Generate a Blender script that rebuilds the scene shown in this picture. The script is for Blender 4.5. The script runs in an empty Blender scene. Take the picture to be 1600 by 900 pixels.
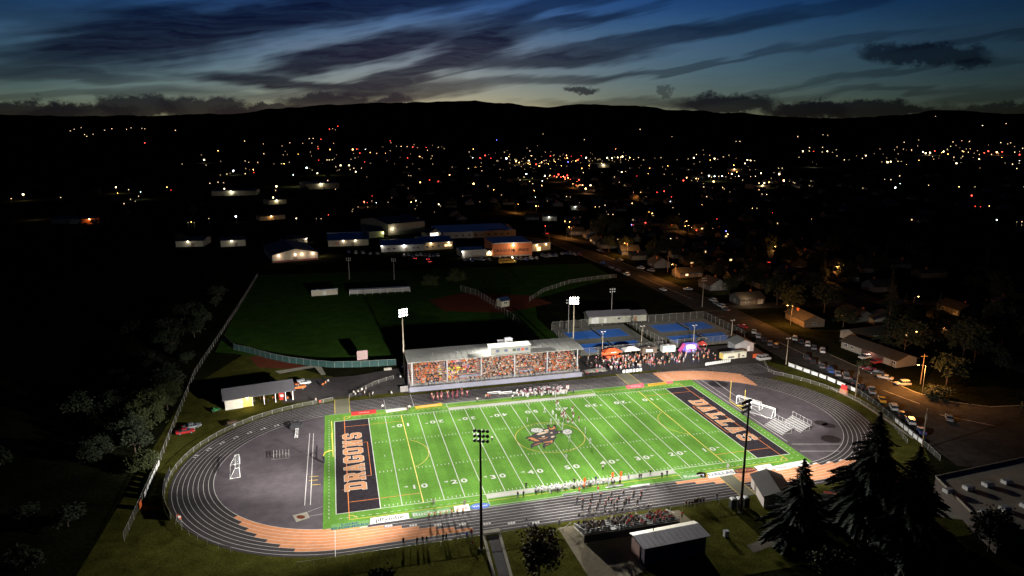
import bpy, bmesh, math, random
from mathutils import Vector, Matrix
R = math.radians
random.seed(7)
SC = bpy.context.scene
COL = SC.collection

# ---------------------------------------------------------------- camera
CAM_LOC = Vector((-51.83, -158.65, 77.66)); YAW = 0.2555; PITCH = 0.22054; FPX = 1063.56
cd = bpy.data.cameras.new('camera'); cam = bpy.data.objects.new('camera', cd); COL.objects.link(cam)
cam.location = CAM_LOC; cam.rotation_euler = (math.pi/2-PITCH, 0, -YAW)
cd.sensor_width = 36; cd.lens = FPX/1600*36; cd.clip_start = 1; cd.clip_end = 40000
SC.camera = cam
FW = Vector((math.sin(YAW)*math.cos(PITCH), math.cos(YAW)*math.cos(PITCH), -math.sin(PITCH)))
RT = Vector((math.cos(YAW), -math.sin(YAW), 0)); UPV = RT.cross(FW)
def ray(px, py): return (FW*FPX + RT*(px-800) - UPV*(py-450)).normalized()
def G(px, py, z=0.0):
    d = ray(px, py); t = (z-CAM_LOC.z)/d.z
    return CAM_LOC + d*t
def azel(px, py):
    d = ray(px, py); return math.degrees(math.atan2(d.x, d.y)), math.degrees(math.asin(d.z))

# ---------------------------------------------------------------- render / exposure
vs = SC.view_settings; vs.view_transform = 'Standard'; vs.look = 'None'; vs.exposure = 0; vs.gamma = 1; vs.use_curve_mapping = False
SC.render.engine = 'CYCLES'
SC.cycles.use_denoising = True
SC.cycles.sample_clamp_indirect = 4
SC.cycles.max_bounces = 5; SC.cycles.diffuse_bounces = 2; SC.cycles.glossy_bounces = 2; SC.cycles.transparent_max_bounces = 12
SC.cycles.use_light_tree = True

# ---------------------------------------------------------------- world: dusk sky with cloud streaks
wd = bpy.data.worlds.new('World'); SC.world = wd; wd.use_nodes = True
nt = wd.node_tree; nt.nodes.clear(); N = nt.nodes.new; L = nt.links.new
def mth(op, a, b=None, c=None):
    n = N('ShaderNodeMath'); n.operation = op
    for i, v in enumerate((a, b, c)):
        if v is None: continue
        if isinstance(v, (int, float)): n.inputs[i].default_value = v
        else: L(v, n.inputs[i])
    return n.outputs[0]
tc = N('ShaderNodeTexCoord'); sx = N('ShaderNodeSeparateXYZ'); L(tc.outputs['Generated'], sx.inputs[0])
az = mth('MULTIPLY', mth('ARCTAN2', sx.outputs[0], sx.outputs[1]), 57.29578)
el = mth('MULTIPLY', mth('ARCSINE', sx.outputs[2]), 57.29578)
cb = N('ShaderNodeCombineXYZ'); L(az, cb.inputs[0]); L(el, cb.inputs[1])
SUN_AZ = 8.0; SUN_EL = 4.0
sky = N('ShaderNodeTexSky'); sky.sky_type = 'NISHITA'; sky.sun_disc = False
sky.sun_elevation = R(SUN_EL); sky.sun_rotation = R(SUN_AZ)
sky.altitude = 100; sky.air_density = 1.0; sky.dust_density = 0.2; sky.ozone_density = 5.0
SKY_STRENGTH = 0.05
wd.cycles.sampling_method = 'MANUAL'; wd.cycles.sample_map_resolution = 128
# the last light: glow fades with height and away from where the sun went down
er = N('ShaderNodeMapRange'); er.inputs['From Max'].default_value = 45; L(el, er.inputs['Value'])
rp = N('ShaderNodeValToRGB'); L(er.outputs[0], rp.inputs[0]); rp.color_ramp.interpolation = 'B_SPLINE'
for i, (p, c) in enumerate(((0, (2.3, 1.02, .84)), (3.6/45, (1.45, .90, .88)), (6.8/45, (1.0, .96, 1.06)), (9.2/45, (.47, .67, 1.05)), (12.5/45, (.08, .31, .74)), (1, (.02, .07, .2)))):
    e = rp.color_ramp.elements[i] if i < 2 else rp.color_ramp.elements.new(p)
    if i < 2: e.position = p
    e.color = c+(1,)
dz_ = mth('ABSOLUTE', mth('SUBTRACT', az, 3.0))
fa = N('ShaderNodeMapRange'); fa.interpolation_type = 'SMOOTHSTEP'; L(dz_, fa.inputs['Value'])
fa.inputs['From Min'].default_value = 60; fa.inputs['From Max'].default_value = 8; fa.inputs['To Min'].default_value = .26; fa.inputs['To Max'].default_value = 1.35
g1 = N('ShaderNodeMix'); g1.data_type = 'RGBA'; g1.blend_type = 'MULTIPLY'; g1.inputs['Factor'].default_value = 1; L(sky.outputs[0], g1.inputs['A']); L(rp.outputs[0], g1.inputs['B'])
g2 = N('ShaderNodeVectorMath'); g2.operation = 'SCALE'; L(g1.outputs['Result'], g2.inputs[0]); L(fa.outputs[0], g2.inputs['Scale'])
def noise(vec, scale, detail, rough, dist=0.0, vscale=None):
    if vscale:
        m = N('ShaderNodeMapping'); m.inputs['Scale'].default_value = vscale; L(vec, m.inputs['Vector']); vec = m.outputs[0]
    n = N('ShaderNodeTexNoise'); n.inputs['Scale'].default_value = scale; n.inputs['Detail'].default_value = detail
    n.inputs['Roughness'].default_value = rough; n.inputs['Distortion'].default_value = dist
    L(vec, n.inputs['Vector']); return n
def vmath(op, a, b):
    n = N('ShaderNodeVectorMath'); n.operation = op
    for i, v in enumerate((a, b)):
        if isinstance(v, (tuple, list)): n.inputs[i].default_value = v
        else: L(v, n.inputs[i])
    return n.outputs[0]
# warp used by the wind-drawn high cloud (grain rises slightly to the right)
rot = N('ShaderNodeMapping'); rot.inputs['Rotation'].default_value = (0, 0, R(-11)); L(cb.outputs[0], rot.inputs['Vector']); cr = rot.outputs[0]
w1 = noise(cr, 0.12, 3, .55, 0, (1, 2.6, 1))
w2 = noise(cr, .9, 4, .55, 0, (.13, 1.9, 1))
P1 = vmath('ADD', cb.outputs[0], vmath('MULTIPLY', vmath('SUBTRACT', w1.outputs['Color'], (.5, .5, .5)), (5.0, 2.0, 0)))
P1 = vmath('ADD', P1, vmath('MULTIPLY', vmath('SUBTRACT', w2.outputs['Color'], (.5, .5, .5)), (7.0, .95, 0)))
# finer warp used by the low cumulus
w3 = noise(cb.outputs[0], .55, 6, .7, 0, (1, 1.3, 1))
P2 = vmath('ADD', cb.outputs[0], vmath('MULTIPLY', vmath('SUBTRACT', w3.outputs['Color'], (.5, .5, .5)), (2.6, 2.2, 0)))
def blob(P, px, py, hl, ht, tilt, op, soft=.25):
    a, e = azel(px, py)
    m = N('ShaderNodeMapping'); m.vector_type = 'TEXTURE'
    m.inputs['Location'].default_value = (a, e, 0); m.inputs['Rotation'].default_value = (0, 0, R(tilt*1.35))
    k = 57.3/FPX*.94; m.inputs['Scale'].default_value = (hl*k, ht*k, 1); L(P, m.inputs['Vector'])
    ln = N('ShaderNodeVectorMath'); ln.operation = 'LENGTH'; L(m.outputs[0], ln.inputs[0])
    r = N('ShaderNodeMapRange'); r.interpolation_type = 'SMOOTHSTEP'
    r.inputs['From Min'].default_value = 1.25; r.inputs['From Max'].default_value = soft
    r.inputs['To Min'].default_value = 0; r.inputs['To Max'].default_value = op
    L(ln.outputs['Value'], r.inputs['Value']); return r.outputs[0]
hi = [(280, 48, 300, 46, 9, 1), (520, 14, 330, 26, 6, .9), (90, 10, 170, 20, 4, .5), (560, 80, 215, 25, 10, 1), (740, 64, 110, 28, 16, 1),
      (660, 112, 180, 22, 13, .95), (860, 92, 200, 13, 3, .85), (1010, 62, 240, 12, 4, .75), (880, 40, 120, 13, 5, .7), (860, 8, 130, 14, 5, .7),
      (430, 130, 155, 11, -4, .95), (620, 142, 200, 14, 3, .8), (880, 122, 150, 8, 2, .6), (1060, 104, 190, 6, 4, .55), (1290, 132, 300, 7, 4, .45),
      (1240, 22, 230, 9, 4, .45), (1330, 66, 130, 6, 4, .4), (1540, 64, 120, 7, 3, .45), (110, 116, 160, 9, 0, .55), (150, 145, 190, 9, 2, .45),
      (1010, 158, 190, 9, 1, .55), (1330, 150, 220, 5, 2, .4), (1540, 148, 90, 8, 4, .4), (330, 152, 160, 9, 0, .35), (980, 18, 140, 9, 6, .35)]
lo = [(30, 172, 80, 14, 0, .93), (130, 176, 70, 12, 0, .93), (215, 168, 55, 17, 0, .93), (330, 170, 70, 18, 0, .93), (420, 176, 80, 12, 0, .93),
      (515, 160, 75, 13, 0, .9), (620, 158, 32, 6, 0, .8), (905, 139, 25, 7, 0, .85), (1040, 143, 9, 12, 20, .55), (1135, 162, 76, 15, 0, .92),
      (1330, 172, 125, 15, 0, .92), (1440, 86, 80, 15, -4, .8), (1525, 99, 20, 5, 0, .6), (1590, 174, 70, 9, 0, .8), (1260, 172, 60, 12, 0, .8)]
cl = None
fib = noise(P1, 1.5, 7, .66, 0, (.09, 1.7, 1)); fr = N('ShaderNodeMapRange'); fr.inputs['From Min'].default_value = .34; fr.inputs['From Max'].default_value = .62; fr.inputs['To Min'].default_value = .88; fr.inputs['To Max'].default_value = 1.0; L(fib.outputs['Fac'], fr.inputs['Value'])
for P, lst in ((P1, hi), (P2, lo)):
    if P is P2: cl = mth('MULTIPLY', cl, fr.outputs[0])
    for b in lst:
        v = blob(P, *b, soft=.45 if P is P1 else .74)
        if cl is None: cl = v
        else: cl = mth('SUBTRACT', 1.0, mth('MULTIPLY', mth('SUBTRACT', 1.0, cl), mth('SUBTRACT', 1.0, v)))
gen = noise(P1, .22, 5, .6, 0, (.35, 2.2, 1))      # thin veil all round the sky
gr = N('ShaderNodeMapRange'); gr.inputs['From Min'].default_value = .45; gr.inputs['From Max'].default_value = .8; gr.inputs['To Max'].default_value = .22
L(gen.outputs['Fac'], gr.inputs['Value'])
cl = mth('SUBTRACT', 1.0, mth('MULTIPLY', mth('SUBTRACT', 1.0, cl), mth('SUBTRACT', 1.0, gr.outputs[0])))
mx = N('ShaderNodeMix'); mx.data_type = 'RGBA'; mx.blend_type = 'MULTIPLY'
L(cl, mx.inputs['Factor']); L(g2.outputs[0], mx.inputs['A']); mx.inputs['B'].default_value = (.075, .06, .105, 1)
bg = N('ShaderNodeBackground'); L(mx.outputs['Result'], bg.inputs['Color']); bg.inputs['Strength'].default_value = SKY_STRENGTH
wo = N('ShaderNodeOutputWorld'); L(bg.outputs[0], wo.inputs[0])

# ---------------------------------------------------------------- materials
MATS = {}
def lin(h):
    h = h.lstrip('#'); c = [int(h[i:i+2], 16)/255 for i in (0, 2, 4)]
    return tuple(((x+.055)/1.055)**2.4 if x > .04045 else x/12.92 for x in c)
def M(name, col=None, rough=.8, var=.12, scale=1.5, metal=0.0, emit=0.0, ecol=None, bump=0.0, attr=None, trans=0.0, spec=.3, scale2=None):
    if name in MATS: return MATS[name]
    m = bpy.data.materials.new(name); m.use_nodes = True; t = m.node_tree
    b = t.nodes['Principled BSDF']; b.inputs['Roughness'].default_value = rough; b.inputs['Metallic'].default_value = metal
    b.inputs['Specular IOR Level'].default_value = spec
    src = None
    if attr:
        a = t.nodes.new('ShaderNodeAttribute'); a.attribute_type = 'OBJECT' if attr != 'Col' else 'GEOMETRY'; a.attribute_name = attr; src = a.outputs['Color']
    else:
        col = tuple(col[:3]) + (1,)
    if var > 0:
        tx = t.nodes.new('ShaderNodeTexCoord'); nz = t.nodes.new('ShaderNodeTexNoise')
        nz.inputs['Scale'].default_value = scale; nz.inputs['Detail'].default_value = 6; nz.inputs['Roughness'].default_value = .65
        t.links.new(tx.outputs['Object'], nz.inputs['Vector'])
        mr = t.nodes.new('ShaderNodeMapRange'); mr.inputs['From Min'].default_value = .3; mr.inputs['From Max'].default_value = .7
        mr.inputs['To Min'].default_value = 1-var*1.6; mr.inputs['To Max'].default_value = 1+var
        t.links.new(nz.outputs['Fac'], mr.inputs['Value']); fac = mr.outputs[0]
        if scale2:
            n2 = t.nodes.new('ShaderNodeTexNoise'); n2.inputs['Scale'].default_value = scale2; n2.inputs['Detail'].default_value = 3
            t.links.new(tx.outputs['Object'], n2.inputs['Vector'])
            m2 = t.nodes.new('ShaderNodeMapRange'); m2.inputs['From Min'].default_value = .3; m2.inputs['From Max'].default_value = .7
            m2.inputs['To Min'].default_value = 1-var*1.4; m2.inputs['To Max'].default_value = 1+var
            t.links.new(n2.outputs['Fac'], m2.inputs['Value'])
            mm = t.nodes.new('ShaderNodeMath'); mm.operation = 'MULTIPLY'; t.links.new(fac, mm.inputs[0]); t.links.new(m2.outputs[0], mm.inputs[1]); fac = mm.outputs[0]
        x = t.nodes.new('ShaderNodeVectorMath'); x.operation = 'SCALE'
        if src: t.links.new(src, x.inputs[0])
        else: x.inputs[0].default_value = col[:3]
        t.links.new(fac, x.inputs['Scale']); t.links.new(x.outputs[0], b.inputs['Base Color'])
        if bump:
            bp = t.nodes.new('ShaderNodeBump'); bp.inputs['Strength'].default_value = bump; bp.inputs['Distance'].default_value = .05
            t.links.new(nz.outputs['Fac'], bp.inputs['Height']); t.links.new(bp.outputs[0], b.inputs['Normal'])
    elif src: t.links.new(src, b.inputs['Base Color'])
    else: b.inputs['Base Color'].default_value = col
    if emit:
        b.inputs['Emission Color'].default_value = tuple((ecol or col)[:3]) + (1,); b.inputs['Emission Strength'].default_value = emit
        m.cycles.emission_sampling = 'NONE'
    if trans:
        o = t.nodes['Material Output']; tr = t.nodes.new('ShaderNodeBsdfTransparent'); ms = t.nodes.new('ShaderNodeMixShader')
        ms.inputs[0].default_value = trans; t.links.new(b.outputs[0], ms.inputs[1]); t.links.new(tr.outputs[0], ms.inputs[2]); t.links.new(ms.outputs[0], o.inputs[0])
    MATS[name] = m; return m

# ---------------------------------------------------------------- mesh builder
class MB:
    def __init__(s): s.v = []; s.f = []; s.m = []
    def add(s, vs, fs, mi=0):
        o = len(s.v); s.v += [tuple(v) for v in vs]; s.f += [tuple(i+o for i in f) for f in fs]; s.m += [mi]*len(fs); return s
    def box(s, c, d, rz=0.0, mi=0, mat=None):
        x, y, z = d[0]/2, d[1]/2, d[2]/2; cs, sn = math.cos(rz), math.sin(rz); vs = []
        for sz in (-1, 1):
            for a, b in ((-1, -1), (1, -1), (1, 1), (-1, 1)):
                p = (a*x*cs-b*y*sn+c[0], a*x*sn+b*y*cs+c[1], c[2]+sz*z); vs.append(mat @ Vector(p) if mat else p)
        return s.add(vs, [(3, 2, 1, 0), (4, 5, 6, 7), (0, 1, 5, 4), (1, 2, 6, 5), (2, 3, 7, 6), (3, 0, 4, 7)], mi)
    def bar(s, a, b, r, n=6, mi=0, r2=None):
        a, b = Vector(a), Vector(b); d = (b-a).normalized(); u = d.orthogonal().normalized(); w = d.cross(u); r2 = r if r2 is None else r2
        vs = [a+(u*math.cos(2*math.pi*i/n)+w*math.sin(2*math.pi*i/n))*r for i in range(n)] + [b+(u*math.cos(2*math.pi*i/n)+w*math.sin(2*math.pi*i/n))*r2 for i in range(n)]
        return s.add(vs, [(i, (i+1) % n, n+(i+1) % n, n+i) for i in range(n)] + [tuple(range(n-1, -1, -1)), tuple(range(n, 2*n))], mi)
    def prism(s, poly, z0, z1, mi=0):
        n = len(poly); vs = [(p[0], p[1], z0) for p in poly]+[(p[0], p[1], z1) for p in poly]
        return s.add(vs, [tuple(range(n-1, -1, -1)), tuple(range(n, 2*n))]+[(i, (i+1) % n, n+(i+1) % n, n+i) for i in range(n)], mi)
    def xprism(s, prof, x0, x1, mi=0):      # profile in (y,z), extruded along x
        n = len(prof); vs = [(x0, p[0], p[1]) for p in prof]+[(x1, p[0], p[1]) for p in prof]
        return s.add(vs, [tuple(range(n)), tuple(range(2*n-1, n-1, -1))]+[(i, n+i, n+(i+1) % n, (i+1) % n) for i in range(n)], mi)
    def poly(s, pts, z=0.0, mi=0):
        return s.add([(p[0], p[1], z) for p in pts], [tuple(range(len(pts)))], mi)
    def strip(s, pts, w, z, mi=0, closed=False):
        n = len(pts); vs = []
        for i in range(n):
            a = Vector(pts[i-1][:2]) if (i > 0 or closed) else None; b = Vector(pts[(i+1) % n][:2]) if (i < n-1 or closed) else None; p = Vector(pts[i][:2])
            d = ((b if b is not None else p)-(a if a is not None else p)).normalized(); q = Vector((-d.y, d.x))*w/2
            vs += [(p.x+q.x, p.y+q.y, z), (p.x-q.x, p.y-q.y, z)]
        k = n if closed else n-1
        return s.add(vs, [(2*i+1, 2*((i+1) % n)+1, 2*((i+1) % n), 2*i) for i in range(k)], mi)
    def quad(s, a, b, c, d, mi=0): return s.add([a, b, c, d], [(0, 1, 2, 3)], mi)
    def mesh(s, name, mats):
        me = bpy.data.meshes.new(name); me.from_pydata(s.v, [], s.f)
        for m in (mats if isinstance(mats, (list, tuple)) else [mats]): me.materials.append(m)
        if any(s.m): me.polygons.foreach_set('material_index', s.m)
        me.update(); return me
    def build(s, name, mats, parent=None, loc=None, smooth=False):
        return put(name, s.mesh(name, mats), parent, loc, smooth)
def put(name, me, parent=None, loc=None, smooth=False, rz=0.0):
    o = bpy.data.objects.new(name, me); COL.objects.link(o)
    if smooth: me.polygons.foreach_set('use_smooth', [True]*len(me.polygons))
    if parent is not None: o.parent = parent
    if loc is not None: o.location = loc
    if rz: o.rotation_euler.z = rz
    return o
def tag(o, label=None, cat=None, group=None, kind=None):
    if label: o['label'] = label
    if cat: o['category'] = cat
    if group: o['group'] = group
    if kind: o['kind'] = kind
    return o
def thing(name, label, cat, loc=(0, 0, 0), rz=0.0, group=None):
    o = bpy.data.objects.new(name, None); COL.objects.link(o); o.location = loc; o.rotation_euler.z = rz; o.empty_display_size = .2
    return tag(o, label, cat, group)
def dup(src, loc, rz=0.0, label=None, group=None, scale=None):
    r = src.copy(); COL.objects.link(r); r.location = loc; r.rotation_euler.z = rz
    if scale: r.scale = scale
    if label: r['label'] = label
    if group: r['group'] = group
    for ch in KIDS.get(src, ()):
        c = ch.copy(); COL.objects.link(c); c.parent = r
        for g in KIDS.get(ch, ()):
            d = g.copy(); COL.objects.link(d); d.parent = c
    return r
KIDS = {}
def remember(root):
    for o in COL.objects:
        p = o.parent
        if p is not None and (p == root or p.parent == root): KIDS.setdefault(p, []).append(o)
    return root
def lamp(name, kind, loc, power, color=(1, 1, 1), radius=.3, target=None, angle=120, blend=1.0, parent=None):
    l = bpy.data.lights.new(name, kind); l.energy = power; l.color = color; l.shadow_soft_size = radius
    o = bpy.data.objects.new(name, l); COL.objects.link(o); o.location = loc
    if kind == 'SPOT':
        l.spot_size = R(angle); l.spot_blend = blend
        o.rotation_euler = (Vector(target)-Vector(loc)).to_track_quat('-Z', 'Y').to_euler()
    if parent is not None: o.parent = parent; o.matrix_parent_inverse = parent.matrix_world.inverted()
    return o
# ---------------------------------------------------------------- ground, hills
m_ground = M('dark_grass', (.012, .013, .006), .95, .4, .09, scale2=1.3, spec=0)
m_hill = M('forest_hill', (.014, .015, .014), 1, .25, .004, spec=0)
gm = MB(); n = 96
rings = [0, 60, 150, 300, 500, 900, 1500, 2300, 3200, 4200, 14000]
cx0, cy0 = 0.0, 0.0
gv = [(0, 0, 0)]
for r in rings[1:]:
    gv += [(r*math.cos(2*math.pi*i/n), r*math.sin(2*math.pi*i/n), 0) for i in range(n)]
gf = [(0, 1+i, 1+(i+1) % n) for i in range(n)]
for k in range(len(rings)-2):
    a, b = 1+k*n, 1+(k+1)*n
    gf += [(a+i, b+i, b+(i+1) % n, a+(i+1) % n) for i in range(n)]
tag(gm.add(gv, gf).build('ground', m_ground), kind='structure')

SIL = [(-900, 172), (-500, 168), (-200, 176), (0, 179), (100, 181), (200, 181), (350, 178), (450, 168), (520, 163), (600, 160), (740, 157), (790, 161), (850, 167), (910, 162), (1000, 165), (1060, 172), (1150, 176), (1240, 183), (1300, 185), (1400, 180), (1470, 172), (1600, 178), (1900, 174), (2300, 180), (2700, 178)]
SIL_AZ = []
for x, y in SIL:
    d = ray(min(max(x, -900), 2700), y); SIL_AZ.append((math.atan2(d.x, d.y), d.z/math.hypot(d.x, d.y)))
def sil(a):
    if a <= SIL_AZ[0][0]: return SIL_AZ[0][1]
    for (a0, t0), (a1, t1) in zip(SIL_AZ, SIL_AZ[1:]):
        if a0 <= a <= a1: u = (a-a0)/(a1-a0); u = u*u*(3-2*u); return t0+(t1-t0)*u
    return SIL_AZ[-1][1]
from mathutils import noise as mno
HILL_R0, HILL_R1 = 1500.0, 8000.0
def terrain(x, y):
    dx, dy = x-CAM_LOC.x, y-CAM_LOC.y; r = math.hypot(dx, dy); a = math.atan2(dx, dy)
    if r < HILL_R0: return -.5
    u = (r-HILL_R0)/(HILL_R1-HILL_R0); H = sil(a)*HILL_R1+CAM_LOC.z
    bump = mno.fractal(Vector((x*.0007, y*.0007, 3)), 1, 2, 5)
    h = H*min(1, max(0, (u**1.5)))*(1+.16*bump*(1-min(1, u)**6)) + mno.fractal(Vector((x*.006, y*.006, 1)), 1, 2, 3)*12*min(1, u*1.5)
    return h-.5 if r < HILL_R1 else h*(1-.3*min(1, (r-HILL_R1)/3000))-.5
hv = []; hf = []; na = 420; rs = [1500+i*180 for i in range(46)]+[10500]
for i in range(na+1):
    a = YAW+R(-70)+R(140)*i/na
    for r in rs:
        x, y = CAM_LOC.x+math.sin(a)*r, CAM_LOC.y+math.cos(a)*r; hv.append((x, y, terrain(x, y)))
m = len(rs)
hf = [(i*m+j, i*m+j+1, (i+1)*m+j+1, (i+1)*m+j) for i in range(na) for j in range(m-1)]
tag(MB().add(hv, hf).build('hills', m_hill, smooth=True), kind='structure')
def GT(px, py):      # where a view ray meets ground or hillside
    d = ray(px, py); t = 40.0; st = 8.0
    while t < 9000:
        p = CAM_LOC+d*t
        if p.z <= max(0.0, terrain(p.x, p.y)): return p
        t += st if t < 1500 else 25
    return None

# ---------------------------------------------------------------- paved and grass sheets
m_asphalt = M('asphalt', (.052, .046, .046), .9, .2, .5, scale2=.07, spec=.12)
m_dzone = M('dzone_asphalt', (.086, .072, .081), .8, .16, .35, scale2=.06, spec=.12)
m_track = M('track_rubber', (.045, .04, .042), .85, .15, .8, scale2=.08, spec=.12)
m_orange = M('orange_rubber', (.60, .26, .125), .85, .1, .8, scale2=.1, spec=0)
m_turf = M('turf', (.102, .232, .038), .95, .16, .10, scale2=2.6, spec=0)
m_lawn = M('lawn', (.062, .062, .013), .95, .3, .25, scale2=2.5, spec=0)
m_outfield = M('outfield_grass', (.03, .068, .011), .95, .2, .2, scale2=2.0, spec=0)
m_clay = M('infield_clay', (.12, .035, .02), .95, .15, .5, spec=0)
m_conc = M('concrete', (.30, .28, .23), .9, .14, .7, scale2=.2, spec=0)
m_road = M('road_asphalt', (.05, .045, .04), .9, .2, .4, scale2=.05, spec=0)
m_white = M('white_paint', (.50, .50, .47), .8, .08, .6, spec=0)
m_lane = M('lane_paint', (.60, .57, .55), .8, .1, .6, spec=0)
m_yellow = M('yellow_paint', (.62, .45, .06), .8, .1, .6)
m_orangeline = M('orange_paint', (.66, .20, .04), .8, .1, .6)
m_black = M('black_turf', (.026, .022, .026), .95, .2, 1.0, scale2=4, spec=0)
m_letter = M('orange_turf_letter', (.40, .185, .08), .9, .1, 1.0)
def sheet(name, pts, z, mat, parent=None, kind='structure'):
    o = MB().poly(pts, z).build(name, mat, parent)
    if kind: o['kind'] = kind
    return o
def rect(x0, y0, x1, y1): return [(x0, y0), (x1, y0), (x1, y1), (x0, y1)]
HX, RI, LW, NL = 52.2, 30.0, 1.07, 8
def oval(r, k=72, a0=90, a1=450):
    p = []
    for i in range(k+1): a = R(90+180*i/k); p.append((-HX+r*math.cos(a), r*math.sin(a)))
    for i in range(k+1): a = R(-90+180*i/k); p.append((HX+r*math.cos(a), r*math.sin(a)))
    return p
sheet('lawn', [(-101, -64), (70, -64), (70, -45), (84, -36), (94, -20), (100, 0), (98, 30), (91, 43), (30, 43), (-34, 44), (-60, 66), (-86, 96), (-99, 62)], .004, m_lawn)
sheet('outfield_grass', [(-97, 100), (-90, 96), (-70, 82), (-56, 73), (-34, 69), (24, 69), (31, 62), (31, 115), (40, 150), (98, 188), (100, 232), (-96, 245), (-97, 160)], .006, m_outfield)
sheet('concourse', [(-70, 42), (-52, 42.5), (-34, 42), (-34, 41), (90, 41), (97, 45), (99, 60), (31, 60), (31, 68), (-30, 66), (-49, 61), (-64, 62), (-70, 50)], .010, m_asphalt)
sheet('infield_clay', [(-66, 72.5), (-80, 78), (-84, 90), (-80, 93), (-70, 81), (-64, 75.5)], .012, m_clay)
sheet('diamond_clay', [(-6, 138), (20, 128), (46, 140), (40, 158), (8, 172), (-10, 160)], .012, m_clay)
# track
track = tag(MB().poly(oval(RI+NL*LW+.7), .016).build('running_track', m_track), kind='structure')
chute = MB().poly([(52, 28.5), (80, 24), (92, 26), (90, 40.7), (52, 40.7)], .013).build('sprint_chute', m_track, track)
MB().poly(oval(RI-.05), .022).build('infield_asphalt', m_dzone, track)
for i in range(NL+1):
    MB().strip(oval(RI+i*LW)[:-1] if False else oval(RI+i*LW), .085 if i else .11, .030, closed=True).build('lane_line', m_lane, track)
for i in range(NL+1):
    y = RI+i*LW; MB().strip([(HX+math.sqrt(max(0, (RI+NL*LW)**2-y*y))*.98+1.5 if i < NL else HX+2, y), (88, y)], .07, .031).build('chute_lane_line', m_lane, track)
MB().strip([(88, RI), (88, RI+NL*LW)], .12, .034).build('chute_end_line', m_lane, track)
def arc(cx, r0, r1, a0, a1, k=10):
    return [(cx+r0*math.cos(R(a0+(a1-a0)*i/k)), r0*math.sin(R(a0+(a1-a0)*i/k))) for i in range(k+1)], [(cx+r1*math.cos(R(a0+(a1-a0)*i/k)), r1*math.sin(R(a0+(a1-a0)*i/k))) for i in range(k+1)]
def zone(i, pts0, pts1):
    n = len(pts0); v = [(p[0], p[1], .026) for p in pts0]+[(p[0], p[1], .026) for p in pts1]
    MB().add(v, [(k, k+1, n+k+1, n+k) for k in range(n-1)]).build('exchange_zone', m_orange, track)
for i in range(8):
    r0, r1 = RI+i*LW, RI+(i+1)*LW
    if i < 7:
        a0 = 221+i*5.4; p, q = arc(-HX, r0, r1, a0, 270); e = -49+i*3.45
        zone(i, p+[(e, -r0)], q+[(e, -r1)])
    p, q = arc(HX, r0, r1, 90, 40.5+i*1.5); zone(i, [(48.3, r0)]+p, [(48.3, r1)]+q)
    if i < 7:
        p, q = arc(HX, r0, r1, 270, 275+i*6.4); s = 20.5+i*4.3; zone(i, [(s, -r0)]+p, [(s, -r1)]+q)
m_mat = M('track_mat', (.13, .125, .085), .95, .12, 2)
for nm, r in (('crossing_mat', (-54.8, 30.2, -50.6, 41.2)), ('crossing_mat', (36.0, 30.2, 40.5, 40.6)), ('crossing_mat', (31.5, -39.6, 35.2, -30.2))):
    o = sheet(nm, rect(*r), .040, m_mat, track, None)
    for x in (r[0], r[2]): MB().strip([(x, r[1]), (x, r[3])], .16, .044).build('mat_edge_tape', m_yellow, track)
# white lane numerals, start lines
def ticks(pts, w, z): 
    b = MB()
    for a, c in pts: b.strip([a, c], w, z)
    return b
lane_marks = []
for i in range(8):
    r = RI+(i+.5)*LW
    for k in range(3): lane_marks.append(((-49.5+i*4.9+k*.55-.6, -r-.32), (-49.5+i*4.9+k*.55-.6, -r+.32)))
    a = R(118+i*6.2)
    lane_marks.append(((-HX+(r-.45)*math.cos(a), (r-.45)*math.sin(a)), (-HX+(r+.45)*math.cos(a), (r+.45)*math.sin(a))))
    a = R(119.6+i*6.2)
    lane_marks.append(((-HX+(r-.28)*math.cos(a), (r-.28)*math.sin(a)), (-HX+(r+.28)*math.cos(a), (r+.28)*math.sin(a))))
    lane_marks.append(((57+i*3.6, -math.sqrt(max(1, r*r-(4.6+i*3.6)**2))-.25), (58.3+i*3.6, -math.sqrt(max(1, r*r-(5.9+i*3.6)**2))-.25)))
tag(ticks(lane_marks, .42, .036).build('lane_numerals', m_lane, track), kind='stuff')
MB().strip([(-55.2, -30.2), (-55.2, -39.8)], .12, .035).build('finish_line', m_lane, track)
MB().strip([(44.6, -30.2), (44.6, -37.6)], .12, .035).build('finish_line', m_lane, track)
for x in (50.6, 51.6): MB().strip([(x, 30.2), (x, 39.8)], .10, .035).build('finish_line', m_lane, track)
MB().strip([(-32.3, 30.2), (-32.3, 39.8)], .12, .035).build('finish_line', m_lane, track)
MB().strip([(-40.5, 30.3), (-40.5, 37.5)], .10, .035).build('finish_line', m_lane, track)
# runways and markings on the infield asphalt
for a, b in ((G(476, 790), G(484, 677)), (G(485, 789), G(490, 677)), (G(1237, 694), G(1315, 694)), (G(1250, 705), G(1312, 705)), (G(1086, 594), G(1230, 690)), (G(1096, 594), G(1180, 650)), (G(1116, 595), G(1200, 655))):
    MB().strip([a, b], .14, .032).build('runway_line', m_lane, track)
MB().strip([G(481, 800), G(505, 791)], .08, .032).build('runway_line', m_lane, track); MB().strip([G(481, 807), G(505, 803)], .08, .032).build('runway_line', m_lane, track)
for y0, x0, x1 in ((745, 484, 498), (751, 483, 497), (758, 486, 501)):
    MB().strip([G(x0, y0), G(x1, y0-1)], .2, .036).build('takeoff_board', m_yellow, track)
sp = MB().poly([G(457, 805), G(480, 800), G(484, 809), G(463, 816)], .032).build('shot_put_pad', m_conc, track)
MB().poly([G(463+7+7*math.cos(t*.7), 808+3*math.sin(t*.7)) for t in range(9)], .036).build('throwing_circle', m_clay, track)
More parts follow.
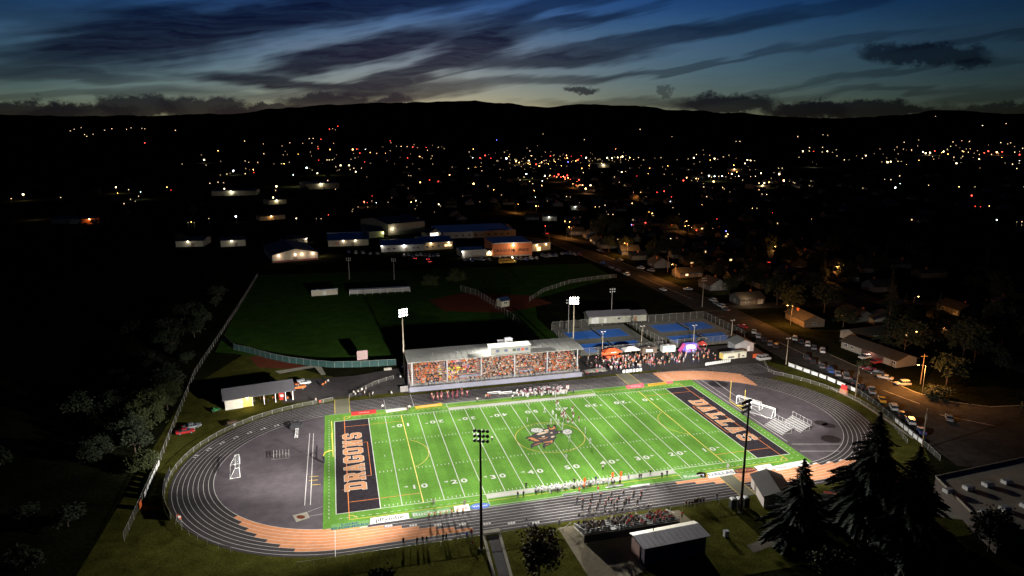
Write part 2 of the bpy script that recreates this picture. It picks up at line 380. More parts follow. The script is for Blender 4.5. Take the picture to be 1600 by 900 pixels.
for px, py, s in ((1122, 600, 3.2), (1283, 661, 1.9), (1295, 665, 1.9), (1298, 686, 2.6)):  # first patch paints a shadow onto the asphalt; the rest are plain dark patches
    c = G(px, py); MB().poly([(c.x+s*math.cos(t*.52), c.y+s*.9*math.sin(t*.52)) for t in range(12)], .030).build('dark_patch', M('dark_asphalt', (.018, .016, .017), .6, .2, 1), track)

# ---------------------------------------------------------------- football field
TX, TY = 57.6, 29.65
turf = tag(MB().poly(rect(-TX, -TY, TX, TY), .046).build('football_field', m_turf), kind='structure')
YD = .9144; GZ = .054
# turf is laid in five-yard rolls whose pile leans alternately: faint banding
_t = m_turf.node_tree; _vm = [n_ for n_ in _t.nodes if n_.type == 'VECT_MATH'][0]; _tc = [n_ for n_ in _t.nodes if n_.type == 'TEX_COORD'][0]
_wv = _t.nodes.new('ShaderNodeTexWave'); _wv.wave_type = 'BANDS'; _wv.bands_direction = 'X'; _wv.wave_profile = 'SIN'; _wv.inputs['Scale'].default_value = .3142/4.572*.5*1.0; _wv.inputs['Distortion'].default_value = 0
_t.links.new(_tc.outputs['Object'], _wv.inputs['Vector'])
_cr = _t.nodes.new('ShaderNodeMapRange'); _cr.inputs['From Min'].default_value = .42; _cr.inputs['From Max'].default_value = .58; _cr.inputs['To Min'].default_value = .93; _cr.inputs['To Max'].default_value = 1.06; _t.links.new(_wv.outputs['Fac'], _cr.inputs['Value'])
_sc = _t.nodes.new('ShaderNodeVectorMath'); _sc.operation = 'SCALE'; _t.links.new(_vm.outputs[0], _sc.inputs[0]); _t.links.new(_cr.outputs[0], _sc.inputs['Scale']); _t.links.new(_sc.outputs[0], _t.nodes['Principled BSDF'].inputs['Base Color'])
for sgn in (-1, 1):
    sheet('end_zone', rect(min(sgn*45.72, sgn*54.86), -24.38, max(sgn*45.72, sgn*54.86), 24.38), .052, m_black, turf, None)
def line(name, a, b, w, mat, z=GZ+.002): return MB().strip([a, b], w, z).build(name, mat, turf)
for k in range(-10, 11):
    x = k*5*YD; y = k == 8 or k == -8
    line('yard_line', (x, -24.38), (x, 24.38), .17, M('yellow_line_pale', (.70, .55, .13), .8, .08, .6) if y else m_white)
for sy in (-1, 1):
    line('side_line', (-54.86, sy*24.45), (54.86, sy*24.45), .17, m_white, GZ+.004)
    sheet('coaching_strip', rect(-22.86, min(sy*24.6, sy*26.35), 22.86, max(sy*24.6, sy*26.35)), GZ, M('pale_strip', (.36, .355, .32), .9, .06, .8), turf, None)
    line('team_box_line', (-22.86, sy*29.3), (22.86, sy*29.3), .10, m_white)
    for sx_ in (-1, 1): line('team_box_line', (sx_*22.86, sy*26.3), (sx_*22.86, sy*29.4), .12, m_white)
    line('soccer_touch_line', (-52.3, sy*27.3), (52.3, sy*27.3), .12, m_yellow)
for sx_ in (-1, 1):
    line('end_line', (sx_*54.94, -24.5), (sx_*54.94, 24.5), .17, m_white, GZ+.004)
    line('soccer_goal_line', (sx_*52.3, -27.3), (sx_*52.3, 27.3), .13, m_orangeline, GZ+.006)
    for sy in (-1, 1):
        line('penalty_box_line', (sx_*52.3, sy*20.2), (sx_*36.58, sy*20.2), .12, m_orangeline, GZ+.004)
        line('goal_area_line', (sx_*52.3, sy*9.2), (sx_*46.8, sy*9.2), .11, m_orangeline, GZ+.004)
        line('goal_area_line', (sx_*53.6, sy*14.5), (sx_*52.3, sy*14.5), .11, m_orangeline, GZ+.004)
        MB().strip([(sx_*(52.3-1.6*math.sin(t*.262)), sy*(27.3-1.6*math.cos(t*.262))) for t in range(7)], .12, GZ+.004).build('corner_arc', m_yellow, turf)
    line('goal_area_line', (sx_*46.8, -9.2), (sx_*46.8, 9.2), .11, m_orangeline, GZ+.004)
    MB().strip([(sx_*(41.3-9.15*math.cos(R(a))), 9.15*math.sin(R(a))) for a in range(-59, 60, 6)], .12, GZ+.004).build('penalty_arc', m_yellow, turf)
    line('penalty_mark', (sx_*43.0, -.5), (sx_*43.0, .5), .16, m_white)
MB().strip([(9.15*math.cos(R(a)), 9.15*math.sin(R(a))) for a in range(0, 360, 6)], .13, GZ+.004, closed=True).build('centre_circle', m_yellow, turf)
hs = []
for k in range(-49, 50):
    if k % 5 == 0: continue
    x = k*YD
    for y in (-23.6, -8.13, 8.13, 23.6): hs.append(((x, y-.34), (x, y+.34)))
tag(ticks(hs, .15, GZ+.002).build('hash_marks', m_white, turf), kind='stuff')
hs = []
for k in range(-36, 37):
    for y in (-26.4, 26.4):
        if abs(k*1.5) > 23.2: hs.append(((k*1.5-.35, y), (k*1.5+.35, y)))
for k in range(-17, 18):
    for x in (-56.4, 56.4): hs.append(((x, k*1.5-.35), (x, k*1.5+.35)))
tag(ticks(hs, .11, GZ+.002).build('boundary_dashes', m_white, turf), kind='stuff')

# lettering ------------------------------------------------------
GLY = {
 'O': ([(.8,0),(3.2,0),(4,.8),(4,5.2),(3.2,6),(.8,6),(0,5.2),(0,.8)], [(1.3,1.5),(1.6,1.2),(2.4,1.2),(2.7,1.5),(2.7,4.5),(2.4,4.8),(1.6,4.8),(1.3,4.5)]),
 'D': ([(-.1,0),(3.2,0),(4,.8),(4,5.2),(3.2,6),(-.1,6),(-.1,4.9),(.4,4.9),(.4,1.1),(-.1,1.1)], [(1.6,1.2),(2.4,1.2),(2.7,1.5),(2.7,4.5),(2.4,4.8),(1.6,4.8)]),
 'L': ([(0,0),(4,0),(4,2.2),(2.9,2.2),(2.9,1.1),(1.8,1.1),(1.8,4.9),(2.3,4.9),(2.3,6),(0,6),(0,4.9),(.5,4.9),(.5,1.1),(0,1.1)],),
 'A': ([(0,0),(1.7,0),(1.7,1.1),(1.35,1.1),(1.5,1.7),(2.5,1.7),(2.65,1.1),(2.3,1.1),(2.3,0),(4,0),(4,1.1),(3.75,1.1),(2.7,6),(1.3,6),(.25,1.1),(0,1.1)], [(1.72,2.8),(2.28,2.8),(2,4.3)]),
 'R': ([(0,0),(1.9,0),(1.9,1.1),(1.65,1.1),(1.65,2.2),(2.1,2.2),(2.6,1.1),(2.6,0),(4.1,0),(4.1,1.1),(3.8,1.1),(3.3,2.5),(4,3.2),(4,5.2),(3.2,6),(0,6),(0,4.9),(.4,4.9),(.4,1.1),(0,1.1)], [(1.65,3.3),(2.4,3.3),(2.7,3.6),(2.7,4.6),(2.4,4.9),(1.65,4.9)]),
 'G': ([(.8,0),(3.2,0),(4,.8),(4,3.1),(2.2,3.1),(2.2,2.1),(2.75,2.1),(2.75,1.5),(2.45,1.2),(1.6,1.2),(1.3,1.5),(1.3,4.5),(1.6,4.8),(2.4,4.8),(2.7,4.5),(2.7,4.0),(4,4.0),(4,5.2),(3.2,6),(.8,6),(0,5.2),(0,.8)],),
 'N': ([(0,0),(1.8,0),(1.8,1.1),(1.5,1.1),(1.5,3.4),(2.7,0),(3.7,0),(3.7,4.9),(4.1,4.9),(4.1,6),(2.3,6),(2.3,4.9),(2.6,4.9),(2.6,2.9),(1.4,6),(0,6),(0,4.9),(.4,4.9),(.4,1.1),(0,1.1)],),
 'S': ([(.8,0),(3.2,0),(4,.8),(4,2.8),(3.3,3.5),(1.6,3.5),(1.3,3.8),(1.3,4.5),(1.6,4.8),(2.4,4.8),(2.7,4.5),(2.7,4.2),(4,4.2),(4,5.2),(3.2,6),(.8,6),(0,5.2),(0,3.4),(.8,2.5),(2.4,2.5),(2.7,2.2),(2.7,1.5),(2.4,1.2),(1.6,1.2),(1.3,1.5),(1.3,1.9),(0,1.9),(0,.8)],),
}
def curve_to_mesh(cu, name, mat):
    o = bpy.data.objects.new('tmp', cu); COL.objects.link(o)
    bpy.context.view_layer.update()
    dg = bpy.context.evaluated_depsgraph_get(); me = bpy.data.meshes.new_from_object(o.evaluated_get(dg)); me.name = name
    bpy.data.objects.remove(o); bpy.data.curves.remove(cu)
    me.materials.clear(); me.materials.append(mat); return me
def glyph(ch, off, mat, name):
    cu = bpy.data.curves.new('g', 'CURVE'); cu.dimensions = '2D'; cu.fill_mode = 'BOTH'; cu.offset = off
    for ring in GLY[ch]:
        s = cu.splines.new('POLY'); s.points.add(len(ring)-1); s.use_cyclic_u = True
        for p, q in zip(s.points, ring): p.co = (q[0], q[1], 0, 1)
    return curve_to_mesh(cu, name, mat)
def word(txt, xb, y0, pitch, sw, sh, dr):
    # dr=+1: reads towards +Y with tops towards -X (left end); dr=-1: reads towards -Y with tops towards +X
    cache = {}
    for k, ch in enumerate(txt):
        for off, mat, z in ((.13, m_white, GZ+.002), (.0, m_letter, GZ+.008)):
            if (ch, off) not in cache: cache[ch, off] = glyph(ch, off, mat, 'end_zone_letter')
            o = put('end_zone_letter' if off == 0 else 'letter_outline', cache[ch, off], turf, (xb, y0+dr*k*pitch, z), rz=R(90) if dr > 0 else R(-90)); o.scale = (sw, sh, 1)
word('DRAGONS', -48.15, -15.3, 4.55, .90, .80, 1)
word('DALLAS', 47.75, 13.4, 4.95, .93, .80, -1)
def text(body, size, mat, loc, rz=0.0, parent=None, off=0.0, sx=1.0, name='lettering', align='CENTER', tilt=0.0, shear=0.0):
    cu = bpy.data.curves.new('t', 'FONT'); cu.body = body; cu.size = size; cu.offset = off; cu.align_x = align; cu.align_y = 'CENTER'; cu.fill_mode = 'FRONT'; cu.resolution_u = 3; cu.shear = shear
    o = put(name, curve_to_mesh(cu, name, mat), parent, loc); o.rotation_euler = (tilt, 0, rz); o.scale = (sx, 1, 1); return o
# yard numerals
yn, yf = G(893.5, 730).y, G(829.3, 643.5).y
for k in range(-4, 5):
    x = k*10*YD; n10 = 50-abs(k)*10
    for y, rz in ((yn, 0), (yf, math.pi)):
        s = 1 if rz == 0 else -1
        text(str(n10)[0], 2.5, m_white, (x-s*1.15, y, GZ+.006), rz, turf, .05, 1.25, 'yard_numeral'); text('0', 2.5, m_white, (x+s*1.15, y, GZ+.006), rz, turf, .05, 1.25, 'yard_numeral')
        if k:
            d = 1 if k > 0 else -1; ax = x+d*2.55
            MB().poly([(ax, y+s*.55-.32), (ax+d*1.0, y+s*.55), (ax, y+s*.55+.32)][::d], GZ+.006).build('numeral_arrow', m_white, turf)
# midfield emblem, painted on the turf
def ez(px, py): return G(810+px/12.86, 640+py/12.86)
def emb(name, pts, mat, z):
    if name == 'emblem_flame':
        mx_ = sum(p[0] for p in pts)/len(pts); my_ = sum(p[1] for p in pts)/len(pts); pts = [(mx_+(p[0]-mx_)*.86, my_+(p[1]-my_)*.74) for p in pts]
    MB().poly([ez(*p) for p in pts], z).build(name, mat, turf)
m_eblk = M('emblem_black', (.016, .011, .013), .95, .1, 1); m_eor = M('emblem_orange', (.45, .16, .04), .9, .1, 1); m_etan = M('emblem_tan', (.50, .38, .26), .9, .1, 1)
emb('emblem_mane', [(130,590),(165,550),(260,530),(290,500),(370,460),(500,440),(505,390),(580,380),(600,390),(570,330),(585,310),(640,310),(620,340),(660,365),(690,360),(680,330),(720,310),(765,310),(755,350),(775,385),(740,415),(800,430),(850,425),(885,450),(850,475),(760,505),(740,530),(770,565),(725,610),(715,660),(640,705),(540,750),(520,805),(485,750),(490,700),(530,665),(470,680),(380,730),(290,755),(265,795),(240,740),(255,695),(330,660),(300,655),(280,635),(205,640),(200,610),(215,590)], m_eblk, GZ+.010)
emb('emblem_flame', [(160,575),(230,548),(300,560),(370,600),(440,630),(430,648),(330,655),(300,620),(240,622),(240,590)], m_eor, GZ+.014)
emb('emblem_flame', [(590,330),(620,365),(660,385),(700,370),(695,335),(740,320),(735,355),(760,385),(700,415),(630,420),(610,385)], m_eor, GZ+.014)
emb('emblem_flame', [(490,655),(560,640),(650,625),(660,600),(710,620),(700,660),(600,715),(530,745),(540,720),(640,690),(670,650),(590,665),(500,672)], m_eor, GZ+.014)
emb('emblem_flame', [(290,745),(380,700),(480,670),(470,655),(360,690),(300,730)], m_eor, GZ+.014)
emb('emblem_horn', [(360,500),(430,460),(540,450),(620,450),(520,490),(400,518)], m_etan, GZ+.014)
emb('emblem_horn', [(500,430),(560,400),(620,405),(600,440),(540,448)], m_etan, GZ+.014)
emb('emblem_eye', [(460,545),(530,530),(525,560),(480,562)], m_etan, GZ+.014)
emb('emblem_cheek', [(400,575),(500,590),(580,555),(595,560),(520,600),(420,592)], m_eor, GZ+.014)
emb('emblem_teeth', [(655,540),(710,530),(735,548),(680,572),(655,565)], m_etan, GZ+.014)
emb('emblem_nostril', [(640,465),(680,455),(690,480),(640,485)], m_etan, GZ+.014)
emb('emblem_nostril', [(800,460),(830,450),(840,462),(815,472)], m_etan, GZ+.014)
for c, rx, ry in (((370,418),142,52),((982,452),108,60)):
    for k, mt, z in ((1.0, m_eblk, .012), (.88, m_white, .016)):
        emb('emblem_smoke', [(c[0]+rx*k*math.cos(t*.35)*(1+.06*math.sin(t*1.9)), c[1]+ry*k*math.sin(t*.35)*(1+.08*math.cos(t*2.3))) for t in range(18)], mt, GZ+z)
    for dx, dy in ((-.3,-.2),(.35,-.15),(-.05,.25),(.3,.2)):
        emb('emblem_smoke_curl', [(c[0]+rx*dx+14*math.cos(t*.8), c[1]+ry*dy+5*math.sin(t*.8)) for t in range(8)], m_eblk, GZ+.020)
# sponsor panels lying on the turf edge
def panel(pts, mat, txt, tmat, size, rz=None, sx=1.0, label='', name='sponsor_panel', off=.02, flip=False, extra=None):
    P = [G(*p) for p in pts]; c = sum(P, Vector())/4
    o = MB().prism([p.xy-c.xy for p in P], .0, .02).build(name, mat, None, (c.x, c.y, .056)); tag(o, label, 'sponsor panel', 'sponsor panels along the field edge')
    if txt: text(txt, size, tmat, (0, 0, .026), math.pi if flip else (rz or 0), o, off, sx)
    return o
m_red = M('panel_red', (.50, .03, .03), .7, .1, 1); m_pw = M('panel_white', (.62, .62, .58), .7, .08, 1); m_blue = M('panel_blue', (.02, .09, .42), .7, .1, 1)
m_pink = M('panel_pink', (.62, .10, .14), .7, .1, 1); m_py = M('panel_gold', (.62, .36, .03), .7, .1, 1); m_brn = M('panel_maroon', (.10, .02, .015), .7, .1, 1); m_navy = M('navy_print', (.01, .03, .14), .7, 0); m_drk = M('dark_print', (.03, .01, .015), .7, 0)
m_grn = M('panel_green', (.10, .24, .06), .8, .08, 1)
panel([(579,810),(638,802),(640,811),(578,820)], m_pw, 'jiffylube', m_drk, 1.9, label='white sponsor panel with dark lowercase lettering at the near left field corner')
panel([(518,820),(576,813),(575,822),(517,829)], m_grn, 'Locke\nENGINEERS', m_navy, 1.1, sx=1.3, label='lettered sponsor panel with navy engineers line in the near left corner')
panel([(642,801),(704,793),(706,801),(646,811)], m_grn, 'Buchanan', m_white, 1.7, sx=1.25, label='green sponsor panel reading a white surname near the dancers')
panel([(709,792),(732,788),(735,798),(711,801)], m_pw, 'Tire', m_red, 1.5, label='square white sponsor panel with red border and lettering')
panel([(1064,741),(1102,737),(1104,746),(1068,751)], m_grn, 'Rotary', m_white, 1.6, sx=1.2, label='green sponsor panel reading a white club name by the near sideline')
panel([(1103,740),(1145,733),(1150,741),(1108,748)], m_pw, 'DALLAS', m_navy, 1.6, sx=1.2, label='white sponsor panel with navy town name beside the near crossing mat')
panel([(1178,729),(1203,725),(1211,733),(1187,738)], m_pw, 'G', m_drk, 1.5, label='white sponsor panel with a single dark letter between maroon and grey panels')
panel([(1207,729),(1228,725),(1236,732),(1214,736)], m_pw, 'knox', m_drk, 1.4, label='pale sponsor panel with thin dark lettering right of the single letter panel')
panel([(1224,725),(1258,719),(1266,726),(1236,731)], m_pw, None, None, 1, label='long blank white panel at the near right field corner')
panel([(549,644),(588,640),(588,646),(549,650)], m_red, 'Kiewit', m_white, 1.1, flip=True, label='red and white sponsor panel by the far left crossing mat')
panel([(602,641),(636,637),(638,640),(604,645)], m_pw, 'Willamette', m_navy, .8, flip=True, label='white sponsor panel on the far left field edge')
panel([(648,635),(690,630),(691,634),(650,639)], m_py, 'Buchanan', m_white, 1.0, flip=True, sx=1.3, label='gold lettered sponsor panel on the far field edge before the grandstand')
panel([(977,603),(1005,599),(1007,605),(980,608)], m_pink, 'CO.', m_white, 1.6, flip=True, sx=1.4, label='red sponsor panel with white letters at the far right field edge')
panel([(1012,600),(1040,597),(1042,600),(1013,604)], m_py, 'ROCKETS', m_drk, 1.0, flip=True, sx=1.3, label='gold sponsor panel with dark letters near the far right corner')
panel([(1041,597),(1051,596),(1052,599),(1042,600)], m_pink, None, None, 1, flip=True, label='small pink sponsor panel beside the gold one at the far right corner')
def oval_panel(cx_, cy_, w, h, m0, m1, txt, tm, size, label):
    c = G(cx_, cy_); o = MB().prism([(w*math.cos(t*.2618), h*math.sin(t*.2618)) for t in range(24)], 0, .02).build('sponsor_panel', m0, None, (c.x, c.y, .056))
    tag(o, label, 'sponsor panel', 'sponsor panels along the field edge')
    if m1: MB().prism([(w*.86*math.cos(t*.2618), h*.78*math.sin(t*.2618)) for t in range(24)], .021, .026).build('inner_oval', m1, o)
    if txt: text(txt, size, tm, (0, 0, .034), 0, o, .02, 1.2)
oval_panel(750, 791, 2.15, 1.15, m_blue, None, 'Wheel', m_white, 1.0, 'blue oval sponsor panel beside the near light pole')
oval_panel(1097, 742, 1.35, 1.3, m_py, None, None, None, 1, 'round gold wheel emblem panel next to the club name')
oval_panel(1165, 735, 3.0, 1.2, m_brn, None, 'KidKind', m_letter, 1.3, 'maroon oval sponsor panel with orange letters by the near right pole')
# ---------------------------------------------------------------- floodlight poles
m_steel = M('galvanised_steel', (.22, .21, .19), .5, .1, 2, metal=.3)
m_polewood = M('pole_metal', (.42, .36, .26), .7, .12, 1.5)
m_fix = M('fixture_housing', (.03, .03, .03), .5, .05, 4)
m_lens = M('flood_lens', (.9, .9, .9), .3, 0, emit=30, ecol=(1, .97, .9))
FLOOD = 8.2e4
# aiming chart of the left poles (beam angle, aim x, y, z, share); the right poles mirror it
AIM_NEAR = ((70, -70, -15, 0, 2.4), (30, -50, 48, 4, 10.6), (30, -10, 35, 0, 4.4), (27, -66, 32, 0, 9.0), (26, -82, 6, 0, 7.5), (30, -30, 48, 4, 5.4), (45, 10, 48, 4, 2.0), (70, -30, -15, 0, .8), (45, -50, 35, 0, 2.5), (45, -70, 10, 0, 1.2), (60, 6, -26, 0, 1.5))
AIM_FAR = ((45, -10, -120, 0, 5.0), (45, -30, -15, 0, 2.2), (30, 10, -40, 0, 2.6), (30, 30, 35, 0, 5.0), (30, -50, -40, 0, 2.0), (45, 10, 10, 0, 1.05), (45, -10, 10, 0, .8), (28, -92, -62, 0, 4.0))
def flood_pole(base, top, face, label, rows, power, pm):
    t = thing('floodlight_pole', label, 'floodlight', (base[0], base[1], 0), 0, 'floodlight poles round the field')
    H = top
    MB().bar((0, 0, 0), (0, 0, H), .30, 10, r2=.17).build('pole', pm, t)
    MB().prism([(.55*math.cos(k*.785), .55*math.sin(k*.785)) for k in range(8)], 0, .25).build('footing', m_conc, t)
    f = Vector((face[0]-base[0], face[1]-base[1], 0)).normalized(); s = Vector((-f.y, f.x, 0))
    for ri, (dz, nl) in enumerate(rows):
        z = H-.35-dz; w = (nl-1)*.78
        MB().bar(Vector((0, 0, z))-s*(w/2+.3)+f*.25, Vector((0, 0, z))+s*(w/2+.3)+f*.25, .07, 6).build('crossarm', m_steel, t)
        for k in range(nl):
            c = Vector((0, 0, z+.05))+s*(-w/2+k*.78)+f*.45
            d = (f*1.0+Vector((0, 0, -.55))+s*((k-(nl-1)/2)*.12)).normalized()
            h = MB().bar(c-d*.25, c+d*.30, .16, 8, r2=.36).build('lamp_housing', m_fix, t)
            MB().bar(c+d*.24, c+d*.306, .33, 8).build('lamp_lens', m_lens, h)
    p = Vector((base[0], base[1], H-.6))+f*2.0
    near = base[1] < 0; mir = 1 if base[0] < 0 else -1
    for ang, tx_, ty_, tz_, w in (AIM_NEAR if near else AIM_FAR):
        l = lamp('flood_lamp', 'SPOT', p, power*w, (1, .965, .90), .8, (tx_*mir, ty_, tz_), ang, 1.0)
        l.parent = t; l.location = p-Vector((base[0], base[1], 0))
R3 = [(0, 4), (.95, 4), (1.9, 4)]
flood_pole((-32.6, 53.6), 24.0, (-10, 0), 'lit floodlight pole at the left end of the grandstand', R3, FLOOD, m_polewood)
flood_pole((26.3, 56.0), 23.8, (8, 0), 'lit floodlight pole rising behind the right end of the grandstand roof', R3, FLOOD, m_polewood)
m_darkpole = M('dark_pole', (.05, .035, .03), .7, .1, 2)
R4 = [(0, 4), (1.0, 4), (2.0, 4)]
flood_pole((-28.0, -44.2), 24.6, (-8, 0), 'dark backed floodlight pole in front of the field beside the paved path', R4, FLOOD, m_darkpole)
flood_pole((27.7, -45.1), 25.0, (8, 0), 'dark backed floodlight pole beside the portable toilets', R4, FLOOD, m_darkpole)
# ---------------------------------------------------------------- people: one continuous skinned mesh per pose
m_skin = M('skin', attr='skin', var=.04, rough=.6); m_hair = M('hair', attr='hair', var=.1, rough=.7)
m_shirt = M('shirt', attr='shirt', var=.08, rough=.85); m_pants = M('trousers', attr='pants', var=.08, rough=.85); m_shoe = M('shoes', (.05, .05, .05), .6, 0)
PM = [m_skin, m_hair, m_shirt, m_pants, m_shoe]
def skeleton(pose, wide=1.0, helmet=False):
    # joints: name -> (pos, radius); facing +Y
    J = {}; z0 = .94; lean = 0.0
    if pose == 'sit': z0 = .47
    if pose == 'crouch': z0 = .62; lean = .35
    if pose == 'bend': z0 = .86; lean = .45
    sp = Vector((0, math.sin(lean), math.cos(lean)))
    pel = Vector((0, 0, z0)); ch = pel+sp*.36; nk = pel+sp*.55; hd = nk+Vector((0, .03, .11)); ht = hd+Vector((0, .005, .13))
    J['pel'] = (pel, .15); J['ch'] = (ch, .17*wide); J['nk'] = (nk, .065); J['hd'] = (hd, .115 if not helmet else .145); J['ht'] = (ht, .085 if not helmet else .12)
    arms = {'stand': ((.06, -.02, -.29), (.03, .09, -.26)), 'walk': ((.05, -.12, -.27), (.02, .14, -.22)), 'sit': ((.04, .08, -.28), (-.08, .25, -.06)), 'cheer': ((.16, .04, .22), (.02, .05, .28)), 'fold': ((.07, .06, -.27), (-.17, .2, .02)), 'crouch': ((.06, .1, -.27), (.0, .16, -.25)), 'bend': ((.06, .1, -.26), (-.03, .1, -.24)), 'horn': ((.09, .15, -.22), (-.12, .22, .12)), 'point': ((.06, .02, -.28), (.02, .1, -.25))}[pose]
    for s, S in ((1, 'r'), (-1, 'l')):
        sh = pel+sp*.48+Vector((s*.185*wide, 0, 0)); a, b = [Vector((v[0]*s, v[1], v[2])) for v in arms]
        if pose == 'walk' and s < 0: a.y = -a.y+.02; b.y = b.y+.05
        if pose == 'point' and s > 0: a = Vector((.2, .15, .05)); b = Vector((.2, .18, .06))
        J['sh'+S] = (sh, .078*wide); J['el'+S] = (sh+a, .058); J['wr'+S] = (sh+a+b, .040); J['ha'+S] = (sh+a+b*1.32, .034)
        hip = pel+Vector((s*.1, 0, -.04))
        if pose == 'sit': kn = hip+Vector((s*.03, .44, .03)); an = kn+Vector((0, .04, -.40))
        elif pose == 'crouch': kn = hip+Vector((s*.1, .30, -.18)); an = hip+Vector((s*.1, -.02, -.50))
        elif pose in ('walk',): kn = hip+Vector((s*.01, .12*s+.05, -.41)); an = hip+Vector((s*.01, .22*s-.06, -.82))
        elif pose == 'bend': kn = hip+Vector((s*.06, .1, -.36)); an = hip+Vector((s*.08, -.04, -.74))
        else: kn = hip+Vector((s*.03, .02, -.42)); an = hip+Vector((s*.05, -.02, -.82))
        J['hp'+S] = (hip, .105); J['kn'+S] = (kn, .072); J['an'+S] = (an, .05); J['to'+S] = (an+Vector((s*.02, .16, -.05)), .045)
    E = [('pel', 'ch'), ('ch', 'nk'), ('nk', 'hd'), ('hd', 'ht')]
    for S in 'rl': E += [('ch', 'sh'+S), ('sh'+S, 'el'+S), ('el'+S, 'wr'+S), ('wr'+S, 'ha'+S), ('pel', 'hp'+S), ('hp'+S, 'kn'+S), ('kn'+S, 'an'+S), ('an'+S, 'to'+S)]
    return J, E
SLEEVE = 2
def person_mesh(name, pose, sub=1, **kw):
    J, E = skeleton(pose, **kw); ks = list(J); me = bpy.data.meshes.new('tmp')
    me.from_pydata([J[k][0] for k in ks], [(ks.index(a), ks.index(b)) for a, b in E], [])
    o = bpy.data.objects.new('tmp', me); COL.objects.link(o)
    md = o.modifiers.new('s', 'SKIN')
    for i, k in enumerate(ks):
        r = J[k][1]; sv = me.skin_vertices[0].data[i]; sv.radius = (r, r*(.72 if k in ('pel', 'ch') else 1.0)); sv.use_root = k == 'pel'
    if sub: sb = o.modifiers.new('u', 'SUBSURF'); sb.levels = sub; sb.render_levels = sub
    bpy.context.view_layer.update(); dg = bpy.context.evaluated_depsgraph_get()
    out = bpy.data.meshes.new_from_object(o.evaluated_get(dg)); out.name = name
    bpy.data.objects.remove(o); bpy.data.meshes.remove(me)
    segs = [(J[a][0], J[b][0], a, b) for a, b in E]; mi = []
    for p in out.polygons:
        c = p.center; best = None
        for a, b, ka, kb in segs:
            t = max(0, min(1, (c-a).dot(b-a)/(b-a).length_squared)); d = (c-(a+(b-a)*t)).length
            if best is None or d < best[0]: best = (d, ka, kb, t)
        _, ka, kb, t = best; q = ka[:2]+kb[:2]
        if kb in ('hd', 'ht') or ka == 'nk':
            mi.append(1 if (kw.get('helmet') or c.z > J['hd'][0].z+.07 or (c.y < J['hd'][0].y-.03 and c.z > J['hd'][0].z-.06)) else 0)
        elif q == 'wrha': mi.append(0)
        elif q == 'elwr': mi.append(0 if t > .2 else 2)
        elif kb[:2] == 'to': mi.append(4)
        elif q in ('hpkn', 'knan', 'pehp'): mi.append(3)
        elif ka == 'pel' and kb == 'ch' and t < .12: mi.append(3)
        else: mi.append(2)
    out.materials.clear()
    for m_ in PM: out.materials.append(m_)
    out.polygons.foreach_set('material_index', mi); out.polygons.foreach_set('use_smooth', [True]*len(mi)); out.update()
    return out
POSES = {p: person_mesh('person_'+p, p) for p in ('stand', 'walk', 'sit', 'cheer', 'fold', 'horn', 'point')}
for p in ('stand', 'walk', 'crouch', 'bend', 'point'): POSES['pads_'+p] = person_mesh('player_'+p, p, wide=1.22, helmet=True)
SKINS = [(.45, .27, .18), (.52, .33, .23), (.36, .2, .13), (.22, .12, .07), (.5, .31, .22)]
HAIRS = [(.03, .02, .012), (.10, .06, .03), (.22, .14, .07), (.05, .03, .02), (.4, .3, .16)]
NP = [0]
def person(pose, x, y, rz, shirt, pants, label, group, hair=None, z=0.05, s=1.0, name='person', cat='person'):
    o = put(name, POSES[pose], None, (x, y, z), rz=rz); s *= random.uniform(.95, 1.04); o.scale = (s, s, s)
    o['shirt'] = tuple(shirt); o['pants'] = tuple(pants); o['skin'] = random.choice(SKINS); o['hair'] = tuple(hair or random.choice(HAIRS))
    NP[0] += 1
    return tag(o, label, cat, group)
# low-poly source bodies for the massed crowds
def lowpoly(pose, **kw):
    me = person_mesh('c', pose, 0, **kw); v = [tuple(p.co) for p in me.vertices]; f = [tuple(p.vertices) for p in me.polygons]; m_ = [p.material_index for p in me.polygons]
    bpy.data.meshes.remove(me); return v, f, m_
LOW = {p: lowpoly(p) for p in ('sit', 'stand', 'cheer', 'fold')}
LOW['pads'] = lowpoly('stand', wide=1.22, helmet=True)
m_crowd = M('crowd_clothes', attr='Col', var=0, rough=.85)
def crowd(name, items, label, cat):
    # items: (pose, x, y, z, rz, s, shirt, pants, hair, skin)
    V = []; F = []; C = []
    for pose, x, y, z, rz, s, sh, pa, ha, sk in items:
        v, f, mm = LOW[pose]; o = len(V); c, n_ = math.cos(rz)*s, math.sin(rz)*s
        V += [(a*c-b*n_+x, a*n_+b*c+y, d*s+z) for a, b, d in v]
        cols = (sk, ha, sh, pa, (.04, .04, .04))
        for ff, k in zip(f, mm): F.append(tuple(i+o for i in ff)); C += (tuple(cols[k])+(1,))*len(ff)
    me = bpy.data.meshes.new(name); me.from_pydata(V, [], F); me.materials.append(m_crowd)
    at = me.color_attributes.new('Col', 'FLOAT_COLOR', 'CORNER'); at.data.foreach_set('color', C)
    me.polygons.foreach_set('use_smooth', [True]*len(F)); me.update()
    return tag(put(name, me), label, cat, kind='stuff')
BLACK = (.015, .015, .017); WHITE = (.46, .46, .44); ORANGE = (.60, .14, .03); GREY = (.2, .2, .2); NAVY = (.02, .03, .10); RED = (.45, .03, .03); DENIM = (.05, .07, .13); KHAKI = (.3, .23, .14)
def rnd_shirt():
    return random.choice([ORANGE, ORANGE, ORANGE, BLACK, BLACK, (.5, .22, .12), (.35, .14, .08), WHITE, GREY, (.32, .24, .2), RED, NAVY, (.45, .3, .25), (.2, .12, .1), (.5, .42, .36), (.6, .5, .4)])
def rnd_pants(): return random.choice([DENIM, DENIM, BLACK, BLACK, GREY, KHAKI, (.1, .08, .07)])
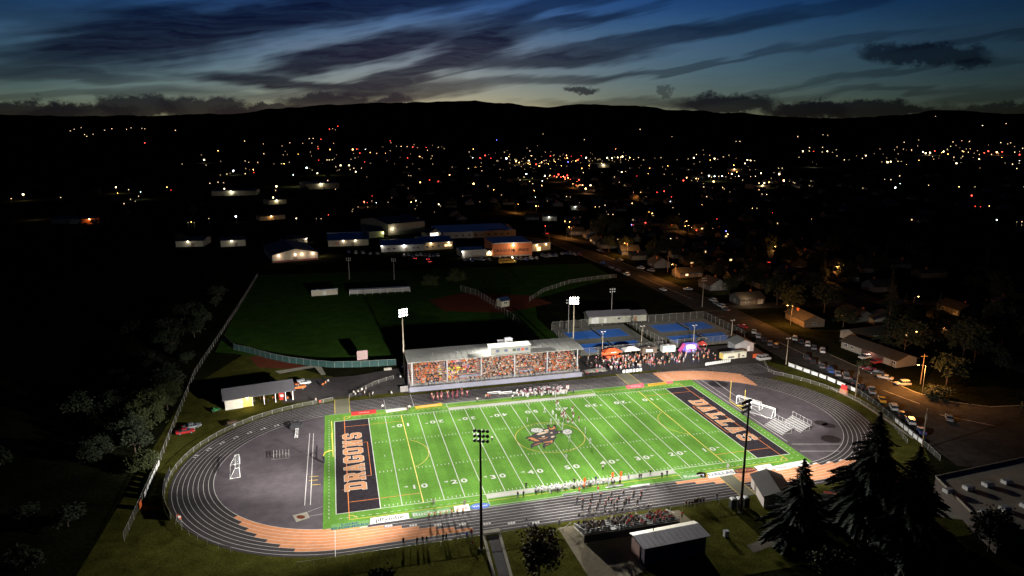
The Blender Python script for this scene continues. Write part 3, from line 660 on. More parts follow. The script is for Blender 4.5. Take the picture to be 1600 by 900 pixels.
# ---------------------------------------------------------------- grandstand
m_roofw = M('white_roof_metal', (.27, .27, .245), .6, .05, .25); m_wallp = M('lavender_wall', (.19, .19, .235), .8, .08, .5); m_dkwall = M('dark_siding', (.09, .07, .09), .8, .1, .8)
m_plank = M('orange_plank', (.40, .13, .06), .8, .15, 1.2); m_stru = M('grey_column', (.32, .32, .33), .7, .06, 1); m_tread = M('tread_concrete', (.22, .2, .19), .9, .12, .8)
m_rail = M('rail_metal', (.35, .35, .34), .5, 0, metal=.3)
gs = thing('grandstand', 'long covered grandstand packed with spectators behind the far sideline', 'grandstand', (0, 0, 0))
X0, X1, YF, YB = -32.3, 24.2, 41.7, 54.2
b = MB(); nrow = 13; y0 = 43.5; dy = .81; z0 = 1.75; dz = .44
prof = [(YF, 0), (YF, 1.4), (y0, 1.4)]
for k in range(nrow): prof += [(y0+k*dy, z0+k*dz), (y0+(k+1)*dy, z0+k*dz)]
prof += [(YB, z0+(nrow-1)*dz), (YB, 0)]
b.xprism(prof[::-1], X0+.2, X1-.2); b.build('tread_block', m_tread, gs)
for a, c in ((-32.35, -8.8), (-8.3, 17.5), (18.1, 24.3)): MB().box(((a+c)/2, YF-.12, .77), (c-a, .2, 1.54)).build('front_wall', m_wallp, gs)
for k in range(nrow): MB().box(((X0+X1)/2, y0+k*dy+.62, z0+k*dz+.30), (X1-X0-1.2, .36, .09)).build('bench_plank', m_plank, gs)
for k, x in enumerate((-31.2, -20.2, -9.2, 1.8, 12.8, 23.2)):
    MB().box((x, 43.3, 5.2), (.38, .38, 7.5)).build('column', m_stru, gs)
    MB().box((x, 53.6, 7.4), (.35, .35, 3.0)).build('column', m_stru, gs)
    MB().box((x, 48.6, 8.78), (.22, 10.4, .36)).build('roof_beam', m_stru, gs)
b = MB(); rx0, rx1 = -32.6, 25.2
b.xprism([(42.7, 8.98), (42.7, 9.16), (54.6, 9.66), (54.6, 9.48)], rx0, rx1); roof = b.build('roof', m_roofw, gs)
for k in range(28):
    x = rx0+1+k*2.1; MB().xprism([(42.75, 9.168), (42.75, 9.22), (54.55, 9.715), (54.55, 9.663)], x-.05, x+.05).build('roof_seam', m_roofw, roof)
for x in (-24, -16, -11, 3.5, 12, 18): MB().bar((x, 48, 9.35), (x, 48, 10.0), .09).build('vent_pipe', m_stru, roof)
MB().box(((X0+X1)/2, 54.4, 4.75), (X1-X0, .14, 9.3)).build('back_wall', m_dkwall, gs)
MB().xprism([(44.3, 1.4), (44.3, 8.9), (54.2, 9.35), (54.2, 0), (YF+.1, 0), (YF+.1, 1.4)][::-1], -32.42, -32.30).build('end_wall', m_dkwall, gs)
MB().xprism([(49.5, 2.0), (49.5, 9.1), (54.2, 9.35), (54.2, 0), (49.5, 0)][::-1], 24.22, 24.34).build('end_wall', m_stru, gs)
# press box on the roof
pb = MB().box((.5, 45.3, 10.35), (13.2, 4.0, 2.6)).build('press_box', m_roofw, gs)
MB().box((.5, 45.3, 11.72), (13.6, 4.4, .12)).build('press_box_roof', m_roofw, pb)
random.seed(3)
m_glassd = M('dark_glass', (.03, .035, .04), .15, 0, spec=.6)
for k in range(9):
    x = -5.2+k*1.38; 
    if k in (2, ): continue
    MB().box((x, 43.26, 10.5), (1.05, .06, .8)).build('press_window', M('poster_print_%d' % k, random.choice([(.05, .05, .06), (.4, .36, .33), (.08, .1, .06), (.5, .1, .06), (.1, .12, .2)]), .5, .5, 4), pb)
MB().box((1.6, 50.6, 10.9), (2.2, 2.6, 2.6)).build('stair_tower', m_stru, gs)
MB().xprism([(49.2, 9.5), (51.8, 9.5), (51.8, 11.6)], -1.9, .48).build('stair_hood', m_stru, gs)
for x in (-12.5, 6.0): MB().box((x, 44.7, 2.3), (7.0 if x < 0 else 5.0, .15, 1.2)).build('aisle_wall', m_wallp, gs)
b = MB()
for z in (2.05, 2.45): b.bar((X0+.3, 42.0, z), (X1-.3, 42.0, z), .03, 5)
b.build('front_rail', m_rail, gs)
for k in range(38): MB().bar((X0+.4+k*1.5, 42.0, 1.4), (X0+.4+k*1.5, 42.0, 2.45), .03, 5).build('rail_post', m_rail, gs)
MB().xprism([(42.4, 0), (44.0, 0), (44.0, 1.3)], -35.0, -32.5).build('entry_ramp', m_tread, gs)
# the seated crowd, one mass
random.seed(11); items = []
for k in range(nrow):
    x = X0+2.2
    while x < X1-.7:
        x += random.uniform(.46, .62)
        u = (x-X0)/(X1-X0); row = k/(nrow-1)
        if random.random() < .05 or (k < 3 and (-16.2 < x < -8.7 or 3.4 < x < 8.6) and random.random() < .9): continue
        if (k >= 11 and random.random() < .1): continue
        if abs(u-.2)<.012 or abs(u-.41)<.01 or abs(u-.8)<.008: continue
        if u < .17: sh = random.choice([ORANGE, ORANGE, (.62, .1, .04), BLACK, BLACK, (.4, .12, .06), (.06, .04, .04), (.45, .35, .3)])
        elif .13 < u < .34 and row < .38 and random.random() < .75: sh = random.choice([(.6, .6, .05), (.55, .62, .05), (.62, .3, .42), WHITE, (.55, .45, .1), (.5, .08, .05), ORANGE, (.5, .3, .3)])
        elif u < .36: sh = random.choice([ORANGE, RED, (.6, .3, .35), (.5, .4, .35), BLACK, WHITE, (.2, .15, .4)])
        else: sh = rnd_shirt()
        pose = random.choice(['sit', 'sit', 'sit', 'sit', 'stand'] if u > .35 else ['stand', 'stand', 'cheer', 'sit', 'fold'])
        yy = y0+k*dy+(.55 if pose == 'sit' else .28); zz = z0+k*dz+(-.10 if pose == 'sit' else 0)
        items.append((pose, x, yy, zz, math.pi+random.uniform(-.4, .4), random.uniform(.92, 1.05), sh, rnd_pants(), random.choice(HAIRS+[ORANGE, BLACK, WHITE]), random.choice(SKINS)))
for k in range(46):
    items.append((random.choice(['stand', 'fold']), random.uniform(-30, 23), random.uniform(42.3, 43.2), 1.4, random.uniform(0, 6.3), 1, rnd_shirt(), rnd_pants(), random.choice(HAIRS), random.choice(SKINS)))
crowd('grandstand_crowd', items, 'dense seated crowd in orange, black and white filling the grandstand', 'crowd')

# ---------------------------------------------------------------- goals, posts, benches, hurdles
m_goalw = M('white_goal_tube', (.7, .7, .68), .5, 0); m_net = M('goal_net', (.5, .5, .5), .8, 0, trans=.9); m_gp = M('yellow_upright', (.42, .31, .05), .5, .05)
def goalpost(sx_, label):
    t = thing('goal_post', label, 'goal post', (sx_*57.6, 0, .05), 0, 'goal posts')
    b = MB(); pts = [(0, 0, 0), (0, 0, 2.0), (-sx_*.3, 0, 2.6), (-sx_*1.2, 0, 3.0), (-sx_*2.3, 0, 3.05)]
    for p, q in zip(pts, pts[1:]): b.bar(p, q, .11, 8)
    b.build('gooseneck', m_gp, t)
    MB().bar((-sx_*2.3, -3.56, 3.05), (-sx_*2.3, 3.56, 3.05), .08, 8).build('crossbar', m_gp, t)
    for s in (-1, 1): MB().bar((-sx_*2.3, s*3.5, 3.0), (-sx_*2.3, s*3.5, 9.1), .045, 8).build('upright', m_gp, t)
    MB().bar((0, 0, .0), (0, 0, 1.8), .25, 8).build('post_pad', M('dark_pad', (.03, .03, .035), .8, .1, 2), t)
goalpost(-1, 'yellow goal post with black pad behind the left end zone'); goalpost(1, 'yellow goal post behind the right end zone')
def soccer_goal(px, py, rz, label):
    c = G(px, py); t = thing('soccer_goal', label, 'soccer goal', (c.x, c.y, .03), rz, 'soccer goals parked on the end asphalt')
    W, H, D0, D1 = 3.6, 2.4, .9, 2.2
    b = MB(); b.bar((-W, 0, 0), (-W, 0, H), .07).bar((W, 0, 0), (W, 0, H), .07).bar((-W, 0, H), (W, 0, H), .07); b.build('goal_frame', m_goalw, t)
    b = MB()
    for s in (-1, 1): b.bar((s*W, 0, H), (s*W, D0, H), .05).bar((s*W, D0, H), (s*W, D1, 0), .05).bar((s*W, 0, 0), (s*W, D1, 0), .05)
    b.bar((-W, D1, 0), (W, D1, 0), .05).bar((-W, D0, H), (W, D0, H), .05); b.build('back_stay', m_goalw, t)
    b = MB(); b.quad((-W, 0, H), (W, 0, H), (W, D0, H), (-W, D0, H)).quad((-W, D0, H), (W, D0, H), (W, D1, 0), (-W, D1, 0))
    for s in (-1, 1): b.add([(s*W, 0, 0), (s*W, D1, 0), (s*W, D0, H), (s*W, 0, H)], [(0, 1, 2, 3)])
    b.build('net', m_net, t)
soccer_goal(375, 735, R(97), 'white soccer goal frame standing alone on the left end asphalt')
soccer_goal(1168, 636, R(-62), 'white soccer goal frame behind the right end zone beside another goal')
soccer_goal(1192, 645, R(118), 'second white soccer goal nested beside the first at the right end')
m_alu = M('aluminium', (.5, .5, .5), .4, .05, metal=.5)
def bleacher(name, loc, rz, n_, W, label, group=None):
    t = thing(name, label, 'bleacher', loc, rz, group)
    for k in range(n_):
        MB().box((0, k*.7, .42+k*.32), (W, .26, .05)).build('seat_plank', m_alu, t)
        MB().box((0, k*.7-.3, .12+k*.32), (W, .26, .04)).build('foot_plank', m_alu, t)
    for s in range(4):
        x = -W/2+.3+s*(W-.6)/3; b = MB(); b.bar((x, -.4, .06), (x, n_*.7-.4, .06), .04, 5).bar((x, 0, .06), (x, (n_-1)*.7, .38+(n_-1)*.32), .04, 5).bar((x, (n_-1)*.7, .06), (x, (n_-1)*.7, .4+(n_-1)*.32), .04, 5); b.build('support_frame', m_steel, t)
    b = MB(); top = .42+n_*.32
    b.bar((-W/2, n_*.7-.5, top+.8), (W/2, n_*.7-.5, top+.8), .03, 5)
    for s in range(6): b.bar((-W/2+s*W/5, n_*.7-.5, top-.4), (-W/2+s*W/5, n_*.7-.5, top+.8), .03, 5)
    b.build('guard_rail', m_rail, t); return t
c = G(1210, 672); bleacher('portable_bleacher', (c.x, c.y, .03), R(-85), 5, 7.0, 'small aluminium bleacher behind the right end zone, nearer the turf', 'portable bleachers at the right end')
c = G(1238, 668); bleacher('portable_bleacher', (c.x, c.y, .03), R(-85), 5, 7.0, 'small aluminium bleacher at the right end, farther from the turf', 'portable bleachers at the right end')
# hurdle rack
c = G(432, 714)
for k in range(6):
    t = thing('hurdle', 'white hurdle in the row parked on the left end asphalt', 'hurdle', (c.x+k*.72-.6, c.y-k*.05, .03), R(4), 'row of parked hurdles')
    MB().box((0, 0, 1.0), (.05, 3.4, .14)).build('hurdle_bar', m_goalw, t)
    for s in (-1, 1): b = MB(); b.bar((0, s*1.3, 0), (0, s*1.3, 1.0), .04, 5).bar((0, s*1.3, .04), (-.6, s*1.3, .04), .04, 5); b.build('hurdle_leg', m_steel, t)
# camera lift / crane lying on the infield asphalt
c = G(463, 668); t = thing('stacked_equipment', 'dark covered track equipment stacked on the left end asphalt', 'equipment', (c.x, c.y, .03))
MB().prism([(-1.6, -.9), (1.4, -1.1), (1.7, .8), (-1.2, 1.0)], 0, 1.1).build('tarpaulin_stack', M('black_tarp', (.02, .02, .022), .7, .2, 3), t)
MB().prism([(-1.2, -.6), (.9, -.7), (1.1, .5), (-.8, .6)], 1.1, 1.5).build('upper_stack', M('black_tarp', None), t)
b = MB(); 
for k in range(7): b.bar((-.1, -1.2-k*.9, .15), (.6, -1.2-k*.9, .15), .05, 5)
b.bar((-.1, -1.0, .15), (-.1, -7, .15), .06, 5).bar((.6, -1.0, .15), (.6, -7, .15), .06, 5); b.build('ladder_rack', m_goalw, t)
# team benches
def bench(x, y, rz, label, W=4.2, mt=None):
    t = thing('team_bench', label, 'bench', (x, y, .05), rz, 'team benches')
    MB().box((0, 0, .46), (W, .38, .06)).build('seat', mt or m_alu, t); MB().box((0, .26, .82), (W, .05, .22)).build('backrest', mt or m_alu, t)
    for s in (-1, 0, 1): MB().bar((s*W*.42, 0, 0), (s*W*.42, 0, .44), .04, 5).build('leg', m_steel, t)
c = G(1000, 762); bench(c.x, c.y, R(180), 'white team bench standing empty right of the near sideline players', 4.6, m_goalw)
c = G(893, 775); bench(c.x, c.y, R(180), 'silver team bench at the left end of the near team area')
c = G(960, 763); bench(c.x, c.y, R(180), 'silver team bench behind the middle of the near sideline players')
for k, px in enumerate((772, 790, 812)):
    c = G(px, 617); bench(c.x, c.y, 0, ('white team bench at the left of the far sideline squad', 'white team bench behind the middle of the far sideline squad', 'white team bench at the right of the far sideline squad')[k], 4.2, m_goalw)
# ---------------------------------------------------------------- individual figures
random.seed(21)
MAROON = (.16, .02, .05); PWH = (.52, .52, .52)
def zp(ox, oy, sc, lst): return [(ox+x/sc, oy+y/sc) for x, y in lst]
def at(px, py): c = G(px, py, .05); return c.x, c.y
# play near midfield: white side and maroon-jersey side
pw = zp(840, 600, 9, [(97, 412), (207, 440), (185, 570), (258, 510), (290, 578), (350, 640), (330, 430), (448, 822), (740, 850), (668, 702), (250, 205)])
pd = zp(840, 600, 9, [(360, 470), (378, 445), (395, 480), (435, 550), (497, 562), (500, 478), (580, 535), (490, 395), (365, 520), (296, 296), (262, 322), (345, 470)])
for k, (x, y) in enumerate(pw):
    X, Y = at(x, y)
    lone = {0: 'white uniformed player alone at the far left of the play', 7: 'white uniformed player standing below the smoke puff of the emblem', 8: 'white uniformed player lowest and rightmost of the play', 9: 'white uniformed player alone right of the emblem smoke puff'}.get(k)
    person('pads_'+random.choice(['stand', 'walk', 'bend', 'crouch'] if 0 < k < 7 else ['walk', 'stand']), X, Y, R(-80)+random.uniform(-.6, .6), PWH, PWH, lone or 'white uniformed player in the pack of players near midfield', 'white team on the field', hair=PWH, s=1.08)
for k, (x, y) in enumerate(pd):
    X, Y = at(x, y)
    person('pads_'+random.choice(['stand', 'walk', 'bend', 'crouch']), X, Y, R(95)+random.uniform(-.7, .7), MAROON, PWH, 'maroon jerseyed player in white trousers in the pack near midfield', 'maroon team on the field', hair=MAROON, s=1.08)
m_flag = M('marker_orange', (.75, .12, .02), .6, .05, 2)
offs = [(768.5, 690, 'official in white shirt and black trousers right of the near left light pole'), (884.6, 718, 'official in pale clothes standing between emblem and near fifty'), (941.8, 735.5, 'official in white shirt by the near forty yard numeral'), (1137, 733.5, 'official at the right end of the near sideline'), (826.5, 634, 'official standing near the far sideline band'), (824, 660, 'white clad official upper left of the emblem')]
for x, y, l in offs:
    X, Y = at(x, y); person('stand', X, Y, random.uniform(0, 6), WHITE, BLACK if 'black' in l or 'shirt' in l else WHITE, l, 'game officials', hair=BLACK)
# chain crew with tall markers
for k, (x, y, l) in enumerate(((912.5, 766, 'orange vested crew member holding the leftmost tall marker'), (956, 757, 'orange vested crew member holding the middle tall marker'), (969, 756, 'orange vested crew member holding the rightmost tall marker'))):
    X, Y = at(x, y); person('fold', X, Y, 0, ORANGE, BLACK, l, 'chain crew')
    t = thing('down_marker', ('orange down marker pole, leftmost of the three on the near sideline', 'orange down marker pole, middle of the three on the near sideline', 'orange down marker pole, rightmost of the three on the near sideline')[k], 'down marker', (X+.25, Y+.3, .05), 0, 'down markers')
    MB().bar((0, 0, 0), (0, 0, 2.6), .04, 5).build('pole', m_flag, t); MB().box((0, 0, 2.3), (.5, .08, 1.1)).build('marker_head', m_flag, t)
# near sideline squad
for k in range(54):
    u = random.random(); x = 835+u*124; y = 772.5-u*14.5-random.uniform(-2.0, 3.6)
    X, Y = at(x, y)
    person('pads_'+random.choice(['stand', 'stand', 'walk', 'point']), X, Y, random.uniform(-.5, .5), PWH, random.choice([PWH, BLACK, (.1, .1, .1)]), 'white jerseyed player standing in the near sideline squad', 'near sideline squad', hair=random.choice([PWH, PWH, BLACK]))
for x, y, sh, pa, l in ((822, 764, BLACK, BLACK, 'coach in black standing left of the near sideline squad'), (809, 779, BLACK, DENIM, 'left person of the pair behind the near white strip'), (818, 778, BLACK, BLACK, 'right person of the pair behind the near white strip'), (897, 757, BLACK, BLACK, 'coach in black in front of the near squad middle'), (931, 754, NAVY, BLACK, 'coach in navy in front of the near squad right'), (982, 750, WHITE, BLACK, 'staff member in white right of the orange markers'), (999, 750, BLACK, BLACK, 'person in black with another on the near white strip'), (1002, 749, BLACK, DENIM, 'second person in black on the near white strip'), (1016, 743.5, BLACK, BLACK, 'person in black on the near white strip towards its end'), (1034, 748, BLACK, BLACK, 'left of two people in black below the strip end'), (1042, 745, BLACK, BLACK, 'right of two people in black below the strip end'), (934.5, 770, RED, WHITE, 'person in red leaning at the cart behind the squad'), (905, 772, ORANGE, BLACK, 'person in orange behind the near squad'), (960, 760, BLACK, KHAKI, 'staff member in black between the orange markers'), (968.5, 756, WHITE, BLACK, 'staff member in white by the rightmost marker')):
    X, Y = at(x, y); person(random.choice(['stand', 'fold', 'walk']), X, Y, random.uniform(-1, 1), sh, pa, l, 'people along the near sideline')
for x, y, l in ((678, 789, 'person crouching at the near left sideline'), (726, 791, 'photographer in grey by the square white sponsor panel')):
    X, Y = at(x, y); person('pads_crouch' if x < 700 else 'stand', X, Y, 0, (.25, .2, .15), GREY, l, 'people along the near sideline')
# far sideline squad
squad = []
for k in range(84):
    u = random.random(); x = 808+u*80; y = 618.5-u*6.0+random.uniform(-4.5, 4.0); X, Y = at(x, y); wt = random.choice([PWH, PWH, MAROON, (.4, .38, .38)])
    squad.append(('pads', X, Y, .05, math.pi+random.uniform(-.8, .8), random.uniform(.95, 1.06), wt, random.choice([PWH, PWH, BLACK]), random.choice([PWH, MAROON, MAROON, BLACK]), random.choice(SKINS)))
crowd('far_sideline_squad', squad, 'squad of players in white and maroon massed on the far sideline', 'squad')
for x, y, sh, l in ((884.5, 613.5, RED, 'person in bright red at the right end of the far squad'), (896, 615, NAVY, 'person in navy just right of the far squad'), (801, 624.5, WHITE, 'person in white alone before the far squad'), (759, 624, WHITE, 'left of the small group at the far sideline'), (762, 623, ORANGE, 'orange clad person in the small group at the far sideline'), (765, 623.5, MAROON, 'maroon clad person in the small group at the far sideline'), (746, 629, WHITE, 'person in white left of the far sideline group'), (598, 640, WHITE, 'person in white standing beside the far left red panel'), (637, 643, BLACK, 'dark clad person of the pair on the far left turf'), (640, 641, WHITE, 'white clad person of the pair on the far left turf')):
    X, Y = at(x, y); person('stand', X, Y, math.pi+random.uniform(-1, 1), sh, BLACK, l, 'people along the far sideline')
for k in range(15):
    x = 676+(k % 8)*7.6+random.uniform(-1.5, 1.5); y = 627-(k % 8)*1.1-(k//8)*5+random.uniform(-1, 1); X, Y = at(x, y)
    person(random.choice(['stand', 'cheer', 'walk']), X, Y, R(180), MAROON if random.random() < .6 else (.4, .2, .16), MAROON, 'cheerleader in maroon lined up on the far straight', 'cheerleaders before the grandstand')
# dancers on the near left straight
for k in range(7):
    X, Y = at(670.5+k*8.9, 812.5-k*1.25); person('cheer' if k % 3 == 1 else 'point', X, Y, R(10), (.72, .40, .16), BLACK, ('leftmost dancer in orange tops on the near straight', 'second dancer from the left in orange tops on the near straight', 'third dancer from the left in orange tops on the near straight', 'middle dancer of the seven in orange tops on the near straight', 'third dancer from the right in orange tops on the near straight', 'second dancer from the right in orange tops on the near straight', 'rightmost dancer in orange tops on the near straight')[k], 'dance line on the near straight')
# marching band on the track
for x, y in zp(860, 760, 6.925, [(290, 190), (350, 205), (450, 150), (545, 145), (660, 130), (790, 112), (905, 115), (985, 125), (345, 270), (435, 205), (535, 195), (630, 180), (740, 165), (850, 192), (895, 145), (415, 300), (430, 262), (515, 250), (600, 225), (720, 212), (940, 212), (975, 165), (500, 285), (590, 262), (690, 250), (800, 235), (720, 296), (820, 205), (660, 215)]):
    X, Y = at(x, y); person('horn', X, Y, random.uniform(-.3, .3), BLACK, BLACK, 'band member in black uniform standing in rows on the track', 'marching band on the track', hair=random.choice([BLACK, RED, BLACK]))
m_brass = M('brass', (.5, .4, .2), .3, .05, 2, metal=.6)
for k in range(18):
    u = k/17; X, Y = at(905+u*115, 810-u*17+random.uniform(-1, 1)); 
    person('sit', X, Y, 0, random.choice([BLACK, GREY, (.3, .28, .26)]), BLACK, 'percussion player seated in the front row at the track edge', 'percussion row at the track edge', z=.02)
# spectators at the near fence
for x, y, sh, l in ((630.5, 852, BLACK, 'lone spectator in black at the left of the near fence'), (652, 851, BLACK, 'first of three dark spectators at the near fence'), (660.5, 849, BLACK, 'second of three dark spectators at the near fence'), (667, 849, (.08, .1, .14), 'third of three dark spectators at the near fence'), (692.5, 846, BLACK, 'left of two dark spectators at the near fence'), (697.5, 845, BLACK, 'right of two dark spectators at the near fence'), (729.5, 842, (.08, .1, .5), 'spectator in a blue coat at the near fence'), (737, 838, RED, 'spectator in red beside the blue coat at the near fence'), (738, 853, RED, 'spectator in red sitting below the fence'), (874, 822, GREY, 'person in grey walking behind the track left of the near bleachers'), (1137, 800, BLACK, 'lone'),
    (1065.5, 809, RED, 'person in red standing on the pavement right of the near bleachers'), (1302, 760, BLACK, 'person in black at the near right curve behind the fir'), (1141, 809, BLACK, 'x')):
    if l in ('lone', 'x'): continue
    X, Y = at(x, y); person('sit' if 'sitting' in l else random.choice(['stand', 'fold']), X, Y, random.uniform(-.3, .3), sh, rnd_pants() if sh != BLACK else BLACK, l, 'spectators behind the near fence', z=.01)
for x, y in zp(1040, 720, 6.43, [(205, 468), (235, 470), (265, 466), (290, 450), (305, 446), (320, 440), (345, 438), (352, 430), (380, 440)]):
    X, Y = at(x, y); person(random.choice(['stand', 'fold']), X, Y, random.uniform(-.4, .4), BLACK, BLACK, 'dark clad spectator in the cluster at the near right fence', 'cluster at the near right fence', z=.01)
X, Y = at(1120, 781); person('stand', X, Y, 0, BLACK, DENIM, 'lone dark spectator between the cluster and the crossing mat', 'spectators behind the near fence', z=.01)
# people round the left gate and the open shed
for x, y, sh, l in ((500.5, 633, RED, 'person in red at the fence by the open shed'), (494, 630, GREY, 'person in grey at the fence by the open shed'), (505, 606, ORANGE, 'left of the orange pair walking on the left yard'), (509, 603, ORANGE, 'right of the orange pair walking on the left yard'), (513, 600, WHITE, 'person in white with the orange pair on the left yard')):
    X, Y = at(x, y); person('walk', X, Y, random.uniform(0, 6), sh, BLACK, l, 'people on the left yard')
for x, y in ((553, 618), (556, 621), (560, 617), (563, 620), (566, 614), (570, 618), (572, 612), (578, 622), (583, 620)):
    X, Y = at(x, y); person('stand', X, Y, random.uniform(0, 6), random.choice([WHITE, GREY, BLACK, WHITE]), BLACK, 'person in grey or white in the knot of people by the far left crossing', 'knot of people by the far left crossing')
for k, (x, y) in enumerate(((612, 619), (626, 594), (640, 600), (642, 603))):
    X, Y = at(x, y); person('stand', X, Y, random.uniform(0, 6), (WHITE, WHITE, BLACK, KHAKI)[k], BLACK, ('person in white crouching on the far left straight', 'person in white at the foot of the grandstand pole', 'dark clad person in the shade beside the grandstand', 'tan clad person in the shade beside the grandstand')[k], 'people beside the grandstand')
for k in range(9):
    c = Vector((-79+k*1.35+random.uniform(-.3, .3), 43+random.uniform(0, 2.2), 0)); person(random.choice(['stand', 'fold', 'walk']), c.x, c.y, random.uniform(0, 6), random.choice([RED, ORANGE, BLACK, (.5, .06, .04)]), BLACK, 'person in red or dark clothes inside the open shed', 'people in the open shed', z=.02)
# near bleacher spectators (bleacher itself follows)
NB = dict(x0=-8.2, x1=12.2, y0=-41.9, dy=-1.0, z0=.75, dz=.24, n=6)
for k in range(NB['n']):
    n_ = 25
    for j in range(n_):
        x = NB['x0']+.9+j*(NB['x1']-NB['x0']-1.8)/(n_-1)+random.uniform(-.25, .25)
        if random.random() < .12 or abs(x-(-1.8)) < .75 or abs(x-6.0) < .75: continue
        sh = random.choice([BLACK, BLACK, (.05, .04, .05), RED if x > 1 else BLACK, WHITE if random.random() < .3 else BLACK, GREY, (.3, .02, .03) if x > 5 else BLACK])
        person('sit', x, NB['y0']+k*NB['dy']-.02, random.uniform(-.25, .25), sh, BLACK, 'spectator in black and red seated in the near bleachers', 'spectators in the near bleachers', z=NB['z0']+k*NB['dz']-.42, s=1.05)
# crowd on the concourse, one mass
random.seed(5); items = []
def conc(n_, x0, x1, y0, y1, bias=None):
    for k in range(n_):
        x = random.uniform(x0, x1); y = random.uniform(y0, y1)
        items.append((random.choice(['stand', 'stand', 'fold', 'cheer'][:3]), x, y, .012, random.uniform(0, 6.3), random.uniform(.85, 1.05), random.choice([BLACK, BLACK, GREY, ORANGE, WHITE, (.5, .1, .2), (.3, .3, .35), RED, (.35, .2, .15), (.55, .5, .45)]), rnd_pants(), random.choice(HAIRS), random.choice(SKINS)))
conc(105, 36, 52, 43.5, 55.5); conc(45, 50, 62, 43.5, 54); conc(28, 60, 79, 44, 53.5); conc(14, 29, 36, 45, 58); conc(14, 70, 78, 50, 56)
crowd('concourse_crowd', items, 'loose crowd standing on the concourse before the food stalls', 'crowd')
# ---------------------------------------------------------------- fences
m_post = M('fence_post', (.27, .26, .23), .5, .05, 2, metal=.2); m_chain = M('chain_link', (.30, .29, .26), .6, .1, 3, trans=.89); m_green = M('windscreen', (.018, .05, .045), .8, .15, 1)
POST = {}
def fence(name, pts, h, label, step=3.0, closed=False, mesh=None, group=None, rail=True, pr=.045, pmat=None):
    P = []; pts = [Vector((p[0], p[1], 0)) for p in pts]
    L_ = sum((b-a).length for a, b in zip(pts, pts[1:])); n_ = max(1, round(L_/step)); ds = L_/n_; acc = 0; nxt = 0
    for a, b in zip(pts, pts[1:]):
        l = (b-a).length
        while nxt <= acc+l+1e-6: P.append(a+(b-a)*min(1, (nxt-acc)/l)); nxt += ds
        acc += l
    o = P[0]; t = thing(name, label, 'fence', (o.x, o.y, 0), 0, group)
    key = (round(h, 2), pr)
    if key not in POST: POST[key] = MB().bar((0, 0, 0), (0, 0, h+.06), pr, 6).mesh('post', pmat or m_post)
    for p in P: put('post', POST[key], t, p-o)
    b = MB()
    if rail:
        for p, q in zip(P, P[1:]): b.bar(p-o+Vector((0, 0, h)), q-o+Vector((0, 0, h)), pr*.8, 5)
        b.build('top_rail', pmat or m_post, t)
    b = MB()
    for p, q in zip(P, P[1:]): b.quad(p-o+Vector((0, 0, .06)), q-o+Vector((0, 0, .06)), q-o+Vector((0, 0, h-.03)), p-o+Vector((0, 0, h-.03)))
    b.build('chain_link_panel', mesh or m_chain, t); return t
def arcpts(cx_, r, a0, a1, k=40): return [(cx_+r*math.cos(R(a0+(a1-a0)*i/k)), r*math.sin(R(a0+(a1-a0)*i/k))) for i in range(k+1)]
fence('chain_link_fence', [(-55.3, 40.4)]+arcpts(-HX, 39.9, 96, 236, 50), 1.15, 'low chain link fence round the left curve of the track')
fence('chain_link_fence', [(-62, -41.2), (-20.6, -41.3)], 1.1, 'low chain link fence along the near left straight')
fence('chain_link_fence', [(13.4, -41.2), (30.8, -41.2)], 1.1, 'low chain link fence right of the near bleachers')
fence('chain_link_fence', [(90.6, 38)]+arcpts(HX, 44, 40, -28, 30)+[(88.0, -27)], 1.2, 'low chain link fence round the right curve of the track')
fence('chain_link_fence', [(-50.5, 41.2), (-47, 46), (-42, 51.5), (-36, 55)], 1.15, 'low curving chain link fence between left yard and grandstand')
fence('chain_link_fence', [G(820, 845), G(880, 833), G(892, 824)], 1.1, 'short chain link fence left of the near bleachers')
fence('chain_link_fence', [(-95.2, -24), (-96.2, 12), (-98, 45), (-99.5, 75), (-97, 160), (-95.5, 242)], 1.9, 'long chain link fence along the left edge of the grounds', 4.0)
fence('chain_link_fence', [(29, -53.5), (44, -51.5), (50, -55)], 1.5, 'wire fence beyond the portable toilets in the dark foreground', 3.5)
fence('chain_link_fence', [(61, -44.0), (66, -53)], 2.6, 'tall wire panel between the two firs', 3.0)
bf = [(-97, 118), (-90.5, 101), (-84.6, 95.3), (-77, 86.5), (-70.4, 80.4), (-62.5, 75), (-55.2, 71), (-45, 69), (-34, 68.2)]
fence('ball_field_fence', bf, 2.3, 'green screened outfield fence of the ball field behind the left yard', 3.0, mesh=m_green)
# banners hung on the road fence and on the left fence
m_bann = M('banner_vinyl', (.55, .55, .53), .6, .1, 2)
def banner_row(name, a, b, n_, z0, z1, label, w=.78):
    a, b = Vector(a), Vector(b); d = (b-a)/n_; u = d.normalized(); nrm = Vector((-u.y, u.x))
    for k in range(n_):
        c = a+d*(k+.5); t = MB().box((0, 0, (z0+z1)/2), (d.length*w, .05, z1-z0), math.atan2(u.y, u.x)).build('fence_banner', m_bann, None, (c.x, c.y, 0)); tag(t, label, 'banner', name)
        for s in (-.25, .12): MB().box((u.x*s*d.length*w+nrm.x*.034, u.y*s*d.length*w+nrm.y*.034, (z0+z1)/2+s*.3), (d.length*w*.35, .012, .16), math.atan2(u.y, u.x)).build('banner_print', M('banner_ink', (.08, .08, .1), .6, .2, 3), t)
RF = [(96.5, 33), (100, 18), (101.3, 6), (99.0, -4), (95.5, -15), (91, -29), (88, -37)]
fence('road_fence', RF, 1.5, 'chain link fence hung with white banners beside the parked cars', 3.0)
banner_row('white banners on the road fence', (96.4, 33), (99.9, 18), 5, .3, 1.4, 'white banner on the upper stretch of the road fence')
banner_row('white banners on the road fence', (99.9, 18), (101.1, 6.2), 3, .3, 1.4, 'white banner on the middle stretch of the road fence')
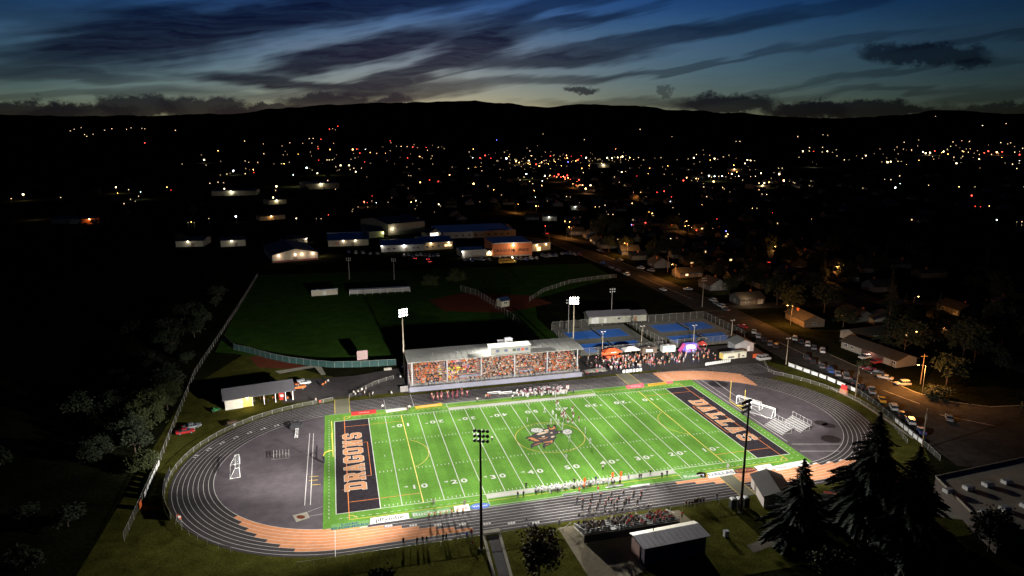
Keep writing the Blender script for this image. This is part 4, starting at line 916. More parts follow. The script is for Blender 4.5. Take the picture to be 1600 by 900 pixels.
banner_row('white banners on the road fence', (95.3, -15), (90.8, -29), 6, .3, 1.4, 'white banner on the lower stretch of the road fence near the firs')
banner_row('white banners on the left fence', (-95.3, -8), (-95.9, 9), 7, .4, 1.7, 'white banner on the fence at the left edge')
t = MB().box((0, 0, 1.0), (.08, 1.6, 1.5)).build('orange_banner', M('banner_orange', (.6, .12, .03), .6, .1, 2), None, (-95.2, -11.5, 0)); tag(t, 'small orange banner at the end of the left fence banners', 'banner')
banner_row('white table fronts', (38.5, 41.2), (45.9, 41.4), 6, .0, 1.05, 'white cloth covered table of the left table row on the concourse', .72)
banner_row('white table fronts', (69.3, 40.9), (80, 42.2), 12, .0, 1.05, 'white cloth covered table of the right table row on the concourse', .84)

# ---------------------------------------------------------------- generic building
m_trim = M('white_trim', (.6, .6, .57), .6, .05, 1)
def siding(name, col): return M(name, col, .8, .1, .6)
def windows(t, wall_pts, mat=None): pass
def building(name, label, cat, loc, rz, W, D, H, RH, wm, rm, ov=.5, gable='x', openings=(), group=None, roof_t=.16, lamps=(), flat=False):
    """box W x D x H at loc, front on local -Y; gable ridge along x or y"""
    t = thing(name, label, cat, loc, rz, group)
    b = MB(); b.box((0, 0, H/2), (W, D, H))
    if not flat:
        if gable == 'x': b.add([(-W/2, -D/2, H), (-W/2, D/2, H), (-W/2, 0, H+RH), (W/2, -D/2, H), (W/2, D/2, H), (W/2, 0, H+RH)], [(0, 2, 1), (3, 4, 5)])
        else: b.add([(-W/2, -D/2, H), (W/2, -D/2, H), (0, -D/2, H+RH), (-W/2, D/2, H), (W/2, D/2, H), (0, D/2, H+RH)], [(0, 1, 2), (3, 5, 4)])
    b.build('wall', wm, t)
    rb = MB()
    if flat:
        rb.box((0, 0, H+.1), (W+.3, D+.3, .2)); rf = rb.build('roof', rm, t)
        MB().box((0, -D/2-.09, H+.2), (W+.3, .12, .4)).build('parapet', m_trim, rf)
    elif gable == 'x':
        e = ov*RH/(D/2)
        for s in (-1, 1): rb.add([(-W/2-ov, s*(D/2+ov), H-e+.02), (W/2+ov, s*(D/2+ov), H-e+.02), (W/2+ov, 0, H+RH+.02), (-W/2-ov, 0, H+RH+.02), (-W/2-ov, s*(D/2+ov), H-e+.02+roof_t), (W/2+ov, s*(D/2+ov), H-e+.02+roof_t), (W/2+ov, 0, H+RH+.02+roof_t), (-W/2-ov, 0, H+RH+.02+roof_t)], [(0, 1, 2, 3), (4, 7, 6, 5), (0, 4, 5, 1), (1, 5, 6, 2), (0, 3, 7, 4)])
        rb.build('roof', rm, t)
    else:
        e = ov*RH/(W/2)
        for s in (-1, 1): rb.add([(s*(W/2+ov), -D/2-ov, H-e+.02), (s*(W/2+ov), D/2+ov, H-e+.02), (0, D/2+ov, H+RH+.02), (0, -D/2-ov, H+RH+.02), (s*(W/2+ov), -D/2-ov, H-e+.02+roof_t), (s*(W/2+ov), D/2+ov, H-e+.02+roof_t), (0, D/2+ov, H+RH+.02+roof_t), (0, -D/2-ov, H+RH+.02+roof_t)], [(0, 1, 2, 3), (4, 7, 6, 5), (0, 4, 5, 1), (1, 5, 6, 2), (0, 3, 7, 4)])
        rb.build('roof', rm, t)
    for (nm, face, x, z, w, h, mt) in openings:      # face: f b l r
        c, d = {'f': ((x, -D/2-.04, z), (w, .09, h)), 'b': ((x, D/2+.04, z), (w, .09, h)), 'l': ((-W/2-.04, x, z), (.09, w, h)), 'r': ((W/2+.04, x, z), (.09, w, h))}[face]
        o = MB().box(c, d).build(nm, mt, t)
        if nm == 'window' and w > .6:
            fr = MB(); k = .07
            dd = {'f': (0, -.03, 0), 'b': (0, .03, 0), 'l': (-.03, 0, 0), 'r': (.03, 0, 0)}[face]
            for a_, b_ in (((0, h/2), (w+k, k)), ((0, -h/2), (w+k, k)), ((w/2, 0), (k, h)), ((-w/2, 0), (k, h)), ((0, 0), (k, h))):
                if face in 'fb': fr.box((c[0]+a_[0]+dd[0], c[1]+dd[1], c[2]+a_[1]), (b_[0], .08, b_[1]))
                else: fr.box((c[0]+dd[0], c[1]+a_[0]+dd[1], c[2]+a_[1]), (.08, b_[0], b_[1]))
            fr.build('frame', m_trim, o)
    return t
m_wdark = M('unlit_pane', (.02, .022, .026), .12, 0, spec=.6); m_wwarm = M('lit_pane', (.8, .6, .3), .5, 0, emit=2.2, ecol=(1, .66, .30)); m_wcool = M('lit_pane_cool', (.8, .8, .8), .5, 0, emit=2.2, ecol=(.95, .95, .85))
m_door = M('door_paint', (.15, .12, .1), .6, .05, 1); m_doorw = M('door_white', (.5, .5, .48), .6, .05, 1)
m_bulb = M('bulb_warm', (1, .8, .5), .5, 0, emit=40, ecol=(1, .82, .52)); m_bulbt = M('town_bulb', (1, .7, .4), .5, 0, emit=5, ecol=(1, .64, .32)); m_bulbd = M('town_bulb_dim', (1, .7, .4), .5, 0, emit=3.2, ecol=(1, .68, .38)); m_bulbT = M('town_bulb_bright', (1, .8, .5), .5, 0, emit=13, ecol=(1, .70, .38)); m_bulbw = M('bulb_white', (1, 1, 1), .5, 0, emit=45, ecol=(1, .95, .85)); m_bulbo = M('bulb_sodium', (1, .5, .15), .5, 0, emit=30, ecol=(1, .47, .13)); m_bulbr = M('bulb_red', (1, .1, .1), .5, 0, emit=10, ecol=(1, .06, .04)); m_bulbb = M('bulb_blue', (.2, .2, 1), .5, 0, emit=20, ecol=(.15, .15, 1)); m_bulbc = M('bulb_cool', (1, 1, 1), .5, 0, emit=16, ecol=(.9, .95, 1))
# left open-front shed
m_tin = M('corrugated_grey', (.105, .10, .11), .55, .06, .7, metal=.1); m_cream = siding('cream_siding', (.52, .49, .42)); m_yel = siding('yellow_wall', (.62, .45, .12))
sh = thing('equipment_shed', 'grey roofed open front shed with lit yellow bay left of the track', 'shed', (-76.8, 46.4, 0), R(10.5))
b = MB(); b.box((0, 4.0, 1.9), (19, .15, 3.8)); b.box((-9.42, 0, 1.7), (.15, 7.9, 3.4)); b.box((9.42, 0, 1.7), (.15, 7.9, 3.4)); b.box((-7.0, -3.85, 1.55), (4.7, .15, 3.1)); b.build('wall', m_cream, sh)
MB().box((-3.35, -.6, 1.45), (2.4, 6.2, 2.9)).build('yellow_bay', m_yel, sh)
for x in (-2.0, 1.2, 4.4, 7.3, 9.3): MB().box((x, -3.85, 1.55), (.2, .2, 3.1)).build('post', m_trim, sh)
b = MB(); ys = [-4.7, .4, 4.6]; zs = [3.05, 4.9, 3.7]
for (ya, za), (yb, zb) in (((-4.7, 3.1), (.4, 5.0)), ((.4, 5.0), (4.6, 3.7))): b.xprism([(ya, za), (yb, zb), (yb, zb+.14), (ya, za+.14)], -10.1, 10.1)
rf = b.build('roof', m_tin, sh)
for k in range(20):
    x = -9.8+k*1.03
    for (ya, za), (yb, zb) in (((-4.68, 3.245), (.4, 5.145)), ((.4, 5.145), (4.58, 3.845))): MB().xprism([(ya, za), (yb, zb), (yb, zb+.05), (ya, za+.05)], x-.04, x+.04).build('roof_rib', m_tin, rf)
MB().box((-3.4, -4.1, 2.95), (.5, .14, .16)).build('wall_lamp', m_bulb, sh)
lamp('shed_lamp', 'POINT', (-79.3, 41.2, 2.7), 420, (1, .72, .30), .25)
lamp('shed_lamp', 'POINT', (-72.5, 45.0, 2.9), 160, (1, .6, .35), .2)
# signs/items in shed: red vending front
t = MB().box((0, 0, 1.0), (1.5, .8, 2.0)).build('drinks_machine', M('machine_red', (.5, .04, .03), .4, .1, 2), None, (-70.2, 45.6, 0)); tag(t, 'red drinks machine in the right bay of the open shed', 'drinks machine'); MB().box((0, -.42, 1.3), (1.1, .06, .7)).build('front_panel', m_pw, t)

# near roofed building behind the bleachers, sheds, toilets
m_rosy = siding('rosy_plank', (.32, .2, .17)); m_cream2 = M('cream_metal', (.62, .60, .48), .5, .05, .6); m_darkroof = M('dark_metal_roof', (.27, .26, .28), .5, .08, .5)
t = thing('concession_building', 'long dark roofed building with cream ridge cap behind the near bleachers', 'building', (6.3, -54.6, 0), R(3))
b = MB(); b.box((0, -.1, 1.9), (13.0, 3.9, 3.8)); b.build('wall', m_dkwall, t)
MB().box((-6.55, 1.2, 1.5), (.14, 3.2, 3.0)).build('end_panel', m_rosy, t)
MB().xprism([(1.5, 4.15), (-2.7, 3.90), (-2.7, 4.04), (1.5, 4.29)], -7.0, 7.0).build('roof', m_darkroof, t)
MB().xprism([(1.5, 4.15), (1.5, 4.29), (3.1, 3.85), (3.1, 3.71)], -7.0, 7.0).build('front_roof_slope', m_cream2, t)
MB().bar((-2.5, 2.0, 4.0), (-2.5, 2.0, 4.6), .07).build('vent_pipe', m_fix, t)
for x in (-6, 0, 6): MB().box((x, 2.7, 1.9), (.16, .16, 3.7)).build('post', m_rosy, t)
for k in range(13): MB().xprism([(1.48, 4.292), (-2.68, 4.045), (-2.68, 4.075), (1.48, 4.322)], -6.6+k*1.1-.03, -6.6+k*1.1+.03).build('roof_seam', m_darkroof, t)
t = building('storage_shed', 'dark roofed pale storage shed beside the near crossing mat', 'shed', (38.0, -41.3, 0), R(-18), 6.5, 9.5, 2.7, 1.2, siding('pale_siding', (.42, .37, .33)), M('brown_black_roof', (.03, .025, .022), .8, .15, 1), .35, 'y', [('door', 'l', 1.5, 1.1, 1.0, 2.1, m_door), ('door', 'f', 0, 1.2, 2.2, 2.3, m_doorw)])
m_toil = M('toilet_green', (.04, .045, .04), .5, .05, 2)
for k in range(3):
    t = thing('portable_toilet', ('left', 'middle', 'right')[k]+' portable toilet with pale roof at the foot of the near right pole', 'portable toilet', (27.0+k*1.5, -43.2-.1*k, 0), R(-6), 'portable toilets')
    MB().box((0, 0, 1.05), (1.15, 1.15, 2.1)).build('cabin', m_toil, t); MB().box((0, .6, 1.05), (.8, .05, 1.8)).build('door', M('toilet_door', (.12, .12, .12), .5, .05, 2), t)
    b = MB(); b.add([(-.6, -.6, 2.11), (.6, -.6, 2.11), (.6, .6, 2.11), (-.6, .6, 2.11), (-.3, -.45, 2.4), (.3, -.45, 2.4), (.3, .45, 2.4), (-.3, .45, 2.4)], [(0, 1, 5, 4), (1, 2, 6, 5), (2, 3, 7, 6), (3, 0, 4, 7), (4, 5, 6, 7)]); b.build('roof', m_trim, t)
t = thing('utility_cabinet', 'small white utility cabinet on the dark grass in front of the near shed', 'cabinet', G(1134, 838)); MB().box((0, 0, .6), (.9, .7, 1.2)).build('cabinet_body', m_trim, t); MB().box((0, 0, 1.24), (1.0, .8, .08)).build('lid', m_alu, t)
c = G(1297, 776); t = thing('equipment_box', 'red equipment box on the grass between the two firs', 'box', (c.x, c.y, 0), R(-20)); MB().box((0, 0, .45), (2.4, 1.2, .9)).build('box_body', M('faded_red', (.38, .07, .04), .7, .1, 2), t); MB().box((0, 0, .93), (2.5, 1.3, .07)).build('lid', M('faded_red', None), t)
# near bleachers
t = thing('near_bleachers', 'aluminium bleachers holding dark clad spectators on the near side', 'bleachers', (2.0, -41.9, 0))
W = NB['x1']-NB['x0']
for k in range(NB['n']):
    MB().box((0, k*NB['dy'], NB['z0']+k*NB['dz']), (W, .28, .05)).build('seat_plank', M('worn_plank', (.06, .058, .055), .7, .15, 2), t); MB().box((0, k*NB['dy']+.38, NB['z0']-.42+k*NB['dz']), (W, .62, .05)).build('foot_plank', M('dark_plank', (.06, .055, .05), .8, .15, 2), t)
ytop = (NB['n']-1)*NB['dy']-.4; ztop = NB['z0']+(NB['n']-1)*NB['dz']
for k in range(9):
    x = -W/2+k*W/8; b = MB(); b.bar((x, .6, 0), (x, ytop, ztop-.5), .04, 5).bar((x, ytop, 0), (x, ytop, ztop+.9), .04, 5).bar((x, ytop/2, 0), (x, ytop/2, ztop/2), .04, 5); b.build('support_frame', m_steel, t)
b = MB()
for z in (.2, .55, .95): b.bar((-W/2, ytop, ztop+z), (W/2, ytop, ztop+z), .03, 5)
for s in (-1, 1): b.bar((s*W/2, .5, .9), (s*W/2, ytop, ztop+.95), .03, 5).bar((s*W/2, .5, .0), (s*W/2, .5, .9), .03, 5)
b.build('guard_rail', m_rail, t)
MB().box((0, ytop-.08, ztop*.42), (W, .06, ztop*.80)).build('back_skirt', M('dark_skirt', (.02, .018, .018), .9, .1, 1), t)
for k in range(5): MB().box((0, ytop-.14, .5+k*ztop*.19), (W, .05, .14)).build('back_plank', M('worn_plank', None), t)
for x in (-3.8, 4.0):
    for k in range(NB['n']): MB().box((x, k*NB['dy']+.2, NB['z0']-.2+k*NB['dz']), (1.1, .5, .06)).build('aisle_step', m_trim, t)
sheet('bleacher_pad', [(-11.5, -41.0), (15.5, -41.0), (16.5, -49), (-8, -62), (-11, -62)], .012, M('packed_gravel', (.20, .165, .10), .95, .15, 1.2))
sheet('foreground_path', [G(762, 838), G(778, 837), G(802, 900), G(779, 900)], .03, m_asphalt)
for a, b_ in (((756, 838), (773, 905)), ((781, 836), (800, 905))):
    d0, d1 = G(*a), G(*b_); MB().strip([d0, d1], .55, .15).build('path_kerb', m_conc)['kind'] = 'structure'
tag(MB().box((G(768, 833).x, G(768, 833).y, .25), (3.4, 1.1, .5)).build('path_slab', m_conc), 'concrete step at the top of the foreground path', 'step')
sheet('service_path', [(22, -56), (45, -50.5), (46, -52.5), (22, -58.5)], .013, M('dark_gravel', (.09, .075, .05), .95, .2, 1))
# concrete pads by the ball field
sheet('pad_apron', [G(430, 580), G(500, 569), G(509, 585), G(502, 586), G(492, 574), G(437, 584)], .014, m_conc)
# scoreboard
c = G(567, 573); t = thing('scoreboard', 'small scoreboard on two posts at the ball field fence', 'scoreboard', (c.x, c.y, 0), R(185))
MB().box((0, 0, 4.2), (3.6, .3, 3.2)).build('board', M('board_back', (.3, .2, .19), .7, .15, 2), t)
for s in (-1, 1): MB().box((s*1.2, 0, 1.4), (.22, .22, 2.8)).build('post', m_fix, t)
for z in (3.4, 4.2, 5.0): MB().box((0, .17, z), (3.5, .06, .1)).build('stiffener', m_steel, t)
c = G(637, 574); bleacher('portable_bleacher', (c.x, c.y, 0), R(180), 4, 4.5, 'small silver bleacher beside the grandstand pole')
tag(MB().box((0, 0, .4), (2.6, .7, .8)).build('storage_bench', m_conc, None, G(606, 578)), 'tan storage bench by the outfield fence', 'bench')

# ---------------------------------------------------------------- tennis courts
m_court = M('court_blue', (.03, .17, .62), .8, .08, .6, scale2=.1); m_surround = M('court_grey', (.17, .17, .14), .9, .1, .5)
for x0, x1 in ((31, 63.5), (66.5, 101)):
    tag(MB().poly(rect(x0, 62, x1, 97), .014).build('tennis_court_slab', m_surround), kind='structure')
CT = [((34.9, 80.9, 59.2, 91.6), 'far left'), ((34.9, 64.2, 58.8, 75.0), 'near left'), ((73.2, 82.0, 98, 92.6), 'far right'), ((72.4, 65.4, 97.2, 76.2), 'near right')]
for r, wh in CT:
    o = tag(MB().poly(rect(*r), .020).build('tennis_court', m_court), kind='structure')
    b = MB()
    for x in (r[0]+.1, r[2]-.1): b.strip([(x, r[1]), (x, r[3])], .07, .026)
    for y in (r[1]+.1, r[3]-.1, r[1]+1.47, r[3]-1.47): b.strip([(r[0]+.2, y), (r[2]-.2, y)], .06, .027)
    b.build('court_lines', m_lane, o)
    cx_ = (r[0]+r[2])/2; t = thing('tennis_net', 'tennis net across the %s blue court' % wh, 'tennis net', (cx_, (r[1]+r[3])/2, .02), 0, 'tennis nets')
    hh = (r[3]-r[1])/2+.4
    for s in (-1, 1): MB().bar((0, s*hh, 0), (0, s*hh, 1.08), .05, 6).build('net_post', m_steel, t)
    MB().box((0, 0, .55), (.02, 2*hh, .95)).build('net', M('net_dark', (.03, .03, .03), .9, 0, trans=.4), t); MB().box((0, 0, 1.04), (.05, 2*hh, .06)).build('net_tape', m_lane, t)
fence('tennis_fence', [(31, 60.5), (63.5, 61.2)], 3.2, 'tall chain link fence along the near side of the left tennis courts', 3.2)
fence('tennis_fence', [(66.5, 61.6), (94, 62.4)], 3.2, 'tall chain link fence along the near side of the right tennis courts', 3.2)
fence('tennis_fence', [(31, 60.5), (31, 97), (63.5, 97.6)], 3.2, 'tall chain link fence round the back of the left tennis courts', 3.2)
fence('tennis_fence', [(65, 61.5), (65, 97), (101, 97)], 3.2, 'tall chain link fence between the two pairs of tennis courts', 3.2)
fence('tennis_fence', [(101, 97), (101, 66), (97, 60)], 3.2, 'tall chain link fence on the road side of the tennis courts', 3.2)
for k, (px, py, h, l) in enumerate(((941, 556, 9, 'tennis lamp post standing behind the orange tent'), (1002, 546, 9, 'tennis lamp post between the two pairs of courts'), (1083, 545, 9, 'tennis lamp post behind the glowing purple stall'), (1142, 536, 9, 'tennis lamp post at the road end of the courts'), (1228, 570, 9.5, 'lone lamp post at the road fence with a white head'))):
    c = G(px, py); t = thing('court_lamp_post', l, 'lamp post', (c.x, c.y, 0), 0, 'unlit lamp posts by the tennis courts')
    MB().bar((0, 0, 0), (0, 0, h), .11, 8, r2=.07).build('pole', m_polewood, t); MB().bar((-.7, 0, h), (.7, 0, h), .05, 6).build('crossarm', m_steel, t)
    for s in (-1, 1): MB().box((s*.62, -.1, h+.12), (.5, .5, .22)).build('lamp_head', m_trim, t)
# building behind the tennis courts
building('court_clubhouse', 'pale low building with grey gable roof behind the tennis courts', 'building', (59, 104, 0), R(-4), 18.5, 7, 3.1, 1.5, siding('pale_green_siding', (.30, .30, .24)), m_tin, .5, 'x', [('door', 'f', -2, 1.1, 1.1, 2.2, m_doorw), ('window', 'f', 4, 1.8, 1.4, 1.0, m_wdark), ('garage_door', 'f', -6.5, 1.3, 3.2, 2.5, m_doorw)])
building('club_annex', 'small pale annex with brown door beside the court clubhouse', 'building', (72.5, 103, 0), R(-4), 6, 6, 2.9, 1.2, siding('pale_green_siding', None), m_tin, .4, 'x', [('door', 'f', -2, 1.1, 1.2, 2.2, siding('brown_door', (.2, .08, .03)))])

# ---------------------------------------------------------------- concessions
m_tentw = M('tent_white', (.62, .61, .58), .8, .06, 1); m_tento = M('tent_orange', (.62, .10, .03), .8, .08, 1)
def tent(x, y, w, d, h, mt, label, wall=False, rz=0.0):
    t = thing('canopy_tent', label, 'tent', (x, y, .01), rz, 'stalls on the concourse')
    for a in (-1, 1):
        for c_ in (-1, 1): MB().bar((a*w/2*.97, c_*d/2*.97, 0), (a*w/2*.97, c_*d/2*.97, h), .04, 5).build('leg', m_steel, t)
    b = MB(); b.add([(-w/2, -d/2, h), (w/2, -d/2, h), (w/2, d/2, h), (-w/2, d/2, h), (-w*.18, 0, h+.9), (w*.18, 0, h+.9)], [(0, 1, 5, 4), (1, 2, 5), (2, 3, 4, 5), (3, 0, 4)]); b.build('canopy', mt, t)
    b = MB(); q = h-.35
    for p0, p1 in (((-w/2, -d/2), (w/2, -d/2)), ((w/2, -d/2), (w/2, d/2)), ((w/2, d/2), (-w/2, d/2)), ((-w/2, d/2), (-w/2, -d/2))): b.quad((p0[0], p0[1], q), (p1[0], p1[1], q), (p1[0], p1[1], h), (p0[0], p0[1], h))
    b.build('valance', mt, t)
    if wall: MB().box((0, d/2-.08, h/2), (w*.96, .04, h)).build('back_wall', mt, t); MB().box((0, -d/2+.3, .5), (w*.9, .7, 1.0)).build('counter', mt, t)
    MB().box((0, -d/2-.03, h-.16), (w*.3, .02, .26)).build('valance_sign', m_pw, t)
    return t
tent(41.6, 57.6, 6.6, 3.2, 2.5, m_tento, 'orange stall tent left of the white tent on the concourse', True)
tent(48.8, 57.4, 6.0, 3.4, 2.7, m_tentw, 'white stall tent on the concourse between orange tent and smoker trailer')
lamp('stall_lamp', 'POINT', (42, 55.3, 2.3), 160, (1, .55, .3), .15); lamp('stall_lamp', 'POINT', (48.8, 56.4, 2.3), 110, (1, .8, .5), .15)
def trailer(name, label, x, y, L_, W_, H_, mt, rz=0.0, hatch=True, awn=None):
    t = thing(name, label, 'food trailer', (x, y, .01), rz, 'stalls on the concourse')
    b = MB(); pr = [(-W_/2, .5), (W_/2, .5), (W_/2, H_-.25), (W_/2-.25, H_), (-W_/2+.25, H_), (-W_/2, H_-.25)]; b.xprism(pr, -L_/2, L_/2); bd = b.build('body', mt, t)
    if hatch:
        MB().box((-.2, -W_/2-.03, 1.75), (L_*.45, .06, .8)).build('serving_hatch', m_wcool, t); MB().box((-.2, -W_/2-.4, 2.3), (L_*.5, .8, .05)).build('hatch_flap', awn or mt, t); MB().box((-.2, -W_/2-.2, 1.28), (L_*.48, .4, .05)).build('counter', m_alu, t)
    for s in (-1, 1):
        for k in (-.5, .5): MB().bar((k, s*(W_/2-.28), .36), (k, s*(W_/2-.02), .36), .36, 10).build('wheel', M('tyre', (.015, .015, .015), .8, 0), t)
    MB().bar((L_/2, 0, .55), (L_/2+1.2, 0, .5), .07, 5).build('tow_bar', m_steel, t); MB().box((0, .2, H_+.12), (.8, .6, .24)).build('roof_vent', m_alu, t)
    return t
t = trailer('food_trailer', 'dark smoker trailer with serving hatches on the concourse', 56.0, 57.8, 5.6, 2.3, 2.7, M('trailer_brown', (.12, .09, .07), .5, .1, 1))
trailer('food_trailer', 'white and teal food trailer right of the smoker trailer', 63.6, 57.6, 5.0, 2.3, 2.9, M('trailer_white', (.5, .52, .48), .4, .05, 1), 0, True, M('teal', (.03, .30, .28), .5, .05, 1))
MB().box((66.15, 57.6, 1.6), (.1, 2.2, 1.7)).build('teal_end', M('teal', None))
o = bpy.data.objects['teal_end']; tag(o, 'teal end board on the white food trailer', 'board')
lamp('stall_lamp', 'POINT', (63.2, 55.6, 2.2), 200, (.9, 1, .95), .15); lamp('stall_lamp', 'POINT', (56, 55.8, 2.2), 90, (1, .75, .45), .15)
# glowing purple stall: bounce-castle-like lit booth
t = thing('lit_booth', 'brightly lit purple and pink booth at the right of the food stalls', 'stall', (72.2, 57.0, .01), 0, 'stalls on the concourse')
MB().box((0, 0, 1.5), (4.4, 2.2, 3.0)).build('body', M('booth_violet', (.22, .16, .6), .5, .1, 1, emit=.35, ecol=(.25, .2, .9)), t)
MB().box((-.2, -1.13, 1.9), (3.2, .06, 1.3)).build('screen', M('booth_screen', (.4, .4, .9), .5, 0, emit=2.2, ecol=(.45, .45, 1)), t)
for k in range(5): MB().box((-1.5+k*.7, -1.19, 1.6+.25*(k % 3)), (.34, .05, .3)).build('screen_picture', M('screen_white', (.9, .9, 1), .5, 0, emit=4, ecol=(.9, .9, 1)), t)
for s in (-1, 1): b = MB(); b.add([(s*2.2, -1.1, 3.0), (s*2.2, 1.1, 3.0), (s*4.2, -1.1, .2), (s*4.2, 1.1, .2)], [(0, 1, 3, 2)]); b.build('side_wing', M('booth_pink', (.5, .08, .22), .6, .1, 1, emit=.25, ecol=(.8, .1, .4)), t)
lamp('booth_lamp', 'POINT', (72, 55.0, 2.4), 260, (.55, .5, 1), .2)
tent(77.6, 57.5, 2.4, 2.4, 2.4, M('tent_red', (.45, .05, .04), .8, .08, 1), 'small red and white tent at the right end of the stalls')
t = trailer('long_trailer', 'long cream trailer parked at the far corner of the track', 82.6, 45.0, 9.5, 2.4, 2.7, M('trailer_cream', (.55, .53, .42), .5, .06, 1), R(3), False)
MB().box((-4.8, 0, 1.6), (.08, 2.3, 2.0)).build('yellow_end', m_yel, t)
for x, w in ((-1.6, 2.6), (3.4, .9)): MB().box((x, -1.24, 1.2), (w, .05, .5)).build('print', M('banner_ink', None), t)
MB().box((1.6, -1.24, 1.5), (.8, .06, 1.7)).build('door', m_door, t)
building('corner_hut', 'grey sided gabled hut at the far corner of the grounds', 'hut', (91.8, 54.5, 0), R(-6), 7.2, 6.0, 2.9, 1.5, siding('grey_siding', (.27, .27, .27)), M('grey_shingle', (.16, .16, .15), .9, .12, 2), .4, 'y', [('window', 'r', -.5, 1.8, 1.0, 1.0, m_wwarm), ('door', 'f', 1.6, 1.1, 1.0, 2.1, m_doorw)])
tag(MB().box((0, 0, .8), (2.6, .12, 1.5), R(4)).build('orange_awning', m_tento, None, (91.2, 43.9, 0)), 'orange fabric awning beside the white van', 'awning')
lamp('corner_lamp', 'POINT', (95.5, 48.5, 2.6), 220, (1, .35, .2), .2)
c = G(909, 587)
# stage tarp by the stand
t = MB(); 
for i in range(8):
    for j in range(4):
        pass
import math as _m
gv = []; 
for i in range(9):
    for j in range(5): gv.append((i*1.0, j*.85, .25+.5*mno.noise(Vector((i*.7, j*.8, 2)))+.55*_m.sin(_m.pi*j/4)*_m.sin(_m.pi*i/8)))
tp = MB().add(gv, [(i*5+j, (i+1)*5+j, (i+1)*5+j+1, i*5+j+1) for i in range(8) for j in range(4)]).build('tarpaulin', M('pale_tarp', (.36, .34, .3), .8, .2, 1.5), None, (26.5, 43.6, 0), smooth=True); tag(tp, 'pale crumpled tarpaulin at the right end of the grandstand', 'tarpaulin')
for k in range(4):
    person(random.choice(['stand', 'sit']), 24.8+k*1.7, 42.0+.3*(k % 2), math.pi, RED if k % 2 else BLACK, BLACK, 'person in red or black beside the tarpaulin', 'people beside the tarpaulin', z=.02)

# dark screen and orange flags at the lower left of the track fence
pts = [Vector(p) for p in arcpts(-HX, 40.2, 176, 207, 8)]
b = MB()
for p, q in zip(pts, pts[1:]): b.quad((p.x+92, p.y, .05), (q.x+92, q.y, .05), (q.x+92, q.y, 2.0), (p.x+92, p.y, 2.0))
t = thing('fence_screen', 'black screen hung on the fence at the lower left of the track', 'screen', (-92, 0, 0)); b.build('fabric', M('black_fabric', (.01, .01, .011), .9, .1, 1), t)
for p in pts[::2]: MB().bar((p.x+92, p.y, 0), (p.x+92, p.y, 2.05), .04, 5).build('post', m_post, t)
for k in range(4):
    p = arcpts(-HX, 39.4, 209, 213, 3)[k]; t = thing('marker_flag', 'orange and white flag in the row at the lower left fence', 'flag', (p[0], p[1], 0), k*.6, 'flags at the lower left fence'); MB().bar((0, 0, 0), (0, 0, 1.7), .025, 5).build('staff', m_goalw, t); MB().box((.28, 0, 1.45), (.55, .02, .45)).build('cloth', m_flag if k % 2 == 0 else m_goalw, t)
# ---------------------------------------------------------------- streets
m_curb = M('kerb', (.26, .24, .2), .9, .1, 1)
road = sheet('road', [(101, 320), (114, 320), (120, 258), (122, 190), (124, 110), (121, 60), (119.5, 20), (119.3, 2), (122, -6), (131, -13), (190, -22), (190, -60), (110, -50), (90, -40), (93, -29), (97, -15), (101.5, -4), (103, 6), (102, 18), (99, 33), (101.5, 60), (104, 98), (107, 190), (104.8, 258)], .012, m_road)
sheet('road', [(124, 108), (200, 96), (330, 60), (330, 68), (200, 106), (124, 120)], .016, m_road)
sheet('road', [(101, 318), (40, 420), (0, 640), (10, 640), (52, 424), (114, 318)], .016, m_road)
sheet('road', [G(1180, 395), G(1200, 398), G(1330, 450), G(1440, 492), G(1480, 500), G(1600, 560), G(1600, 585), G(1420, 505), G(1290, 462), G(1180, 410)], .018, m_road)
sheet('verge', [(86, -36), (91, -29), (95.5, -15), (99.4, -4), (101, 6), (99.8, 18), (96.5, 33), (91, 38), (96, 12), (94, -10), (87, -28), (80, -38)], .008, m_lawn)
for pts in ([(119.3, 40), (119.2, 2), (122, -6.2), (131, -13.2), (160, -17.5)], [(107, 190), (104.8, 258), (101, 318)], [(122, 190), (120, 258)]):
    MB().strip(pts, .4, .12).build('kerb_line', m_curb)['kind'] = 'structure'
MB().strip([(92, -25), (94.6, -12), (96.6, 0), (96.5, 12)], .9, .05).build('kerb_line', m_conc)['kind'] = 'structure'
for a, b in (((112, 250), (113.5, 200)), ((113.8, 190), (114, 130)), ((111, 60), (110.5, 30)), ((111, 6), (113, -6)), ((112, 98), (105, 97)), ((119, 106), (108, 108)), ((112, -14), (120, -24))): MB().strip([a, b], .16, .02).build('road_line', m_lane, road)

# ---------------------------------------------------------------- vehicles
m_paint = M('car_paint', attr='paint', var=0, rough=.3, spec=.6); m_glass = M('car_glass', (.02, .025, .03), .08, 0, spec=.8); m_tyre = M('tyre', (.015, .015, .015), .8, 0); m_rim = M('rim', (.4, .4, .42), .35, 0, metal=.7)
m_head = M('headlamp_off', (.6, .6, .6), .2, 0); m_tail = M('tail_lamp_off', (.3, .02, .02), .3, 0); m_headon = M('headlamp_on', (1, 1, 1), .3, 0, emit=30, ecol=(1, .97, .9)); m_tailon = M('tail_lamp_on', (1, .05, .03), .3, 0, emit=9, ecol=(1, .04, .03))
def loft(rings, mi=None):
    b = MB(); n_ = len(rings[0]); v = [p for r in rings for p in r]; f = []
    for k in range(len(rings)-1): f += [(k*n_+i, k*n_+(i+1) % n_, (k+1)*n_+(i+1) % n_, (k+1)*n_+i) for i in range(n_)]
    f += [tuple(range(n_-1, -1, -1)), tuple(range((len(rings)-1)*n_, len(rings)*n_))]
    return b.add(v, f)
def section(y, hw, z0, z1, r=.12): return [(-hw+r, y, z0), (hw-r, y, z0), (hw, y, z0+r), (hw, y, z1-r), (hw-r, y, z1), (-hw+r, y, z1), (-hw, y, z1-r), (-hw, y, z0+r)]
